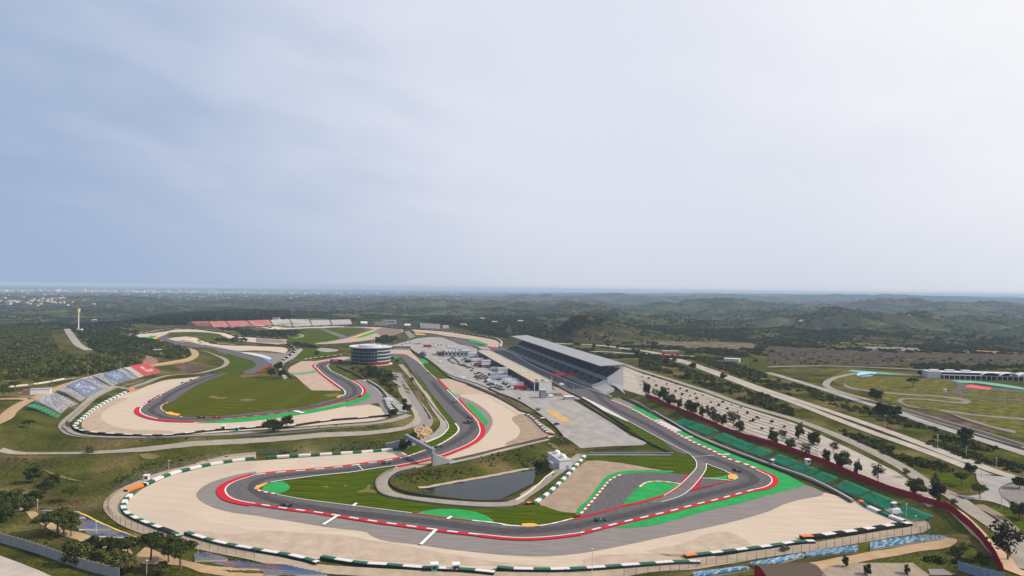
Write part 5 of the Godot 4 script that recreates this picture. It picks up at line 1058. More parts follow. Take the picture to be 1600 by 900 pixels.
	tyre_wall("far row of white blocks round the last bend before the straight", [-232.8,-1611, -183.1,-1573.6, -133.6,-1514.9, -86.5,-1439.8, -47.5,-1368.5, -27.1,-1316, -17.7,-1241.5, -18.7,-1150.7], ["white", "black"], [12, 8], -1.0, 1.6)
	tyre_wall("dark tyre wall with white caps across the far runoff", [-511.5,-1157.9, -454.6,-1118.1, -409.9,-1124.7, -379.8,-1129.2, -393,-1136.7, -373.4,-1145.4, -343.1,-1080.6, -322.7,-1018.8, -306,-923.3, -291,-861.8], ["black", "black", "white"], [14, 14, 8], -1.0, 1.3)
	var pale := stone("barrier_concrete", 0.4, 0.38, 0.36, 0.85, "tar", 4.0)
	var dark := stone("dark_barrier", 0.075, 0.065, 0.06, 0.85, "dust", 3.0)
	var rail := stone("guard_rail", 0.17, 0.165, 0.16, 0.6, "dust", 3.0)
	wall("barrier_wall", "long grey concrete wall beside the green runoff below the seats", "wall", [115.8,-555.6, 121.4,-512.8, 126.6,-465.3, 137,-426.1, 152.8,-380.5, 158.7,-365.1, 162.2,-343.4, 163.2,-324.5], 1.5, 1.2, pale)
	wall("barrier_wall", "dark barrier at the foot of the wall beside the green runoff", "wall", [114.9,-554.7, 120.8,-510.3, 125.9,-462.5, 136.2,-423.5, 151.9,-378.1, 157.2,-362.6, 161.1,-341.2, 161.9,-323.5], 1.0, 0.8, dark)
	wall("barrier_wall", "short dark barrier at the start of the green runoff", "wall", [101.7,-623.2, 107.9,-589.8, 113.7,-554.9], 1.3, 1.0, dark)
	wall("barrier_wall", "red end piece of the concrete wall beside the gravel trap", "wall", [163.4,-325.7, 163.6,-323.5], 1.5, 1.4, paint(0.5, 0.07, 0.04))
	wall("pit_wall", "dark wall between the pit lane and the main straight", "wall", [-18.5,-1051.3, -18.1,-1009, 16.9,-835.3, 44,-718.5, 53.1,-667.1, 64.4,-620.6, 70.8,-584.3, 77.9,-536, 85.1,-486.4], 1.3, 0.6, dark, 12.0)
	wall("pit_wall", "dark wall between the paddock and the strip of grass by the straight", "wall", [61.3,-612.6, 73.2,-529.7, 83.6,-477.5, 91.7,-438.7, 98.9,-414.3], 1.2, 0.7, dark)
	wall("barrier_wall", "blue grey wall across the grass below the paddock corner", "wall", [99,-413.4, 96.6,-411.8, 91.2,-413.4, 69,-412.8, 47.4,-411.7], 1.6, 1.0, stone("blue_wall", 0.17, 0.19, 0.24, 0.8))
	wall("track_wall", "white wall in front of the grandstand along the main straight", "wall", [-17,-1111.9, -2.7,-1056, 29.7,-867.1, 57.6,-751.5, 76.3,-681.7, 93.1,-632.1], 1.4, 0.7, stone("wall_white", 0.5, 0.52, 0.53, 0.7))
	wall("guard_rail", "brown guard rail between the paddock and the gravel", "rail", [-168.9,-1138.3, -155.7,-1070.2, -115.3,-938.9, -89.8,-842.6, -65.2,-746.8, -41.4,-699.4, -10.4,-623.8, -44.7,-700.3, -13.4,-625.6, 3.9,-572.5, 11.5,-547.9, 16.8,-543.3], 1.4, 1.6, stone("brown_rail", 0.1, 0.08, 0.065, 0.85, "dust", 3.0))
	wall("paddock_wall", "low dark wall along the edge of the paddock", "wall", [-124.2,-977.1, -91.2,-850.6, -67.3,-769.4, -31.6,-700.3, -1.7,-620.2, -22,-669.2, 4.1,-610.9, 19.5,-554.9, 31.5,-495.9, 35.6,-462.4], 0.9, 0.5, dark)
	wall("guard_rail", "guard rail above the grass bank at the bottom of the gravel", "rail", [-34.4,-391.7, -19.7,-406.6, -5.1,-423.1, 9.5,-439, 25.9,-457.4], 1.2, 1.0, stone("brown_rail", 0.1, 0.08, 0.065))
	wall("retaining_wall", "pale concrete strip under the guard rail on the grass bank", "wall", [-34.5,-387, -19.5,-402, -5,-418.1, 9.4,-434.2, 26.3,-452.2], 0.5, 1.4, pale)
	wall("track_wall", "dark wall with a pale end on the inside of the right-hand curve", "wall", [-120.7,-808.3, -93.3,-677, -71.8,-588.2, -58.3,-540.3, -48.1,-506.2], 1.0, 0.5, dark)
	wall("track_wall", "pale curved end of the wall on the inside of the right-hand curve", "wall", [-48.1,-506.2, -44,-489, -44.2,-472.6, -47.3,-452.8, -54.2,-437], 1.0, 0.5, stone("wall_white", 0.5, 0.52, 0.53))
	wall("track_wall", "dark wall on the right of the service road below the tower", "wall", [-116.7,-733.6, -88.8,-619.3, -70.6,-547.2, -61.3,-511.6, -58.3,-497.1], 1.0, 0.5, dark)
	wall("guard_rail", "dark guard rail on the outside of the loop road by the pond", "rail", [-63.3,-369.8, -66.7,-362.3, -68.4,-352, -66.7,-341.3, -62.3,-328.8, -57,-323, -46.4,-318.1, -35.5,-313.8, -20.5,-310, -6,-308.8, 1.2,-310.7], 1.1, 0.5, rail, 4.0)
	wall("guard_rail", "dark guard rail on the pond side of the loop road", "rail", [-51.4,-374.6, -58.6,-364.6, -61.2,-352.9, -60.3,-344.9, -55.4,-335.8, -48.1,-329.3, -39.9,-325.4, -24.2,-319.9, -9.9,-318.1, 1.2,-321.4, 5.1,-329.1], 1.1, 0.4, dark, 4.0)
	wall("kerb_wall", "pale kerb wall beside the track to the pump house", "wall", [2.8,-320.5, 6.6,-327.3, 13.4,-345, 19.2,-365.2, 24.1,-372.3], 0.7, 0.6, stone("cream_wall", 0.55, 0.5, 0.4))
	wall("guard_rail", "dark guard rail round the pink gravel on the terrace", "rail", [-278.3,-885, -274.5,-842.8, -261,-789.7, -240.2,-731.7, -217.5,-680.2], 1.4, 0.8, dark, 5.0)
	wall("guard_rail", "dark guard rail above the tarmac at the right end of the terrace", "rail", [-210.5,-824.3, -172.4,-740.9, -144.8,-675.4, -135.2,-652.4, -116.5,-607.7, -102,-561.2], 1.6, 0.9, dark, 5.0)
	wall("guard_rail", "guard rail on the outside of the path round the terrace", "rail", [-348.1,-648.1, -342,-590.6, -328.2,-540.6, -308.1,-487.4, -292,-450, -285.2,-434.9, -277.5,-425.1, -259.1,-408.3, -238.7,-402.9, -221.8,-403.1, -201.3,-407.6, -155.5,-417.8, -121.1,-434.9, -84.4,-456.2], 0.9, 0.3, rail)
	wall("footbridge_parapet", "pale wall beside the grey road at the edge of the wood", "wall", [-408,-554.3, -398.7,-568.8, -395.1,-603.9], 1.4, 0.8, stone("cream_wall", 0.55, 0.5, 0.4))
	wall("beige_wall", "long beige wall along the kart track road", "wall", [312.6,-599.8, 318.4,-573.6, 320.1,-542.2, 321.3,-491.4, 322.8,-463.6, 322.2,-428.2], 2.2, 0.8, stone("beige_wall", 0.46, 0.4, 0.32, 0.85, "dust", 6.0))
	panel_fence("red_fence", "dark red panel fence along the car park", [120.5,-611.1, 125.5,-590.7, 128.4,-566.8, 134.2,-538.7, 139.9,-512.1, 143.9,-486.5, 148.1,-461, 167,-411.3, 175,-380.3, 179.9,-346.6, 184.8,-326.6, 187.8,-318.5, 190.7,-311.1, 193.8,-304.4], 3.1, 3.0, stone("fence_red", 0.31, 0.026, 0.038, 0.7, "dust", 3.0), stone("fence_red_dark", 0.27, 0.024, 0.034, 0.7))
	panel_fence("red_fence", "dark red panel fence curving down the lower right", [193.8,-304.4, 193.2,-297.9, 190.6,-287.6, 187.9,-277.6, 181.6,-261.9, 177.7,-251, 172.7,-240.8, 168.1,-232], 3.6, 2.6, mats["fence_red"], mats["fence_red_dark"])
	panel_fence("metal_fence", "tall grey corrugated fence in the lower left corner", [-190.7,-254.5, -178.3,-248.8, -162.5,-240.8, -150.9,-234.5, -137.8,-228.2, -127.4,-224], 3.6, 2.5, stone("grey_sheet", 0.26, 0.28, 0.29, 0.55), stone("grey_sheet_dark", 0.24, 0.26, 0.27, 0.55))
	panel_fence("metal_fence", "blue grey sheet fence at the bottom right corner", [160.1,-243, 161.5,-239.8, 162.4,-235.2, 165.9,-228.2], 3.2, 2.5, stone("blue_sheet", 0.22, 0.28, 0.38, 0.55), stone("blue_sheet_dark", 0.2, 0.26, 0.36, 0.55))
	debris_fence("wire debris fence curving round the left of the near gravel trap", [-87.8,-422.1, -114.4,-411.2, -147.2,-395.9, -169.8,-384.1, -184,-359.4, -188.7,-347.8, -188.5,-334.7, -185.2,-318.2, -179.1,-304.5, -172.1,-294.1, -164.6,-285.3, -146.1,-273.5, -128.9,-264.4, -117,-258.8, -105.9,-254, -92.2,-249.3], 3.4, 4.2)
	debris_fence("wire debris fence along the bottom right behind the tyre walls", [40.2,-237.6, 55,-238.9, 69.7,-246.6, 84,-250.6, 96.7,-254.7, 108,-258.8, 118.4,-263.1, 138.4,-271, 159,-280.4, 176.8,-285.9, 178.1,-294.8, 177.3,-306.7], 3.4, 4.2)
	debris_fence("wire fence between the two lawns above the seats at lower left", [-204.2,-296.2, -193.2,-298.5, -184.2,-297.6, -176,-299.2], 2.2, 5.0)
	debris_fence("tall wire fence behind the wall of the green runoff", [103.6,-623.8, 116.5,-558.7, 122.5,-517.6, 127.7,-469.2, 138.1,-429.4, 160.3,-368.9, 163.9,-347, 167,-327.6, 170.2,-313.6], 3.0, 6.0)


# ---------------------------------------------------------------- banks of seats
# corners: upper left, upper right, lower right, lower left; the upper edge stands "rise" above the ground
func seat_bank(label: String, flat: Array, rows: int, gap: float, rise: float, look: int, seed_of := 1) -> void:
	var c := pairs(flat)
	var o := thing("seat_terrace", label, "seating", on_ground((c[0] + c[2]) / 2.0))
	var st := begin()
	var places := []
	var tints := []
	var n := FastNoiseLite.new()
	n.seed = seed_of
	n.frequency = 0.09
	var r := RandomNumberGenerator.new()
	r.seed = seed_of
	for i in rows:
		var f := (i + 0.5) / rows
		var a := on_ground(c[3].lerp(c[0], f), 0.25 + rise * f) - o.position
		var b := on_ground(c[2].lerp(c[1], f), 0.25 + rise * f) - o.position
		var u := (b - a).normalized()
		var deep := c[3].distance_to(c[0]) / rows * 0.5
		var w := Vector3(c[0].x - c[3].x, 0, c[0].y - c[3].y).normalized() * deep
		var drop := Vector3(0, -0.5 - rise * 0.3, 0)
		hull(st, [a - w + drop, b - w + drop, b + w + drop, a + w + drop, a - w, b - w, b + w, a + w])
		var count := int(a.distance_to(b) / gap)
		for k in count:
			var t := (k + 0.5) / count
			var col := Color(0.5, 0.51, 0.55)
			var m := n.get_noise_2d(t * a.distance_to(b), f * rows * 1.4)
			match look:
				0: col = Color(0.5, 0.51, 0.55) if m < 0.12 and r.randf() < 0.75 else Color(0.17, 0.21, 0.4)
				1:
					col = Color(0.15, 0.235, 0.47)
					if absf(t - 0.5) < 0.36 and absf(f - 0.5) < 0.34 and absf(m) < 0.13:
						col = Color(0.6, 0.64, 0.72)
				2:
					col = Color(0.62, 0.075, 0.1)
					if (f > 0.5 and f < 0.72 and t > 0.35 and t < 0.52 and m > -0.2) or (f > 0.22 and f < 0.45 and t > 0.35 and t < 0.8 and fposmod(t * 22.0, 1.0) > 0.25):
						col = Color(0.72, 0.68, 0.68)
				3: col = Color(0.03, 0.38, 0.15) if r.randf() < 0.93 else Color(0.05, 0.3, 0.14)
				4: col = Color(0.15, 0.16, 0.2) if m < 0.2 else Color(0.05, 0.08, 0.2)
				5: col = Color(0.09, 0.24, 0.4) if fposmod(t * 5.0 + f * 2.5 + m * 0.8, 1.0) > 0.4 else Color(0.45, 0.56, 0.66)
				6: col = Color(0.05, 0.42, 0.24) if m > -0.25 else Color(0.04, 0.32, 0.19)
				7: col = Color(0.3, 0.14, 0.15) if t > 0.12 and t < 0.5 and f < 0.66 else Color(0.07, 0.13, 0.32) if t > 0.3 and m > -0.15 else Color(0.14, 0.15, 0.2)
				8: col = Color(0.72, 0.72, 0.74)
				9: col = Color(0.56, 0.09, 0.1) if m < 0.2 else Color(0.62, 0.32, 0.32)
			places.append(Transform3D(Basis(u, Vector3.UP, u.cross(Vector3.UP)) * Basis.from_scale(Vector3(gap * 0.8, 1.0, 1.0)), a.lerp(b, t)))
			var e := r.randf_range(0.85, 1.1)
			tints.append(Color(col.r * e, col.g * e, col.b * e))
	part(o, "terrace_steps", done(st), stone("step_concrete", 0.3, 0.29, 0.28, 0.9, "tar", 4.0) if look != 3 and look != 6 and look != 9 else stone("step_green", 0.09, 0.2, 0.12, 0.9, "tar", 4.0) if look != 9 else stone("step_red", 0.34, 0.16, 0.15))
	var s := begin()
	box(s, Vector3(0, 0.38, 0), Vector3(1.0, 0.1, 0.45))
	box(s, Vector3(0, 0.6, 0.22), Vector3(1.0, 0.5, 0.08))
	scatter("seats", done(s), stone("seat_plastic", 1, 1, 1, 0.6, "", 1.0, "", 1.0, true), places, tints, o)

func seating() -> void:
	seat_bank("bright green end block of the seat terraces on the left bank", [-327.1,-460, -326.6,-468.2, -308.1,-467.6, -302.2,-455.4], 8, 0.8, 2.0, 3)
	seat_bank("grey and blue speckled seat block next to the green one", [-330.4,-474, -339.8,-500.6, -320.8,-495.3, -310.5,-471.3], 16, 0.9, 3.0, 0, 3)
	seat_bank("narrow grey seat block between the green end and the aisle", [-340.3,-501.9, -344.3,-513.6, -323.8,-511.6, -321,-496.6], 9, 0.9, 3.0, 0, 5)
	seat_bank("white and violet seat block left of the blue one", [-347.6,-524, -354.7,-541.5, -333.6,-537, -327.8,-520.7], 10, 0.9, 3.0, 0, 8)
	seat_bank("large blue seat block with a white pattern of seats", [-354.7,-545, -366.4,-582.3, -345.6,-577.1, -333.8,-538], 18, 0.9, 3.0, 1, 4)
	seat_bank("grey speckled seat block right of the large blue one", [-367.7,-585.8, -369.6,-600.2, -350.5,-596.5, -345.9,-578.3], 12, 0.9, 3.0, 0, 9)
	seat_bank("grey and violet seat block in the middle of the terraces", [-371.7,-606.3, -375,-623, -355.2,-617.6, -351.7,-602.1], 12, 0.9, 3.0, 0, 12)
	seat_bank("second blue seat block with white seats towards the red one", [-370.8,-620.4, -377.5,-651.6, -360.9,-649, -355.6,-619.2], 16, 1.0, 3.0, 1, 6)
	seat_bank("narrow grey seat block right of the second blue one", [-378.7,-655.2, -380.8,-667.7, -362.6,-666.3, -360.6,-650], 9, 1.0, 3.0, 0, 15)
	seat_bank("white grey seat block beside the red one", [-383.1,-674.2, -383.2,-686.1, -364.8,-678.2, -362.1,-665.3], 9, 1.0, 3.0, 8, 2)
	seat_bank("red seat block with white marks at the far end of the terraces", [-385,-689.4, -389.7,-728.9, -371.1,-724.8, -364.6,-678.7], 18, 1.0, 3.0, 2, 7)
	seat_bank("dark blue seats in the upper block at lower left", [-189.9,-282.4, -179,-289.1, -187,-295.3, -201.7,-295.1], 7, 0.7, 0.1, 4, 3)
	seat_bank("blue and red seats in the middle block at lower left", [-168.2,-267.1, -159.6,-275.5, -176.4,-286.3, -182.6,-284.6], 14, 0.7, 0.1, 7, 4)
	seat_bank("grey blue seats in the lower block at lower left", [-157.4,-260.3, -146.7,-267.5, -158.5,-274.2, -165,-265.5], 8, 0.7, 0.1, 4, 5)
	seat_bank("grey seats just above the pine clump", [-142.7,-253.2, -137.5,-261.6, -144.9,-265.6, -151.2,-257.9], 6, 0.7, 0.6, 0, 6)
	seat_bank("grey blue seats right of the pine clump", [-109.6,-238.5, -101.1,-246.6, -111.6,-253, -115.5,-250.5], 9, 0.7, 0.1, 4, 7)
	seat_bank("dark seats with red ones at the bottom edge", [-92.3,-234.7, -82,-237.5, -97.1,-245.3, -103.5,-237.8], 8, 0.7, 0.1, 7, 8)
	seat_bank("dark seats with a red patch on the bottom edge below the barrier", [-80.7,-227, -61.4,-234.6, -79.5,-242.6, -89.9,-243.2], 8, 0.7, 0.1, 7, 11)
	seat_bank("blue and white seats at the left end of the lower right bank", [62.4,-229.2, 83.5,-236.8, 82.6,-241.1, 63,-233.8], 12, 0.7, 0.1, 5, 9)
	seat_bank("blue and white seats behind the brown roofed building", [86.9,-238.2, 111.4,-256, 110.1,-258, 87.7,-248.1], 12, 0.7, 0.1, 5, 10)
	seat_bank("blue and white seats in the middle of the lower right bank", [110.4,-252.8, 129.9,-254.2, 136.8,-267.9, 112.7,-259], 12, 0.7, 0.1, 5, 13)
	seat_bank("blue and white seats right of the middle of the lower right bank", [136.3,-257.4, 162,-266.4, 160.7,-277.8, 143.3,-270.7], 12, 0.7, 0.1, 5, 14)
	seat_bank("thin pointed end of the blue seats on the lower right bank", [162.6,-266.7, 172.4,-267.9, 169.6,-278.9, 161.3,-277.8], 6, 0.7, 0.1, 5, 15)
	for q in [[-202.8,-296, -186.1,-295.9], [-188.9,-281, -178.6,-288.5], [-167.7,-266.2, -158.8,-274.7], [-157,-259.7, -146.4,-266.9]]:
		road("aisle_line", q, 0.45, 0.75, stone("aisle_white", 0.6, 0.6, 0.6), 3.0)
	road("aisle_line", [-188,-295.6, -184,-293.8, -172.5,-285.2, -158.9,-275.6, -145.7,-267], 0.8, 0.7, stone("aisle_yellow", 0.6, 0.42, 0.08), 3.0)
	var top := spaced(smooth(pairs([130.8,-515.9, 138.3,-487.7, 145.7,-453.5, 157,-415.5, 164.3,-391.1, 170.5,-361.2, 175.6,-338.2, 179.9,-317.7, 184,-304.8, 185,-293.6])), 1.0)
	var low := beside(top, -8.5)
	var words := ["first", "second", "third", "fourth", "fifth", "sixth", "seventh", "eighth", "ninth", "tenth", "eleventh", "twelfth"]
	for k in 12:
		var i0 := int(k * (top.size() - 2) / 12.0)
		var i1 := int((k + 1) * (top.size() - 2) / 12.0) - (6 if k in [2, 5, 8] else 2)
		seat_bank("%s green seat block below the red fence, counted from the grandstand" % words[k], flatten(PackedVector2Array([top[i0], top[i1], low[i1], low[i0]])), 8, 0.8, 0.3, 6, k)
	seat_bank("pale red seat block at the left end of the far stand", [-756,-1610.2, -727.2,-1637, -653.9,-1491.2, -717.4,-1549], 7, 1.6, 5.0, 9, 1)
	seat_bank("second pale red seat block of the far stand", [-721.8,-1630, -697.3,-1656.3, -627,-1517.4, -651,-1491.8], 7, 1.6, 5.0, 9, 2)
	seat_bank("third pale red seat block of the far stand", [-692.5,-1653.2, -657.4,-1691.3, -595.3,-1560.1, -626.8,-1524.5], 7, 1.6, 5.0, 9, 3)
	seat_bank("last pale red seat block of the far stand beside the white ones", [-655.7,-1696.1, -620.6,-1744.9, -565.4,-1612.2, -594.9,-1567.6], 7, 1.6, 5.0, 9, 4)
	seat_bank("first white seat block of the far stand beside the red ones", [-607.5,-1720.6, -584.8,-1791.5, -528.7,-1648.3, -560.1,-1605.5], 7, 1.6, 5.0, 8, 5)
	seat_bank("second white seat block of the far stand", [-582,-1792.2, -546.5,-1840.8, -497.9,-1701.5, -527.7,-1652.6], 7, 1.6, 5.0, 8, 6)
	seat_bank("third white seat block of the far stand", [-542.9,-1841.7, -506.1,-1892.8, -460.6,-1745.7, -495.7,-1702.1], 7, 1.6, 5.0, 8, 7)
	seat_bank("last white seat block of the far stand", [-502.4,-1893.8, -458.3,-1937.9, -416.7,-1783.7, -458.2,-1746.2], 7, 1.6, 5.0, 8, 8)
	seat_bank("grey seat block on the far bank right of the white ones", [-243.5,-1806.9, -186.6,-1773.7, -169.3,-1631.8, -221.2,-1659.9], 6, 1.6, 4.0, 0, 10)


# ---------------------------------------------------------------- buildings
const RUN := Vector3(0.2162, 0, 0.9763)     # along the main straight, towards the viewer
const OFF := Vector3(0.9763, 0, -0.2162)    # across it, to the right

func frame_at(o: Vector3) -> Transform3D:
	return Transform3D(Basis(RUN, Vector3.UP, RUN.cross(Vector3.UP)), o)

func grandstand() -> void:
	var at := Vector3(81.0, 0, -680.5)
	var long := 405.0
	var o := thing("grandstand", "long roofed main grandstand with dark seats beside the straight", "grandstand", at)
	var L := -RUN
	var R := OFF
	var conc := stone("stand_concrete", 0.36, 0.36, 0.38, 0.85, "tar", 5.0)
	var pale := stone("stand_white", 0.46, 0.47, 0.5, 0.6, "dust", 8.0)
	var seat_dark := stone("stand_seats", 1, 1, 1, 0.7, "", 1.0, "", 1.0, true)
	var tiers := [["lower_tier", 1.0, 12.5, 4.0, 9.0, 13], ["upper_tier", 16.0, 31.0, 11.2, 20.0, 16]]
	var places := []
	var tints := []
	for t in tiers:
		var st := begin()
		for i in int(t[5]):
			var f0: float = float(i) / t[5]
			var f1: float = float(i + 1) / t[5]
			var a: Vector3 = R * lerpf(t[1], t[2], f0) + Vector3(0, lerpf(t[3], t[4], f0), 0)
			var b: Vector3 = R * lerpf(t[1], t[2], f1) + Vector3(0, lerpf(t[3], t[4], f0), 0)
			var d := Vector3(0, -1.6, 0)
			hull(st, [a + d, a + d + L * long, b + d + L * long, b + d, a, a + L * long, b + L * long, b])
			for k in int(long / 1.2):
				var x := 1.0 + k * 1.2
				if fposmod(x, 25.0) < 1.4:
					continue
				places.append(Transform3D(Basis(L, Vector3.UP, -R) , a + L * x + R * 0.5))
				var stripe: float = fposmod(x - i * 1.3 + (9.0 if t[0] == "lower_tier" else 0.0), 25.0)
				var e := 0.05 if stripe < 7.0 and t[0] == "lower_tier" else 0.115
				tints.append(Color(e, e * 1.01, e * 1.08))
		part(o, t[0], done(st), conc)
	var s := begin()
	box(s, Vector3(0, 0.32, 0), Vector3(1.05, 0.1, 0.6))
	box(s, Vector3(0, 0.55, -0.25), Vector3(1.05, 0.5, 0.1))
	scatter("seats", done(s), seat_dark, places, tints, o)
	var mid := L * (long / 2.0)
	var b := Basis(L, Vector3.UP, -R)
	var walk := begin()
	box(walk, Vector3(0, 8.6, -14.2), Vector3(long, 1.0, 3.2))
	box(walk, Vector3(0, 10.2, -15.8), Vector3(long, 3.0, 0.4))
	part(o, "walkway", done(walk), conc, Transform3D(b, mid))
	part(o, "balustrade", box_mesh(Vector3(long, 1.1, 0.2), Vector3(0, 9.5, -12.8)), pale, Transform3D(b, mid))
	part(o, "front_wall", box_mesh(Vector3(long, 4.8, 0.5), Vector3(0, 2.2, 0.0)), conc, Transform3D(b, mid))
	part(o, "back_wall", box_mesh(Vector3(long, 20.0, 0.6), Vector3(0, 9.8, -31.8)), conc, Transform3D(b, mid))
	var roof := begin()
	hull(roof, [Vector3(-long / 2 - 4, 23.2, -7.0), Vector3(-long / 2 - 4, 24.6, -34), Vector3(long / 2 + 4, 24.6, -34), Vector3(long / 2 + 4, 23.2, -7.0), Vector3(-long / 2 - 4, 23.8, -7.0), Vector3(-long / 2 - 4, 25.3, -34), Vector3(long / 2 + 4, 25.3, -34), Vector3(long / 2 + 4, 23.8, -7.0)])
	part(o, "roof", done(roof), stone("roof_sheet", 0.34, 0.35, 0.385, 0.45, "dust", 8.0, "drifts", 40.0), Transform3D(b, mid))
	for k in 40:
		var x := -long / 2.0 - 3.0 + k * (long + 6.0) / 39.0
		var rib := begin()
		tube(rib, Vector3(x, 23.9, -7.1), Vector3(x, 25.4, -34), 0.12, 0.12, 4)
		part(o, "roof_rib", done(rib), pale, Transform3D(b, mid))
	for k in 18:
		var x := -long / 2.0 + 6.0 + k * (long - 12.0) / 17.0
		var post := begin()
		tube(post, Vector3(x, 6.0, -31.0), Vector3(x, 24.4, -32.0), 0.5, 0.4)
		tube(post, Vector3(x, 20.5, -31.0), Vector3(x, 23.4, -12.0), 0.3, 0.2)
		part(o, "column", done(post), pale, Transform3D(b, mid))
	for side in [-1.0, 1.0]:
		var w := begin()
		var x0: float = side * (long / 2.0 + 0.4)
		hull(w, [Vector3(x0 - 0.4, 0.0, -15.8), Vector3(x0 - 0.4, 0.0, -33), Vector3(x0 + 0.4, 0.0, -33), Vector3(x0 + 0.4, 0.0, -15.8), Vector3(x0 - 0.4, 11.6, -15.8), Vector3(x0 - 0.4, 22.6, -32.6), Vector3(x0 + 0.4, 22.6, -32.6), Vector3(x0 + 0.4, 11.6, -15.8)])
		part(o, "end_wall", done(w), pale, Transform3D(b, mid))
		var v := begin()
		hull(v, [Vector3(x0 - 0.3, -0.5, 0.3), Vector3(x0 - 0.3, -0.5, -15.6), Vector3(x0 + 0.3, -0.5, -15.6), Vector3(x0 + 0.3, -0.5, 0.3), Vector3(x0 - 0.3, 4.6, 0.3), Vector3(x0 - 0.3, 9.2, -15.6), Vector3(x0 + 0.3, 9.2, -15.6), Vector3(x0 + 0.3, 4.6, 0.3)])
		part(o, "side_wall", done(v), conc, Transform3D(b, mid))
	# access ramp at the near end
	var ramp := thing("access_ramp", "curved concrete access ramp at the near end of the grandstand", "ramp", at + RUN * 3.0 + OFF * 20.0)
	var p := [Vector3(0, 6, 0), RUN * 14 + OFF * 2 + Vector3(0, 5, 0), RUN * 28 + OFF * 1 + Vector3(0, 3.6, 0), RUN * 44 - OFF * 1 + Vector3(0, 2.6, 0)]
	for i in 3:
		var r := begin()
		var w := OFF * 3.2
		var d := Vector3(0, -0.8, 0)
		hull(r, [p[i] - w + d, p[i] + w + d, p[i + 1] + w + d, p[i + 1] - w + d, p[i] - w, p[i] + w, p[i + 1] + w, p[i + 1] - w])
		tube(r, Vector3(p[i + 1].x, 0, p[i + 1].z), p[i + 1] + d, 0.5, 0.5)
		part(ramp, "ramp_section", done(r), stone("stand_concrete", 0.36, 0.36, 0.38))
		var h := begin()
		tube(h, p[i] + w + Vector3(0, 1, 0), p[i + 1] + w + Vector3(0, 1, 0), 0.1, 0.1, 4)
		tube(h, p[i] - w + Vector3(0, 1, 0), p[i + 1] - w + Vector3(0, 1, 0), 0.1, 0.1, 4)
		part(ramp, "handrail", done(h), pale)
	var wedge := thing("end_block", "pale sloping concrete block under the end of the grandstand", "block", at + RUN * 1.0 + OFF * 5.0)
	var e := begin()
	hull(e, [-OFF * 4, OFF * 9, OFF * 9 + RUN * 24, -OFF * 4 + RUN * 30, Vector3(0, 2, 0) - OFF * 4, Vector3(0, 6, 0) + OFF * 9, Vector3(0, 4.4, 0) + OFF * 9 + RUN * 24, Vector3(0, 1.2, 0) - OFF * 4 + RUN * 30])
	part(wedge, "sloping_top", done(e), conc)
	part(wedge, "parapet", box_mesh(Vector3(30, 1.2, 0.4), Vector3(15, 1.6, 4.6)), pale, Transform3D(Basis(RUN, Vector3.UP, RUN.cross(Vector3.UP)), Vector3.ZERO))

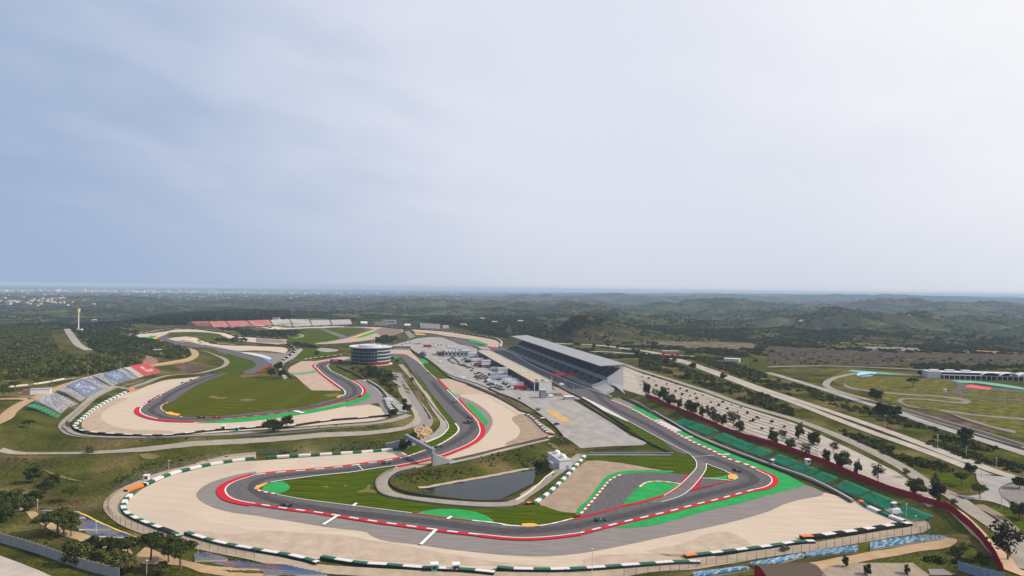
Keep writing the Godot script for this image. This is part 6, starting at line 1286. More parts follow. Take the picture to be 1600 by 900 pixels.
func pit_building() -> void:
	var at := Vector3(31.0, 0, -664.5)
	var o := thing("pit_building", "long low pit building with a sand coloured flat roof", "building", at)
	var b := Basis(-RUN, Vector3.UP, -OFF)
	var t := Transform3D(b, Vector3.ZERO)
	var wall_m := stone("pit_purple", 0.085, 0.06, 0.085, 0.8, "dust", 5.0)
	var white := stone("pit_white", 0.6, 0.62, 0.66, 0.6, "dust", 6.0)
	var roof := stone("pit_roof", 0.49, 0.43, 0.345, 0.85, "dust", 7.0, "drifts", 30.0)
	var runs := [[0.0, 74.0, 8.6], [74.6, 152.0, 8.8], [152.6, 238.0, 8.6], [238.6, 326.0, 8.8]]
	for r in runs:
		var l: float = r[1] - r[0]
		var c: float = (r[0] + r[1]) / 2.0
		var body := part(o, "wall_block", box_mesh(Vector3(l, r[2], 17.0), Vector3(c, r[2] / 2.0, 0)), wall_m, t)
		part(o, "roof", box_mesh(Vector3(l + 0.4, 0.5, 19.0), Vector3(c, r[2] + 0.25, 0)), roof, t)
		part(o, "parapet", box_mesh(Vector3(l, 0.5, 0.5), Vector3(c, r[2] + 0.7, -9.6)), white, t)
		part(o, "roof_step", box_mesh(Vector3(1.0, 1.2, 16.0), Vector3(r[1], r[2] + 0.9, -1)), white, t)
		for k in int(l / 6.5):
			part(body, "garage_door", box_mesh(Vector3(4.4, 4.2, 0.16), Vector3(r[0] + 4.0 + k * 6.5, 2.1, 8.6)), paint(0.05, 0.04, 0.06))
			part(body, "window", box_mesh(Vector3(4.8, 1.6, 0.14), Vector3(r[0] + 4.0 + k * 6.5, 6.5, 8.58)), stone("dark_glass", 0.02, 0.025, 0.035, 0.15))
	part(o, "end_wall", box_mesh(Vector3(0.5, 8.4, 13.0), Vector3(-0.4, 4.2, -2.6)), white, t)
	part(o, "end_door", box_mesh(Vector3(0.3, 7.0, 3.2), Vector3(-0.3, 3.5, 6.6)), stone("dark_glass", 0.02, 0.025, 0.035), t)
	part(o, "end_post", box_mesh(Vector3(0.5, 8.4, 0.7), Vector3(-0.4, 4.2, 8.3)), white, t)
	for k in 6:
		part(o, "roof_unit", box_mesh(Vector3(1.8, 1.3, 1.6), Vector3(4.0 + (k % 3) * 3.0, 9.7, 4.0 - (k / 3) * 6.0)), stone("plant_grey", 0.25, 0.25, 0.27, 0.7), t)
	var f := thing("race_control", "dark building with a round white sign at the far end of the pits", "building", at - RUN * 345.0 + OFF * 8.0)
	part(f, "wall_block", box_mesh(Vector3(44, 9.0, 14.0), Vector3(22, 4.5, 0)), wall_m, t)
	part(f, "roof", box_mesh(Vector3(45, 0.6, 15.5), Vector3(22, 9.3, 0)), stone("plant_grey", 0.25, 0.25, 0.27), t)
	var disc := begin()
	tube(disc, Vector3(-0.2, 4.5, -2), Vector3(-0.6, 4.5, -2), 3.2, 3.2, 20)
	part(f, "round_sign", done(disc), white, t)
	for k in 6:
		part(f, "window", box_mesh(Vector3(4.6, 2.0, 0.2), Vector3(5.0 + k * 6.8, 6.4, 7.1)), mats["dark_glass"], t)

func ring_mesh(st: SurfaceTool, r0: float, r1: float, y0: float, y1: float, from := 0.0, to := TAU, n := 56) -> void:
	for i in n:
		var a := lerpf(from, to, float(i) / n)
		var b := lerpf(from, to, float(i + 1) / n)
		var p := Vector3(cos(a), 0, sin(a))
		var q := Vector3(cos(b), 0, sin(b))
		var lo := Vector3(0, y0, 0)
		var hi := Vector3(0, y1, 0)
		quad(st, p * r1 + lo, p * r1 + hi, q * r1 + hi, q * r1 + lo)
		quad(st, q * r0 + lo, q * r0 + hi, p * r0 + hi, p * r0 + lo)
		quad(st, p * r0 + hi, q * r0 + hi, q * r1 + hi, p * r1 + hi)
		quad(st, p * r1 + lo, q * r1 + lo, q * r0 + lo, p * r0 + lo)

func tower() -> void:
	var at := Vector3(-181.0, height(-181, -880), -880)
	var o := thing("round_tower", "round five storey glass tower with white floor bands", "building", at)
	var glass := stone("tower_glass", 0.022, 0.032, 0.042, 0.12)
	var band_m := stone("tower_band", 0.2, 0.235, 0.26, 0.4)
	var roof_m := stone("tower_roof", 0.55, 0.57, 0.62, 0.5, "dust", 5.0)
	var frame_m := stone("tower_frame", 0.13, 0.16, 0.18, 0.4)
	var mull := box_mesh(Vector3(0.3, 3.85, 0.4))
	for k in 5:
		var y := 0.2 + 4.3 * k
		var st := begin()
		ring_mesh(st, 22.0, 24.2 + 0.15 * k, y, y + 3.85)
		var pane := part(o, "window_band" if k > 0 else "ground_floor", done(st), glass if k > 0 else stone("tower_base", 0.03, 0.028, 0.034, 0.3))
		st = begin()
		ring_mesh(st, 21.0, 25.2 if k < 4 else 26.2, y + 3.85, y + 4.3)
		part(o, "floor_band", done(st), band_m)
		for i in 40:
			var a := TAU * (i + 0.5) / 40.0
			if k > 0 and sin(a) > -0.5:
				part(pane, "mullion", mull, frame_m, Transform3D(Basis(Vector3.UP, -a + PI / 2), Vector3(cos(a) * (24.3 + 0.15 * k), y + 1.92, sin(a) * (24.3 + 0.15 * k))))
		if k > 0:
			st = begin()
			ring_mesh(st, 25.2, 25.4, y + 0.3, y + 1.2, -0.7, 1.05, 20)
			part(o, "balcony_rail", done(st), stone("tower_rail", 0.42, 0.45, 0.48, 0.4))
	for i in 9:
		var a := lerpf(0.35, 1.45, i / 8.0)
		part(o, "red_panel", box_mesh(Vector3(3.2, 3.2, 0.3)), stone("tower_red", 0.2, 0.015, 0.03, 0.5), Transform3D(Basis(Vector3.UP, -a + PI / 2), Vector3(cos(a) * 24.4, 2.0, sin(a) * 24.4)))
	var top := begin()
	ring_mesh(top, 0.1, 27.0, 21.7, 22.3)
	part(o, "roof", done(top), roof_m)
	top = begin()
	ring_mesh(top, 26.0, 27.2, 22.3, 23.0)
	part(o, "roof_rim", done(top), roof_m)
	top = begin()
	ring_mesh(top, 0.1, 15.0, 22.3, 24.6, 0.0, TAU, 32)
	part(o, "plant_room", done(top), roof_m)
	part(o, "roof_opening", box_mesh(Vector3(10, 0.4, 5), Vector3(12, 24.7, 0)), frame_m)
	for x in [1.0, 4.0]:
		var m := begin()
		tube(m, Vector3(x, 24.4, -2), Vector3(x, 34.0, -2), 0.35, 0.25)
		part(o, "mast", done(m), stone("mast_grey", 0.4, 0.4, 0.4, 0.5))
	top = begin()
	ring_mesh(top, 20.0, 28.0, 0.05, 0.35)
	part(o, "terrace", done(top), stone("cream_wall", 0.55, 0.5, 0.4))

func block(called: String, label: String, category: String, at: Vector3, turn: float, size: Vector3, walls: Material, roof: Material, windows := 0, pitch := 0.0) -> Node3D:
	var o := thing(called, label, category, at, turn)
	part(o, "wall_block", box_mesh(size, Vector3(0, size.y / 2.0 - 0.2, 0)), walls)
	var st := begin()
	if pitch > 0.0:
		var h := size / 2.0 + Vector3(0.5, 0, 0.5)
		var y := size.y - 0.2
		quad(st, Vector3(-h.x, y, h.z), Vector3(-h.x, y + pitch, 0), Vector3(h.x, y + pitch, 0), Vector3(h.x, y, h.z))
		quad(st, Vector3(h.x, y, -h.z), Vector3(h.x, y + pitch, 0), Vector3(-h.x, y + pitch, 0), Vector3(-h.x, y, -h.z))
		for s in [-1.0, 1.0]:
			for p in [Vector3(s * size.x / 2, y, h.z), Vector3(s * size.x / 2, y + pitch, 0), Vector3(s * size.x / 2, y, -h.z)]:
				st.add_vertex(p)
	else:
		box(st, Vector3(0, size.y, 0), Vector3(size.x + 0.6, 0.4, size.z + 0.6))
	part(o, "roof", done(st), roof)
	for k in windows:
		var x := (k + 0.5) / windows * size.x - size.x / 2.0
		part(o, "window", box_mesh(Vector3(size.x / windows * 0.6, size.y * 0.35, 0.14), Vector3(x, size.y * 0.58, size.z / 2.0 + 0.04)), stone("dark_glass", 0.02, 0.025, 0.035, 0.15))
	return o

func buildings() -> void:
	grandstand()
	pit_building()
	tower()
	var white := stone("plaster", 0.66, 0.67, 0.7, 0.7, "dust", 4.0)
	var grey := stone("grey_plaster", 0.36, 0.37, 0.4, 0.7, "dust", 4.0)
	var flat := stone("flat_roof", 0.47, 0.47, 0.48, 0.8, "tar", 3.0)
	# bridge over the track
	var o := thing("concrete_bridge", "slanting grey concrete bridge beam over the track", "bridge", Vector3(-54, 0, -402))
	var con := stone("bridge_concrete", 0.27, 0.28, 0.31, 0.85, "tar", 3.0)
	var a := Vector3(-10.4, 0, -19.0)
	var b := Vector3(11.3, 0, 19.6)
	var side := Vector3(0.87, 0, -0.49) * 0.95
	var st := begin()
	hull(st, [a - side + Vector3(0, 6.9, 0), a + side + Vector3(0, 6.9, 0), b + side + Vector3(0, 6.9, 0), b - side + Vector3(0, 6.9, 0), a - side + Vector3(0, 9.2, 0), a + side + Vector3(0, 9.2, 0), b + side + Vector3(0, 9.2, 0), b - side + Vector3(0, 9.2, 0)])
	part(o, "beam", done(st), con)
	for e in [a, b]:
		st = begin()
		var n := (b - a).normalized() * 1.0
		hull(st, [e - side - n + Vector3(0, -1, 0), e + side - n + Vector3(0, -1, 0), e + side + n + Vector3(0, -1, 0), e - side + n + Vector3(0, -1, 0), e - side - n + Vector3(0, 6.88, 0), e + side - n + Vector3(0, 6.88, 0), e + side + n + Vector3(0, 6.88, 0), e - side + n + Vector3(0, 6.88, 0)])
		part(o, "pier", done(st), con)
	st = begin()
	var q := b + Vector3(0.5, 0, -0.8)
	hull(st, [q + Vector3(0, -0.5, 1.0), q + Vector3(0, -0.5, -1.0), q + Vector3(10.5, -0.5, -9.0), q + Vector3(10.5, -0.5, -7.0), q + Vector3(0, 6.3, 1.0), q + Vector3(0, 6.3, -1.0), q + Vector3(10.5, 0.4, -9.0), q + Vector3(10.5, 0.4, -7.0)])
	part(o, "wing_wall", done(st), con)
	st = begin()
	q = a + Vector3(-0.5, 0, 1.0)
	hull(st, [q + Vector3(0, -0.5, 1.5), q + Vector3(0, -0.5, -1.5), q + Vector3(-12, -0.5, -3.5), q + Vector3(-12, -0.5, -0.5), q + Vector3(0, 6.0, 1.5), q + Vector3(0, 6.0, -1.5), q + Vector3(-12, 3.0, -3.5), q + Vector3(-12, 3.0, -0.5)])
	part(o, "wing_wall", done(st), con)
	# pump house by the pond
	o = thing("pump_house", "small white flat roofed house beside the pond", "house", Vector3(28.0, 0, -387.0), atan2(-0.28, -0.96) + PI)
	part(o, "wall_block", box_mesh(Vector3(7.0, 5.0, 20.0), Vector3(0, 2.4, 0)), white)
	part(o, "roof", box_mesh(Vector3(7.4, 0.3, 20.4), Vector3(0, 5.05, 0)), flat)
	for z in [-5.5, 4.5]:
		st = begin()
		tube(st, Vector3(0.5, 5.2, z), Vector3(0.5, 6.6, z), 2.0, 1.7, 14)
		tube(st, Vector3(0.5, 6.6, z), Vector3(0.5, 7.3, z), 1.7, 0.7, 14)
		part(o, "roof_tank", done(st), white)
	part(o, "door", box_mesh(Vector3(1.4, 2.4, 0.2), Vector3(1.2, 1.2, 10.02)), grey)
	part(o, "lean_to", box_mesh(Vector3(3.6, 3.4, 5.0), Vector3(-5.3, 1.6, 5.0)), grey)
	for k in 4:
		part(o, "window", box_mesh(Vector3(0.15, 1.2, 1.8), Vector3(3.52, 3.0, -7.5 + k * 4.8)), stone("dark_glass", 0.02, 0.025, 0.035))
	# pond
	var water := stone("pond_water", 0.014, 0.019, 0.018, 0.07)
	water.metallic_specular = 0.22
	water.normal_enabled = true
	var rip := NoiseTexture2D.new()
	rip.width = 256
	rip.height = 256
	rip.seamless = true
	rip.as_normal_map = true
	rip.bump_strength = 1.2
	rip.noise = FastNoiseLite.new()
	rip.noise.seed = 4
	rip.noise.frequency = 0.03
	water.normal_texture = rip
	water.normal_scale = 0.12
	water.uv1_triplanar = true
	water.uv1_world_triplanar = true
	water.uv1_scale = Vector3.ONE / 14.0
	var ring := pairs([-44.9,-345.9, -32.2,-357.4, -16,-368.7, 1.3,-380.6, 6.7,-385.9, 15.9,-390.4, 12.3,-360.8, 1.3,-342.1, -5.7,-330.3, -18.2,-332.3, -34.2,-336.7])
	st = begin()
	for i in Geometry2D.triangulate_polygon(ring):
		st.add_vertex(Vector3(ring[i].x, -3.1, ring[i].y))
	ground_piece("water", done(st), water)
	for s in [[-46.4,-347.8, -32.3,-358.5, -16,-369.6, 1.3,-382.3, 6.7,-386.6, 13.7,-390.6], [13.7,-390.6, 9.9,-365.9, 1.3,-352.3, -5.8,-338.1, -18.6,-339.6]]:
		road("bank_edging", s, 1.6, 0.7, stone("pale_lane", 0.44, 0.36, 0.27), 3.0)
	# heap of pale stones
	o = thing("stone_heap", "bank of pale broken stones beside the bridge", "stones", on_ground(Vector2(-58.1, -459.4)))
	var rocks := pairs([-64.7,-460.5, -60.6,-471.4, -56.6,-476.1, -52.9,-468.6, -54,-455.3, -58.9,-444.4, -62,-450.2])
	var places := []
	var tints := []
	for i in 900:
		var p := rocks[0].lerp(rocks[3], rng.randf()) + Vector2(rng.randf_range(-12, 12), rng.randf_range(-14, 14))
		if Geometry2D.is_point_in_polygon(p, rocks):
			places.append(Transform3D(Basis.from_euler(Vector3(rng.randf() * 3, rng.randf() * 3, 0)).scaled(Vector3.ONE * rng.randf_range(0.5, 1.1)), on_ground(p, rng.randf_range(0.2, 1.1)) - o.position))
			var t := rng.randf_range(0.75, 1.25)
			tints.append(Color(0.42 * t, 0.31 * t, 0.2 * t))
	scatter("stones", box_mesh(Vector3(1.3, 0.8, 1.0)), stone("rock", 1, 1, 1, 0.9, "", 1.0, "", 1.0, true), places, tints, o)
	# paddock
	for d in [[Vector2(-65.8, -995.9), Vector3(13, 8, 12), "pale blue hospitality box at the far end of the pit garages", stone("ice_blue", 0.42, 0.52, 0.56, 0.5)], [Vector2(-54.9, -968.8), Vector3(11, 7, 10), "white hospitality box beside the pale blue one", white], [Vector2(-31.5, -860.5), Vector3(11, 8.5, 9), "white hospitality box in the middle of the paddock", white], [Vector2(-9.2, -775), Vector3(11, 9, 9), "white hospitality box nearest the end of the pits", white]]:
		o = block("hospitality_unit", d[2], "hospitality unit", on_ground(d[0]), 0.1, d[1], d[3], flat)
		part(o, "awning", box_mesh(Vector3(d[1].x * 0.9, 0.3, 5.0), Vector3(-2.0, d[1].y * 0.45, d[1].z / 2.0 + 2.4)), grey)
	o = block("paddock_office", "long grey office with a band of blue windows behind the tower", "building", on_ground(Vector2(-173.1, -1089.6)), 0.05, Vector3(27, 6, 9), stone("pale_grey", 0.42, 0.44, 0.47, 0.7), flat, 8)
	o = block("workshop_hall", "long grey hall with striped roofs in the far paddock", "building", on_ground(Vector2(-81.2, -996.3)), 0.15, Vector3(34, 7, 26), grey, stone("dark_roof", 0.2, 0.2, 0.22, 0.7, "dust", 3.0), 6)
	for k in 4:
		part(o, "roof_strip", box_mesh(Vector3(1.6, 0.5, 25), Vector3(-13 + k * 5.0, 7.5, 0)), white)
	o = block("workshop_hall", "dark low hall left of the striped one in the paddock", "building", on_ground(Vector2(-99.9, -1008.2)), 0.15, Vector3(20, 5, 22), stone("dark_roof", 0.2, 0.2, 0.22), stone("dark_roof", 0.2, 0.2, 0.22), 3)
	o = thing("dome_tent", "dark rounded tent standing alone on the paddock", "tent", on_ground(Vector2(-128.7, -990.3)))
	st = begin()
	for i in 10:
		var p := PI * i / 10.0
		var r := PI * (i + 1) / 10.0
		quad(st, Vector3(cos(p) * 5, sin(p) * 6, 7), Vector3(cos(p) * 5, sin(p) * 6, -7), Vector3(cos(r) * 5, sin(r) * 6, -7), Vector3(cos(r) * 5, sin(r) * 6, 7))
	part(o, "canopy", done(st), paint(0.06, 0.065, 0.085))
	st = begin()
	for i in 10:
		for p in [Vector3(0, 0, 6.6), Vector3(cos(PI * i / 10.0) * 5, sin(PI * i / 10.0) * 6, 6.6), Vector3(cos(PI * (i + 1) / 10.0) * 5, sin(PI * (i + 1) / 10.0) * 6, 6.6)]:
			st.add_vertex(p)
	part(o, "end_cloth", done(st), paint(0.12, 0.13, 0.17))
	for d in [[Vector2(-57.2, -906.3), "dark awning in front of the far white hospitality box", 9.0], [Vector2(-36.9, -856.5), "dark awning in front of the middle hospitality box", 10.0], [Vector2(-19.1, -770.6), "wide dark awning left of the last hospitality box", 12.0], [Vector2(5.6, -736.3), "dark awning between the white trailers and the pits", 9.0], [Vector2(-51.2, -952.9), "dark awning behind the far white hospitality box", 9.0], [Vector2(-22.7, -851.1), "dark awning beside the pit garages", 10.0]]:
		o = thing("awning", d[1], "awning", on_ground(d[0], 0.2), 0.1)
		part(o, "canopy", box_mesh(Vector3(d[2], 0.35, 6.0), Vector3(0, 3.4, 0)), paint(0.05, 0.05, 0.065))
		part(o, "back_cloth", box_mesh(Vector3(d[2] - 0.4, 3.2, 0.15), Vector3(0, 1.65, -2.8)), paint(0.1, 0.1, 0.115))
		for x in [-0.45, 0.45]:
			part(o, "leg", box_mesh(Vector3(0.2, 3.3, 0.2), Vector3(d[2] * x, 1.65, 2.7)), grey)
	o = thing("red_awning", "dark red awning against the pit wall near its end", "awning", on_ground(Vector2(11, -721.3), 0.2), 0.1)
	part(o, "canopy", box_mesh(Vector3(9, 4.4, 6), Vector3(0, 2.2, 0)), paint(0.24, 0.025, 0.04))
	part(o, "valance", box_mesh(Vector3(9.3, 0.6, 6.3), Vector3(0, 4.5, 0)), paint(0.3, 0.04, 0.05))
	o = block("stair_house", "square concrete stair head at the end of the pit building", "building", on_ground(Vector2(29.1, -623.3)), 0.2, Vector3(5, 7.5, 6), stone("bridge_concrete", 0.27, 0.28, 0.31), flat)
	o = thing("tunnel_ramp", "concrete ramp walls beside the stair head", "ramp", on_ground(Vector2(39.1, -636.3)), 0.1)
	part(o, "wall_block", box_mesh(Vector3(18, 2.2, 0.8), Vector3(0, 1.0, 4)), stone("bridge_concrete", 0.27, 0.28, 0.31))
	part(o, "wall_block", box_mesh(Vector3(18, 2.2, 0.8), Vector3(0, 1.0, -4)), stone("bridge_concrete", 0.27, 0.28, 0.31))
	part(o, "ramp_floor", box_mesh(Vector3(18, 0.3, 7.2), Vector3(0, 0.5, 0)), flat)
	o = block("pit_shelter", "flat roofed shelter beside the pit wall", "shelter", on_ground(Vector2(52.6, -615.4)), 0.2, Vector3(9, 3, 5), grey, stone("plaster", 0.66, 0.67, 0.7))
	# kart clubhouse
	var yaw := -0.12
	o = thing("kart_clubhouse", "long white clubhouse of the kart track with tented roof", "building", on_ground(Vector2(514.1, -764.3)) + Vector3(14, 0, -6), yaw)
	part(o, "end_block", box_mesh(Vector3(14, 8.0, 16), Vector3(-50, 3.9, -2)), stone("pale_grey", 0.42, 0.44, 0.47, 0.7))
	part(o, "lower_storey", box_mesh(Vector3(118, 4.4, 13), Vector3(16, 2.2, -2)), grey)
	part(o, "glass_front", box_mesh(Vector3(118, 3.4, 0.3), Vector3(16, 2.0, 4.7)), stone("dark_glass", 0.02, 0.025, 0.035))
	part(o, "upper_storey", box_mesh(Vector3(72, 2.4, 12), Vector3(-6, 5.7, -3)), stone("dark_glass", 0.02, 0.025, 0.035))
	part(o, "roof", box_mesh(Vector3(80, 0.5, 14), Vector3(-4, 7.1, -3)), white)
	part(o, "canopy", box_mesh(Vector3(118, 0.4, 6), Vector3(16, 4.4, 6.5)), grey)
	for k in 3:
		part(o, "roof_unit", box_mesh(Vector3(9, 1.8, 6), Vector3(-46 + k * 17, 8.2, -4)), white)
	for k in 4:
		st = begin()
		for i in 8:
			var p := PI * i / 8.0
			var r := PI * (i + 1) / 8.0
			quad(st, Vector3(cos(p) * 9, sin(p) * 3.4, 6), Vector3(cos(p) * 9, sin(p) * 3.4, -6), Vector3(cos(r) * 9, sin(r) * 3.4, -6), Vector3(cos(r) * 9, sin(r) * 3.4, 6))
		part(o, "tent_roof", done(st), white, Transform3D(Basis.IDENTITY, Vector3(8 + k * 19.0, 4.8, 3)))
	for k in 22:
		part(o, "pillar", box_mesh(Vector3(0.4, 4.4, 0.4), Vector3(-42 + k * 5.5, 2.2, 10.6)), white)
	o = block("brown_roofed_building", "brown roofed building with a red side at the bottom edge", "building", on_ground(Vector2(93.6, -228.2)), 0.1, Vector3(19, 4.2, 10), stone("red_wall", 0.4, 0.02, 0.03, 0.7), stone("brown_roof", 0.17, 0.135, 0.11, 0.9, "tufts", 5.0), 0, 1.2)
	part(o, "corner_post", box_mesh(Vector3(0.8, 4.3, 0.8), Vector3(9.3, 2.0, 4.9)), grey)
	o = block("kiosk", "white sided kiosk above the seat terraces", "kiosk", on_ground(Vector2(-359.9, -523.1)), 0.35, Vector3(13, 4.5, 4), white, flat)
	part(o, "side_room", box_mesh(Vector3(5, 4, 6), Vector3(-9, 2, 0)), stone("brown_block", 0.2, 0.12, 0.09, 0.8))
	o = block("shed", "pale grey shed roof at the end of the side road on the right", "shed", on_ground(Vector2(301.3, -930.8)), -0.5, Vector3(20, 4.5, 9), stone("pale_grey", 0.42, 0.44, 0.47), white)
	o = block("hut", "small hut with a pale roof at the edge of the wood by the road", "hut", on_ground(Vector2(-485.7, -938)), 0.2, Vector3(9, 3.5, 6), grey, stone("ice_blue", 0.42, 0.52, 0.56))
	o = block("lodge", "dark red lodge at the far bend on the left", "house", on_ground(Vector2(-677.6, -1196.9)), 0.1, Vector3(17, 4, 8), stone("brown_block", 0.2, 0.12, 0.09), stone("brown_block", 0.2, 0.12, 0.09), 3)
	o = block("far_stand_box", "white commentary box above the far white seats", "building", on_ground(Vector2(-611.9, -1775.3)) + Vector3(0, 4, 0), 0.1, Vector3(18, 5, 7), white, flat, 4)
	o = block("far_building", "pale block behind the far bend above the seats", "building", on_ground(Vector2(-325.3, -1819.6)), 0.1, Vector3(32, 10, 12), stone("pale_grey", 0.42, 0.44, 0.47), flat, 6)
	o = block("far_building", "long low pale block behind the far bend, left of the tall one", "building", on_ground(Vector2(-338.7, -1769.3)), 0.1, Vector3(34, 6, 10), stone("pale_grey", 0.42, 0.44, 0.47), flat, 6)
	o = block("marquee", "white pointed marquee behind the far seats", "tent", on_ground(Vector2(-389.8, -1804.3)), 0.1, Vector3(16, 3, 10), white, white, 0, 4.0)
	o = block("marquee", "small white marquee beside the far right bend", "tent", on_ground(Vector2(-264.1, -1733.9)), 0.1, Vector3(14, 3, 9), white, white, 0, 3.0)
	for d in [[Vector2(549.4, -2942.4), "white farm house on the far slope above the grandstand"], [Vector2(1313.6, -4516.8), "white house at the end of the pale road far off"], [Vector2(650, -5768), "white house alone on the ridge left of the pale road"], [Vector2(-93, -2139), "white house in the trees above the grandstand"], [Vector2(-48.4, -1928.1), "pale shed beside the track above the grandstand"], [Vector2(25.6, -2000.6), "long white shed on the slope above the grandstand"], [Vector2(-123.7, -1765.4), "small white house behind the far right bend"], [Vector2(-161.8, -1672.5), "white hut on the far bank behind the right bend"],
		[Vector2(1502.2, -3072.1), "left white house on the green slope at upper right"], [Vector2(1310.5, -2641.9), "right white house on the green slope at upper right"], [Vector2(1030.3, -2433), "white house in the valley at upper right"], [Vector2(799.9, -2041), "pale house low in the valley at upper right"], [Vector2(1486.5, -2555.9), "white house among trees in the middle of the right hills"], [Vector2(1343, -2215.2), "white house right of the middle of the right hills"], [Vector2(-1287, -2106.5), "white shed in the pines far left"], [Vector2(-2092.5, -3843.2), "white house on the plain far left"], [Vector2(-3083.4, -5043.8), "pale hall on the plain far left"]]:
		block("house", d[1], "house", on_ground(d[0]), rng.randf_range(-0.5, 0.5), Vector3(14, 4.5, 9), white, stone("tile_roof", 0.42, 0.3, 0.22, 0.8), 3, 2.0)
	town()

func town() -> void:
	var r := RandomNumberGenerator.new()
	r.seed = 40
	var places := []
	var tints := []
	for i in 620:
		var a := deg_to_rad(clampf(r.randfn(-26.0, 9.0), -42.0, -5.0))
		var q := r.randf_range(11500.0, 15500.0)
		var p := Vector2(sin(a) * q, -cos(a) * q)
		var s := Vector3(r.randf_range(12, 42), r.randf_range(8, 30) * (1.0 if r.randf() < 0.5 else 0.5), r.randf_range(14, 40))
		places.append(Transform3D(Basis.from_scale(s), on_ground(p, s.y / 2.0)))
		var t := r.randf_range(0.3, 0.72)
		tints.append(Color(t, t * 0.97, t * 0.93))
	for i in 420:
		var a := deg_to_rad(r.randf_range(-40.0, 2.0))
		var q := r.randf_range(5500.0, 12500.0)
		var p := Vector2(sin(a) * q, -cos(a) * q)
		var s := Vector3(r.randf_range(9, 24), r.randf_range(6, 10), r.randf_range(9, 20))
		places.append(Transform3D(Basis.from_scale(s), on_ground(p, s.y / 2.0)))
		tints.append(Color(0.55, 0.52, 0.48))
	for i in 90:
		var p := Vector2(-2712.8, -3760.6) + Vector2(r.randfn(0, 170), r.randfn(0, 120))
		var s := Vector3(r.randf_range(10, 18), r.randf_range(6, 10), r.randf_range(10, 18))
		places.append(Transform3D(Basis.from_scale(s), on_ground(p, s.y / 2.0)))
		tints.append(Color(0.5, 0.41, 0.36))
	scatter("distant_town", box_mesh(Vector3.ONE), stone("town_white", 1, 1, 1, 0.8, "", 1.0, "", 1.0, true), places, tints)


# ---------------------------------------------------------------- vehicles, signs and small things
func wheels(o: Node3D, spots: Array, r: float, w: float) -> void:
	var st := begin()
	tube(st, Vector3(0, 0, -w / 2), Vector3(0, 0, w / 2), r, r, 10)
	tube(st, Vector3(0, 0, w / 2), Vector3(0, 0, -w / 2), r, r, 10)
	var m := done(st)
	for s in spots:
		part(o, "wheel", m, stone("tyre_rubber", 0.03, 0.03, 0.032), Transform3D(Basis.IDENTITY, s))

func make_car(body: Material, van := false) -> Node3D:
	var o := Node3D.new()
	o.name = "van" if van else "parked_car"
	o.set_meta("category", "van" if van else "car")
	var st := begin()
	box(st, Vector3(0, 0.62, 0), Vector3(4.4, 0.62, 1.8), 0.97, 0.94)
	part(o, "body", done(st), body)
	st = begin()
	if van:
		box(st, Vector3(-0.3, 1.5, 0), Vector3(3.7, 1.2, 1.76), 0.94, 0.92)
	else:
		box(st, Vector3(-0.2, 1.18, 0), Vector3(2.5, 0.55, 1.62), 0.72, 0.84)
	part(o, "cabin", done(st), body)
	part(o, "windscreen", box_mesh(Vector3(0.06, 0.42, 1.4)), stone("dark_glass", 0.02, 0.025, 0.035, 0.15), Transform3D(Basis(Vector3.BACK, 0.6), Vector3(1.5 if van else 0.95, 1.45 if van else 1.16, 0)))
	for s in [-1.0, 1.0]:
		part(o, "side_window", box_mesh(Vector3(1.7, 0.34, 0.05), Vector3(-0.2, 1.2, s * 0.78)), stone("dark_glass", 0.02, 0.025, 0.035))
	wheels(o, [Vector3(1.4, 0.33, 0.82), Vector3(1.4, 0.33, -0.82), Vector3(-1.35, 0.33, 0.82), Vector3(-1.35, 0.33, -0.82)], 0.33, 0.22)
	return o

func make_truck(cab: Material, trailer: Material) -> Node3D:
	var o := Node3D.new()
	o.name = "race_truck"
	o.set_meta("category", "truck")
	var st := begin()
	box(st, Vector3(-6.9, 1.9, 0), Vector3(2.2, 2.9, 2.5), 0.94, 0.96)
	part(o, "cab", done(st), cab)
	part(o, "windscreen", box_mesh(Vector3(0.1, 1.0, 2.1), Vector3(-8.0, 2.5, 0)), stone("dark_glass", 0.02, 0.025, 0.035, 0.15))
	part(o, "trailer", box_mesh(Vector3(13.0, 3.0, 2.55), Vector3(1.2, 2.55, 0)), trailer)
	part(o, "chassis", box_mesh(Vector3(15.0, 0.4, 1.6), Vector3(-0.3, 0.85, 0)), stone("tyre_rubber", 0.03, 0.03, 0.032))
	wheels(o, [Vector3(-7.2, 0.5, 1.1), Vector3(-7.2, 0.5, -1.1), Vector3(-4.2, 0.5, 1.1), Vector3(-4.2, 0.5, -1.1), Vector3(4.0, 0.5, 1.1), Vector3(4.0, 0.5, -1.1), Vector3(5.3, 0.5, 1.1), Vector3(5.3, 0.5, -1.1)], 0.5, 0.35)
	return o

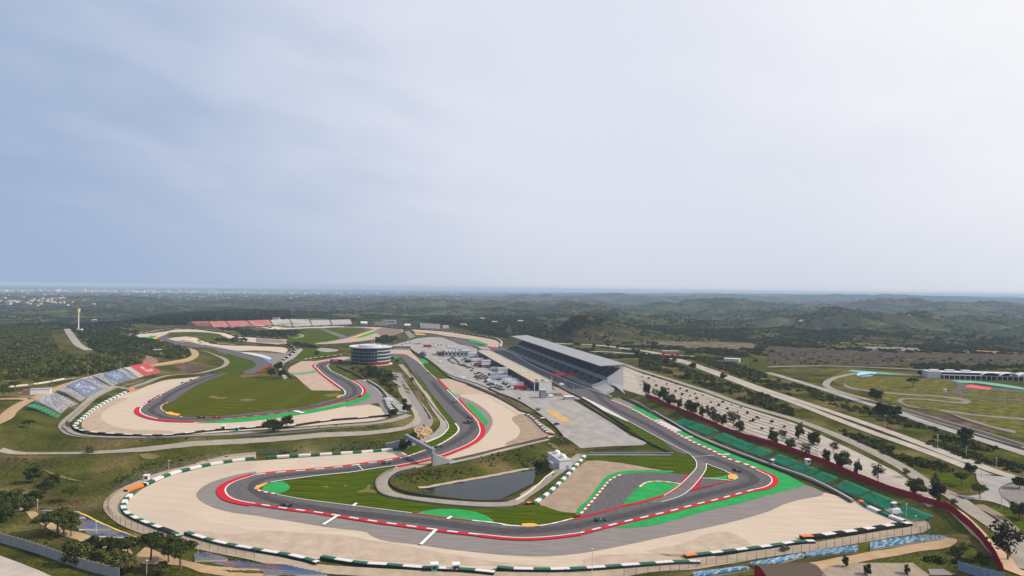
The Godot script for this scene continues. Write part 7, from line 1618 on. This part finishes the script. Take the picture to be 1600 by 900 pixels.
func make_racer(body: Material) -> Node3D:
	var o := Node3D.new()
	o.name = "racing_car"
	o.set_meta("category", "racing car")
	var st := begin()
	hull(st, [Vector3(-1.8, 0.1, 0.5), Vector3(-1.8, 0.1, -0.5), Vector3(2.5, 0.15, -0.15), Vector3(2.5, 0.15, 0.15), Vector3(-1.8, 0.7, 0.3), Vector3(-1.8, 0.7, -0.3), Vector3(2.5, 0.3, -0.12), Vector3(2.5, 0.3, 0.12)])
	box(st, Vector3(-0.7, 0.4, 0), Vector3(1.9, 0.45, 1.4), 0.8)
	part(o, "body", done(st), body)
	part(o, "engine_cover", box_mesh(Vector3(1.3, 0.4, 0.3), Vector3(-0.9, 0.85, 0)), body)
	part(o, "front_wing", box_mesh(Vector3(0.5, 0.08, 1.8), Vector3(2.5, 0.16, 0)), body)
	part(o, "rear_wing", box_mesh(Vector3(0.45, 0.12, 1.3), Vector3(-2.3, 0.95, 0)), stone("tyre_rubber", 0.03, 0.03, 0.032))
	st = begin()
	tube(st, Vector3(0.05, 0.7, 0), Vector3(0.05, 0.95, 0), 0.15, 0.13, 8)
	part(o, "helmet", done(st), paint(0.6, 0.5, 0.1))
	wheels(o, [Vector3(1.6, 0.34, 0.75), Vector3(1.6, 0.34, -0.75), Vector3(-1.7, 0.36, 0.75), Vector3(-1.7, 0.36, -0.75)], 0.36, 0.4)
	return o

func lamp(at: Vector2, tall: float, label: String, head := 1.0) -> void:
	var o := thing("lamp_post", label, "lamp post", on_ground(at))
	var st := begin()
	tube(st, Vector3(0, -0.4, 0), Vector3(0, tall, 0), 0.13 * head, 0.08 * head, 6)
	part(o, "pole", done(st), stone("mast_grey", 0.4, 0.4, 0.4, 0.5))
	part(o, "lamp_head", box_mesh(Vector3(0.8, 0.22, 0.4) * head, Vector3(0, tall + 0.1, 0)), stone("lamp_white", 0.6, 0.6, 0.6, 0.5))

func small_things() -> void:
	var tones := [paint(0.02, 0.022, 0.028, 0.3), paint(0.05, 0.06, 0.09, 0.3), paint(0.6, 0.6, 0.62, 0.3), paint(0.18, 0.19, 0.2, 0.3), paint(0.3, 0.03, 0.03, 0.3)]
	var words := ["black", "dark blue", "white", "grey", "dark red"]
	var stock := []
	for m in tones:
		stock.append(make_car(m))
	var cars := pairs([-85.7,-933, -82.8,-920.1, -78.7,-903.9, -75,-891.9, -82.7,-962.1, -79.4,-949.5, -75.9,-934.2, -72.7,-917.3, -69.6,-902, -68.1,-883.4, -65.4,-877.3, -62.2,-866, -61,-877.7, -58.7,-864.6, -56.2,-857.8, -54.2,-850.3, -51.9,-842.9, -46.9,-814.3, -40.7,-786.3, -39.1,-786.4, -38.7,-766.6, -39.5,-757, -35.4,-754.7, -34.8,-768.4, -32.4,-745.7, -31,-764.6, -29.3,-748.6, -26.5,-717.3, -23.4,-702.2, -21.4,-709.4, -19.7,-708.3, -18.2,-698, -15.9,-681.5, -14.6,-677.2, -12.8,-673.1, -11.3,-670.1, -10.1,-667, -26.1,-729.6, -12.6,-737.2, -11.4,-744.4, -7,-707.7, -4.9,-702.1, -7.9,-713.5, -3.1,-682.6, -1.2,-688.2, -58.1,-921, -54.7,-909.5, -52.7,-921.6, -47.4,-883.8, -45.2,-870.5, -19.2,-760.3, -21.8,-770.3, -187.5,-1174, -183.1,-1188.7, -167.9,-1187, -163.2,-1183.6, -161.9,-1191.9, -158,-1188.5, -120.6,-1174.1, 46.7,-2063.7, 8,-614.7, 22.7,-558, -64.5,-951.3, -61.5,-943.2, -66.7,-935.3, -50.8,-888.1, -48.2,-876.4, -50.4,-848.2, -46.7,-836, -38,-797.6, -35.5,-794.2, -32.7,-783.4, -29.4,-769.6, -26.1,-752.9, -37.3,-748.5, -35.8,-738.9, -27.1,-733.3, -22,-697.7, -19.9,-681.1, -14.2,-695.5, -11.6,-687.3, -9.1,-682, -7.3,-666.2, -84.4,-948.9, -85,-981.9, -80.5,-982.5, -90.1,-992.9, -81,-1017.9, -73.6,-983.3, -149,-1169.9, -140.4,-1181.1, -133.9,-1182, -126.3,-1173.3, -110.8,-1165.8, -102.6,-1147.9, -198.9,-1202.8, -179,-1205.8])
	var wheres := ["in the double row left of the middle hospitality box", "in the cluster before the white trailer trucks", "at the edges of the paddock near halls and trucks", "between the rows of the busy paddock"]
	var pick := [0, 1, 3, 0, 0, 1, 0, 2, 0, 3, 1, 0]
	for i in cars.size():
		var k: int = pick[(i * 5 + i / 7) % 12]
		copy(stock[k], on_ground(cars[i], 0.25), rng.randf_range(-0.25, 0.25) + (0.5 if i < 36 else 1.3), 1.0, "%s car parked %s" % [words[k], wheres[0 if i < 30 else 1 if i < 53 else 2 if i < 70 else 3]], "%s cars parked %s" % [words[k], wheres[0 if i < 30 else 1 if i < 53 else 2 if i < 70 else 3]])
	for p in [[Vector2(-141.6, -662.1), 2, "white car on the grey strip at the end of the terrace"], [Vector2(106.3, -262.9), 0, "dark car on the path near the bottom right"], [Vector2(267.3, -482.4), 4, "dark red car on the highway at the right"], [Vector2(33.8, -499.5), 0, "black car alone at the right of the open paddock"], [Vector2(22.8, -561.7), 3, "grey car alone left of the ochre panel"]]:
		copy(stock[p[1]], on_ground(p[0], 0.45), 0.6, 1.0, p[2])
	var white_v := make_car(paint(0.66, 0.67, 0.7, 0.3), true)
	for p in [[Vector2(36.8, -626.1), "white van beside the stair head at the end of the pits"], [Vector2(-23, -726.2), "white van among the cars in the middle of the paddock"], [Vector2(-92.7, -899.4), "white van alone beside the guard rail of the paddock"], [Vector2(-51.3, -742.6), "white van in front of the second row of cars"], [Vector2(173.9, -307.1), "white van under the screen at the right corner"], [Vector2(-95.5, -542.9), "white van on the path at the end of the terrace barrier"], [Vector2(52.2, -701.3), "white van in the pit lane beyond the pit building"]]:
		copy(white_v, on_ground(p[0], 0.45), 0.2, 1.2, p[1])
	var wt := make_truck(paint(0.55, 0.57, 0.6, 0.3), paint(0.7, 0.71, 0.74, 0.3))
	var rt := make_truck(paint(0.62, 0.62, 0.64, 0.3), paint(0.34, 0.02, 0.028, 0.3))
	var bt := make_truck(paint(0.05, 0.06, 0.09, 0.3), paint(0.4, 0.43, 0.48, 0.3))
	for p in [[rt, Vector2(8.3, -671.7), "red trailer truck nearest the end of the pit building"], [wt, Vector2(5.7, -695.6), "white trailer truck directly behind the red one"], [wt, Vector2(-1.3, -725.7), "white trailer truck third from the end of the pit building"], [bt, Vector2(-6.1, -742.9), "grey trailer truck with a dark cab behind the white ones"], [rt, Vector2(-41.5, -868.2), "short red truck left of the middle hospitality box"], [wt, Vector2(-46.6, -917.4), "white truck behind the short red one"], [bt, Vector2(-18.1, -768.6), "dark truck left of the last hospitality box"], [wt, Vector2(-130.9, -1134.6), "white truck on the far paddock beside the red one"], [rt, Vector2(-139.8, -1129.6), "red truck on the far paddock"], [bt, Vector2(-54.9, -921.4), "grey truck beside the pit garages in the middle"], [wt, Vector2(1.2, -711.4), "white trailer truck second from the red one at the end of the pits"], [bt, Vector2(-11.1, -751), "dark cabbed truck in front of the last hospitality box"], [bt, Vector2(-55.4, -929.4), "dark cabbed truck in front of the far white hospitality box"], [wt, Vector2(-41.4, -933.1), "white truck behind the middle hospitality box"], [wt, Vector2(-17.2, -826.9), "white truck between the two near hospitality boxes"], [bt, Vector2(-83.4, -1062.4), "grey truck beside the striped hall roofs"], [wt, Vector2(-98.2, -1116.6), "white truck at the left of the striped hall"], [bt, Vector2(-19.6, -740.4), "dark cabbed truck among the cars left of the trailers"], [rt, Vector2(12, -703.5), "red truck half hidden behind the white trailers by the pit wall"]]:
		copy(p[0], on_ground(p[1], 0.25), 0.08, 1.0, p[2])
	var racers := [make_racer(paint(0.03, 0.035, 0.07, 0.3)), make_racer(paint(0.02, 0.09, 0.06, 0.3)), make_racer(paint(0.35, 0.03, 0.03, 0.3))]
	for p in [[1, Vector2(39.2, -293.3), 0.25, "green racing car on the bottom straight below the loop"], [0, Vector2(125.1, -376.3), -1.0, "dark racing car braking into the right-hand hairpin"], [0, Vector2(-69.1, -382.5), 0.2, "dark racing car left of the bridge"], [0, Vector2(-100.4, -307.6), -0.2, "dark racing car leaving the left-hand hairpin"], [1, Vector2(-48.3, -589.3), -0.9, "green racing car halfway down the right-hand curve"], [0, Vector2(-32.1, -499.4), -0.7, "left of two dark racing cars side by side in the curve"], [0, Vector2(-30.1, -503.7), -0.7, "right of two dark racing cars side by side in the curve"], [0, Vector2(-30.5, -520.4), -0.9, "dark racing car next to the kerb in the curve"], [0, Vector2(-94.1, -783.9), -0.9, "dark racing car high up on the way to the curve"], [0, Vector2(-44.6, -424.4), 0.5, "dark racing car leaving the curve by the bridge"],
		[2, Vector2(-201.4, -468.3), 0.1, "red racing car on the lower side of the terrace"], [0, Vector2(-211.5, -466.8), 0.0, "dark racing car behind the red one on the terrace"], [1, Vector2(-302.1, -630.8), 0.6, "green racing car on the terrace straight next to the kerb"], [1, Vector2(-303.9, -651.6), 0.6, "second green racing car on the terrace straight"], [0, Vector2(-309.1, -711.9), 0.5, "dark racing car at the crest of the terrace straight"], [0, Vector2(36.3, -795.4), -1.3, "dark racing car on the main straight opposite the pits"]]:
		copy(racers[p[0]], on_ground(p[1], 0.5), p[2], 1.15, p[3])
	for o in stock + [white_v, wt, rt, bt] + racers:
		o.free()
	for p in [[Vector2(-204.7, -296.2), 5.0, "white lamp post at the corner of the lower left seats"], [Vector2(-158.8, -262.7), 5.5, "white lamp post in the middle of the lower left seats"], [Vector2(-120, -226.5), 5.0, "grey post in the shade at the bottom of the pines"], [Vector2(-114.3, -251.2), 4.0, "white lamp post above the grey seats by the pines"], [Vector2(29.4, -240), 8.5, "tall thin mast behind the bottom tyre wall"], [Vector2(220.2, -305.4), 8.0, "lamp post by the round parking place"], [Vector2(245.6, -355.3), 7.5, "lamp post at the road junction on the right"], [Vector2(263.8, -370.2), 7.0, "lamp post on the upper lane beside the junction"], [Vector2(264.8, -396.2), 7.0, "lamp post on the grass between the two lanes"], [Vector2(264.1, -421.7), 7.0, "lamp post farther up between the two lanes"], [Vector2(265.5, -483.9), 9.0, "lamp post on the highway below the big trees"], [Vector2(262.5, -419.2), 9.0, "lamp post on the highway at the lower right of the kart track"], [Vector2(427.7, -591), 16.0, "tall floodlight pole on the kart track grass"], [Vector2(308.3, -890.5), 10.0, "lamp post on the side road above the highway"], [Vector2(-181.1, -362.7), 6.0, "thin post behind the tyre wall at the upper left"], [Vector2(-390.8, -630.9), 9.0, "lamp post above the middle of the seat terraces"], [Vector2(-391, -683), 9.0, "lamp post above the second blue seat block"], [Vector2(-83.1, -255.2), 4.0, "thin post behind the left bottom tyre wall"], [Vector2(59, -643.6), 9.0, "lamp post beside the pit lane exit"], [Vector2(54.1, -679.8), 10.0, "tall lamp post in the pit lane"], [Vector2(174.7, -300.3), 7.0, "thin post on the green bank beside the screen"], [Vector2(173.2, -290.7), 5.0, "thin post at the corner of the fence"]]:
		lamp(p[0], p[1], p[2])
	# the tall mast on the left hill
	var o := thing("signal_mast", "tall pale mast with a wide yellowish head on the left hill", "mast", on_ground(Vector2(-823.8, -1299.1)))
	var st := begin()
	tube(st, Vector3(0, -1, 0), Vector3(0, 36, 0), 1.1, 0.9, 10)
	part(o, "pole", done(st), stone("mast_white", 0.6, 0.58, 0.52, 0.5))
	st = begin()
	tube(st, Vector3(0, 36, 0), Vector3(0, 43, 0), 2.2, 3.0, 10)
	part(o, "head", done(st), stone("mast_head", 0.62, 0.5, 0.25, 0.5))
	part(o, "foot_cabin", box_mesh(Vector3(9, 5, 6), Vector3(4, 2.2, 2)), stone("plaster", 0.66, 0.67, 0.7))
	# banner gantry over the straight
	o = thing("banner_gantry", "red banner gantry over the pit lane and the main straight", "gantry", on_ground(Vector2(59.3, -732.4)))
	var ga: Vector3 = -OFF * 16.0
	var gb: Vector3 = OFF * 11.0
	st = begin()
	hull(st, [ga + Vector3(0, 6.9, 0.6), ga + Vector3(0, 6.9, -0.6), gb + Vector3(0, 6.9, -0.6), gb + Vector3(0, 6.9, 0.6), ga + Vector3(0, 8.7, 0.6), ga + Vector3(0, 8.7, -0.6), gb + Vector3(0, 8.7, -0.6), gb + Vector3(0, 8.7, 0.6)])
	part(o, "banner", done(st), paint(0.55, 0.025, 0.03))
	for e in [ga, gb]:
		st = begin()
		tube(st, e + Vector3(0, -0.3, 0), e + Vector3(0, 6.9, 0), 0.4, 0.4)
		part(o, "leg", done(st), stone("mast_grey", 0.4, 0.4, 0.4))
	o = thing("advertising_board", "red advertising board beside the pink gravel left of the tower", "board", on_ground(Vector2(-227.6, -885.2)), 0.0)
	part(o, "panel", box_mesh(Vector3(15, 3.4, 0.5), Vector3(0, 2.2, 0)), paint(0.55, 0.025, 0.03))
	part(o, "lettering", box_mesh(Vector3(6, 1.0, 0.06), Vector3(0, 2.3, 0.3)), paint(0.6, 0.5, 0.5))
	for x in [-6.0, 6.0]:
		part(o, "leg", box_mesh(Vector3(0.4, 2, 0.4), Vector3(x, 0.2, -0.1)), stone("mast_grey", 0.4, 0.4, 0.4))
	# red arch over the access road
	o = thing("entrance_arch", "red and white entrance arch over the access road", "arch", on_ground(Vector2(228.8, -981.8)))
	for x in [-10.5, 10.5]:
		part(o, "tower_leg", box_mesh(Vector3(4.0, 8.0, 3.0), Vector3(x, 4, 0)), paint(0.5, 0.04, 0.05))
	part(o, "crossbar", box_mesh(Vector3(24, 3.4, 2.4), Vector3(0, 8.6, 0)), paint(0.55, 0.14, 0.14))
	part(o, "top_band", box_mesh(Vector3(24.4, 1.0, 2.8), Vector3(0, 10.6, 0)), stone("plaster", 0.66, 0.67, 0.7))
	# screens on trailers
	for p in [[Vector2(173.5, -308.1), "dark display screen with a white top at the right corner", 5.4], [Vector2(150.4, -391), "small display screen beside the wall above the hairpin", 3.6]]:
		o = thing("display_screen", p[1], "screen", on_ground(p[0]), 0.5)
		part(o, "cabinet", box_mesh(Vector3(2.6, p[2] * 0.45, 1.2), Vector3(0, p[2] * 0.72, 0)), paint(0.1, 0.1, 0.11))
		part(o, "top", box_mesh(Vector3(2.8, 0.5, 1.4), Vector3(0, p[2] * 0.98, 0)), stone("plaster", 0.66, 0.67, 0.7))
		part(o, "trailer", box_mesh(Vector3(3.4, 0.8, 1.8), Vector3(0, 0.7, 0)), paint(0.14, 0.14, 0.15))
		part(o, "stand", box_mesh(Vector3(0.5, p[2] * 0.5, 0.5), Vector3(0, p[2] * 0.3, 0)), stone("mast_grey", 0.4, 0.4, 0.4))
	for p in [[Vector2(-184.3, -346.6), "white marshal cabin behind the tyre wall at the upper left"], [Vector2(-181.4, -431.8), "pale marshal cabin on the long terrace barrier"], [Vector2(-171.2, -427.7), "small green marshal cabin on the long terrace barrier"], [Vector2(-18.5, -240.3), "grey marshal cabin in the middle of the bottom tyre wall"], [Vector2(167.9, -385), "white marshal cabin in front of the red fence"], [Vector2(-214.5, -297.7), "white cabin on the sandy path at the left edge"], [Vector2(-26.1, -240.3), "narrow green cabin in the bottom tyre wall"], [Vector2(422.1, -664), "white cabin on the grass of the kart track"], [Vector2(24.2, -513.3), "dark marshal cabin behind the corner tyre wall of the paddock"]]:
		var dark: bool = p[1].begins_with("dark") or p[1].begins_with("grey")
		block("marshal_cabin", p[1], "cabin", on_ground(p[0]), 0.2, Vector3(2.2, 2.7, 2.0), paint(0.1, 0.3, 0.24) if p[1].contains("green marshal") or p[1].contains("green cabin") else paint(0.13, 0.13, 0.14) if dark else stone("plaster", 0.66, 0.67, 0.7), stone("plaster", 0.66, 0.67, 0.7), 1)

func car_park_rows() -> void:
	var u := smooth(pairs([139.5,-772.6, 166,-696.3, 177.5,-632.3, 188.1,-569.8, 195.4,-534.6, 204.8,-493.8, 204.6,-447.5]))
	var l := smooth(pairs([122.3,-636.5, 131.7,-586.2, 141.7,-539.2, 152.4,-490.5, 157.5,-457, 170,-418.8, 176,-384.5]))
	for i in 8:
		var f := (i + 0.6) / 8.0
		var p := []
		for k in 14:
			var t := (k + 0.5) / 14.0
			var q := u[int(t * (u.size() - 1))].lerp(l[int(t * (l.size() - 1))], f)
			p.append_array([q.x, q.y])
		road("planted_strip", p, 0.9, 0.34, stone("strip_earth", 0.26, 0.22, 0.17, 0.95, "tufts", 5.0))

func things() -> void:
	car_park_rows()
	barriers()
	seating()
	buildings()
	small_things()
	vegetation()


func _ready() -> void:
	# camera: a drone a hundred metres up, level, the horizon falling a little to the right
	var cam := Camera3D.new()
	cam.name = "camera"
	add_child(cam)
	cam.fov = 45.74
	cam.near = 1.0
	cam.far = 60000.0
	cam.position = Vector3(0, 100, 0)
	cam.rotation = Vector3(0, 0, 0.0125)
	cam.current = true
	# sky, air and sun
	var world := WorldEnvironment.new()
	world.name = "world"
	add_child(world)
	var env := Environment.new()
	env.background_mode = Environment.BG_SKY
	env.tonemap_mode = Environment.TONE_MAPPER_LINEAR
	env.tonemap_exposure = 1.0
	env.sky = Sky.new()
	env.sky.sky_material = sky()
	env.sdfgi_enabled = true
	env.ssao_enabled = true
	env.ssil_enabled = true
	env.fog_enabled = true
	env.fog_density = 0.00007
	env.fog_light_color = Color(0.77, 0.87, 1.0)
	world.environment = env
	var sun := DirectionalLight3D.new()
	sun.name = "sun"
	add_child(sun)
	sun.light_energy = 1.6
	sun.light_color = Color(1.0, 0.95, 0.87)
	sun.light_angular_distance = 0.6
	sun.shadow_enabled = true
	sun.look_at_from_position(Vector3.ZERO, -SUN)
	# what the surfaces are made of
	hills_noise.seed = 7
	hills_noise.frequency = 0.0011
	hills_noise.fractal_octaves = 4
	patch_noise.seed = 21
	patch_noise.frequency = 0.004
	patch_noise.fractal_octaves = 4
	rng.seed = 5
	speckle("dust", 0.05, 0.88, 1.0)
	speckle("drifts", 0.012, 0.87, 1.0)
	speckle("tar", 0.06, 0.84, 1.0)
	speckle("scuffs", 0.05, 0.74, 1.0, 5)
	speckle("streaks", 0.01, 0.84, 1.0)
	speckle("tufts", 0.035, 0.5, 1.0, 5)
	speckle("blots", 0.01, 0.55, 1.0, 4)
	make_lift_grid()
	terrain()
	surfaces()
	things()

const SUN := Vector3(0.788, 0.615, 0.02)

func sky() -> PanoramaSkyMaterial:
	var w := 1024
	var h := 512
	var wisps := FastNoiseLite.new()
	wisps.seed = 3
	wisps.frequency = 2.2
	wisps.fractal_octaves = 5
	var im := Image.create(w, h, false, Image.FORMAT_RGBF)
	var towards := SUN.normalized()
	for j in h:
		var up := PI * (0.5 - (j + 0.5) / h)
		for i in w:
			var a := TAU * (i + 0.5) / w
			var d := Vector3(sin(a) * cos(up), sin(up), -cos(a) * cos(up))
			if d.y < -0.02:
				im.set_pixel(i, j, Color(0.42, 0.44, 0.46))
				continue
			var y := maxf(d.y, 0.0)
			var near_sun := (d.dot(towards) + 1.0) / 2.0
			var q := Vector3(d.x, d.y * 4.2 + d.x * 0.8, d.z) / (0.35 + y)
			var cloud := wisps.get_noise_3d(q.x, q.y, q.z) * smoothstep(0.0, 0.2, y)
			var s := near_sun - 0.2 * maxf(0.0, y - 0.1) + cloud * 0.06
			var c := Color(0.35, 0.455, 0.65).lerp(Color(0.735, 0.77, 0.875), smoothstep(0.25, 0.555, s))
			c = c.lerp(Color(0.97, 0.97, 0.985), smoothstep(0.62, 0.9, near_sun + cloud * 0.04))
			c = c.lerp(Color(c.r * 0.84, c.g * 0.86, c.b * 0.87), exp(-y * 13.0) * smoothstep(0.28, 0.5, near_sun))
			im.set_pixel(i, j, c)
	var m := PanoramaSkyMaterial.new()
	m.panorama = ImageTexture.create_from_image(im)
	return m
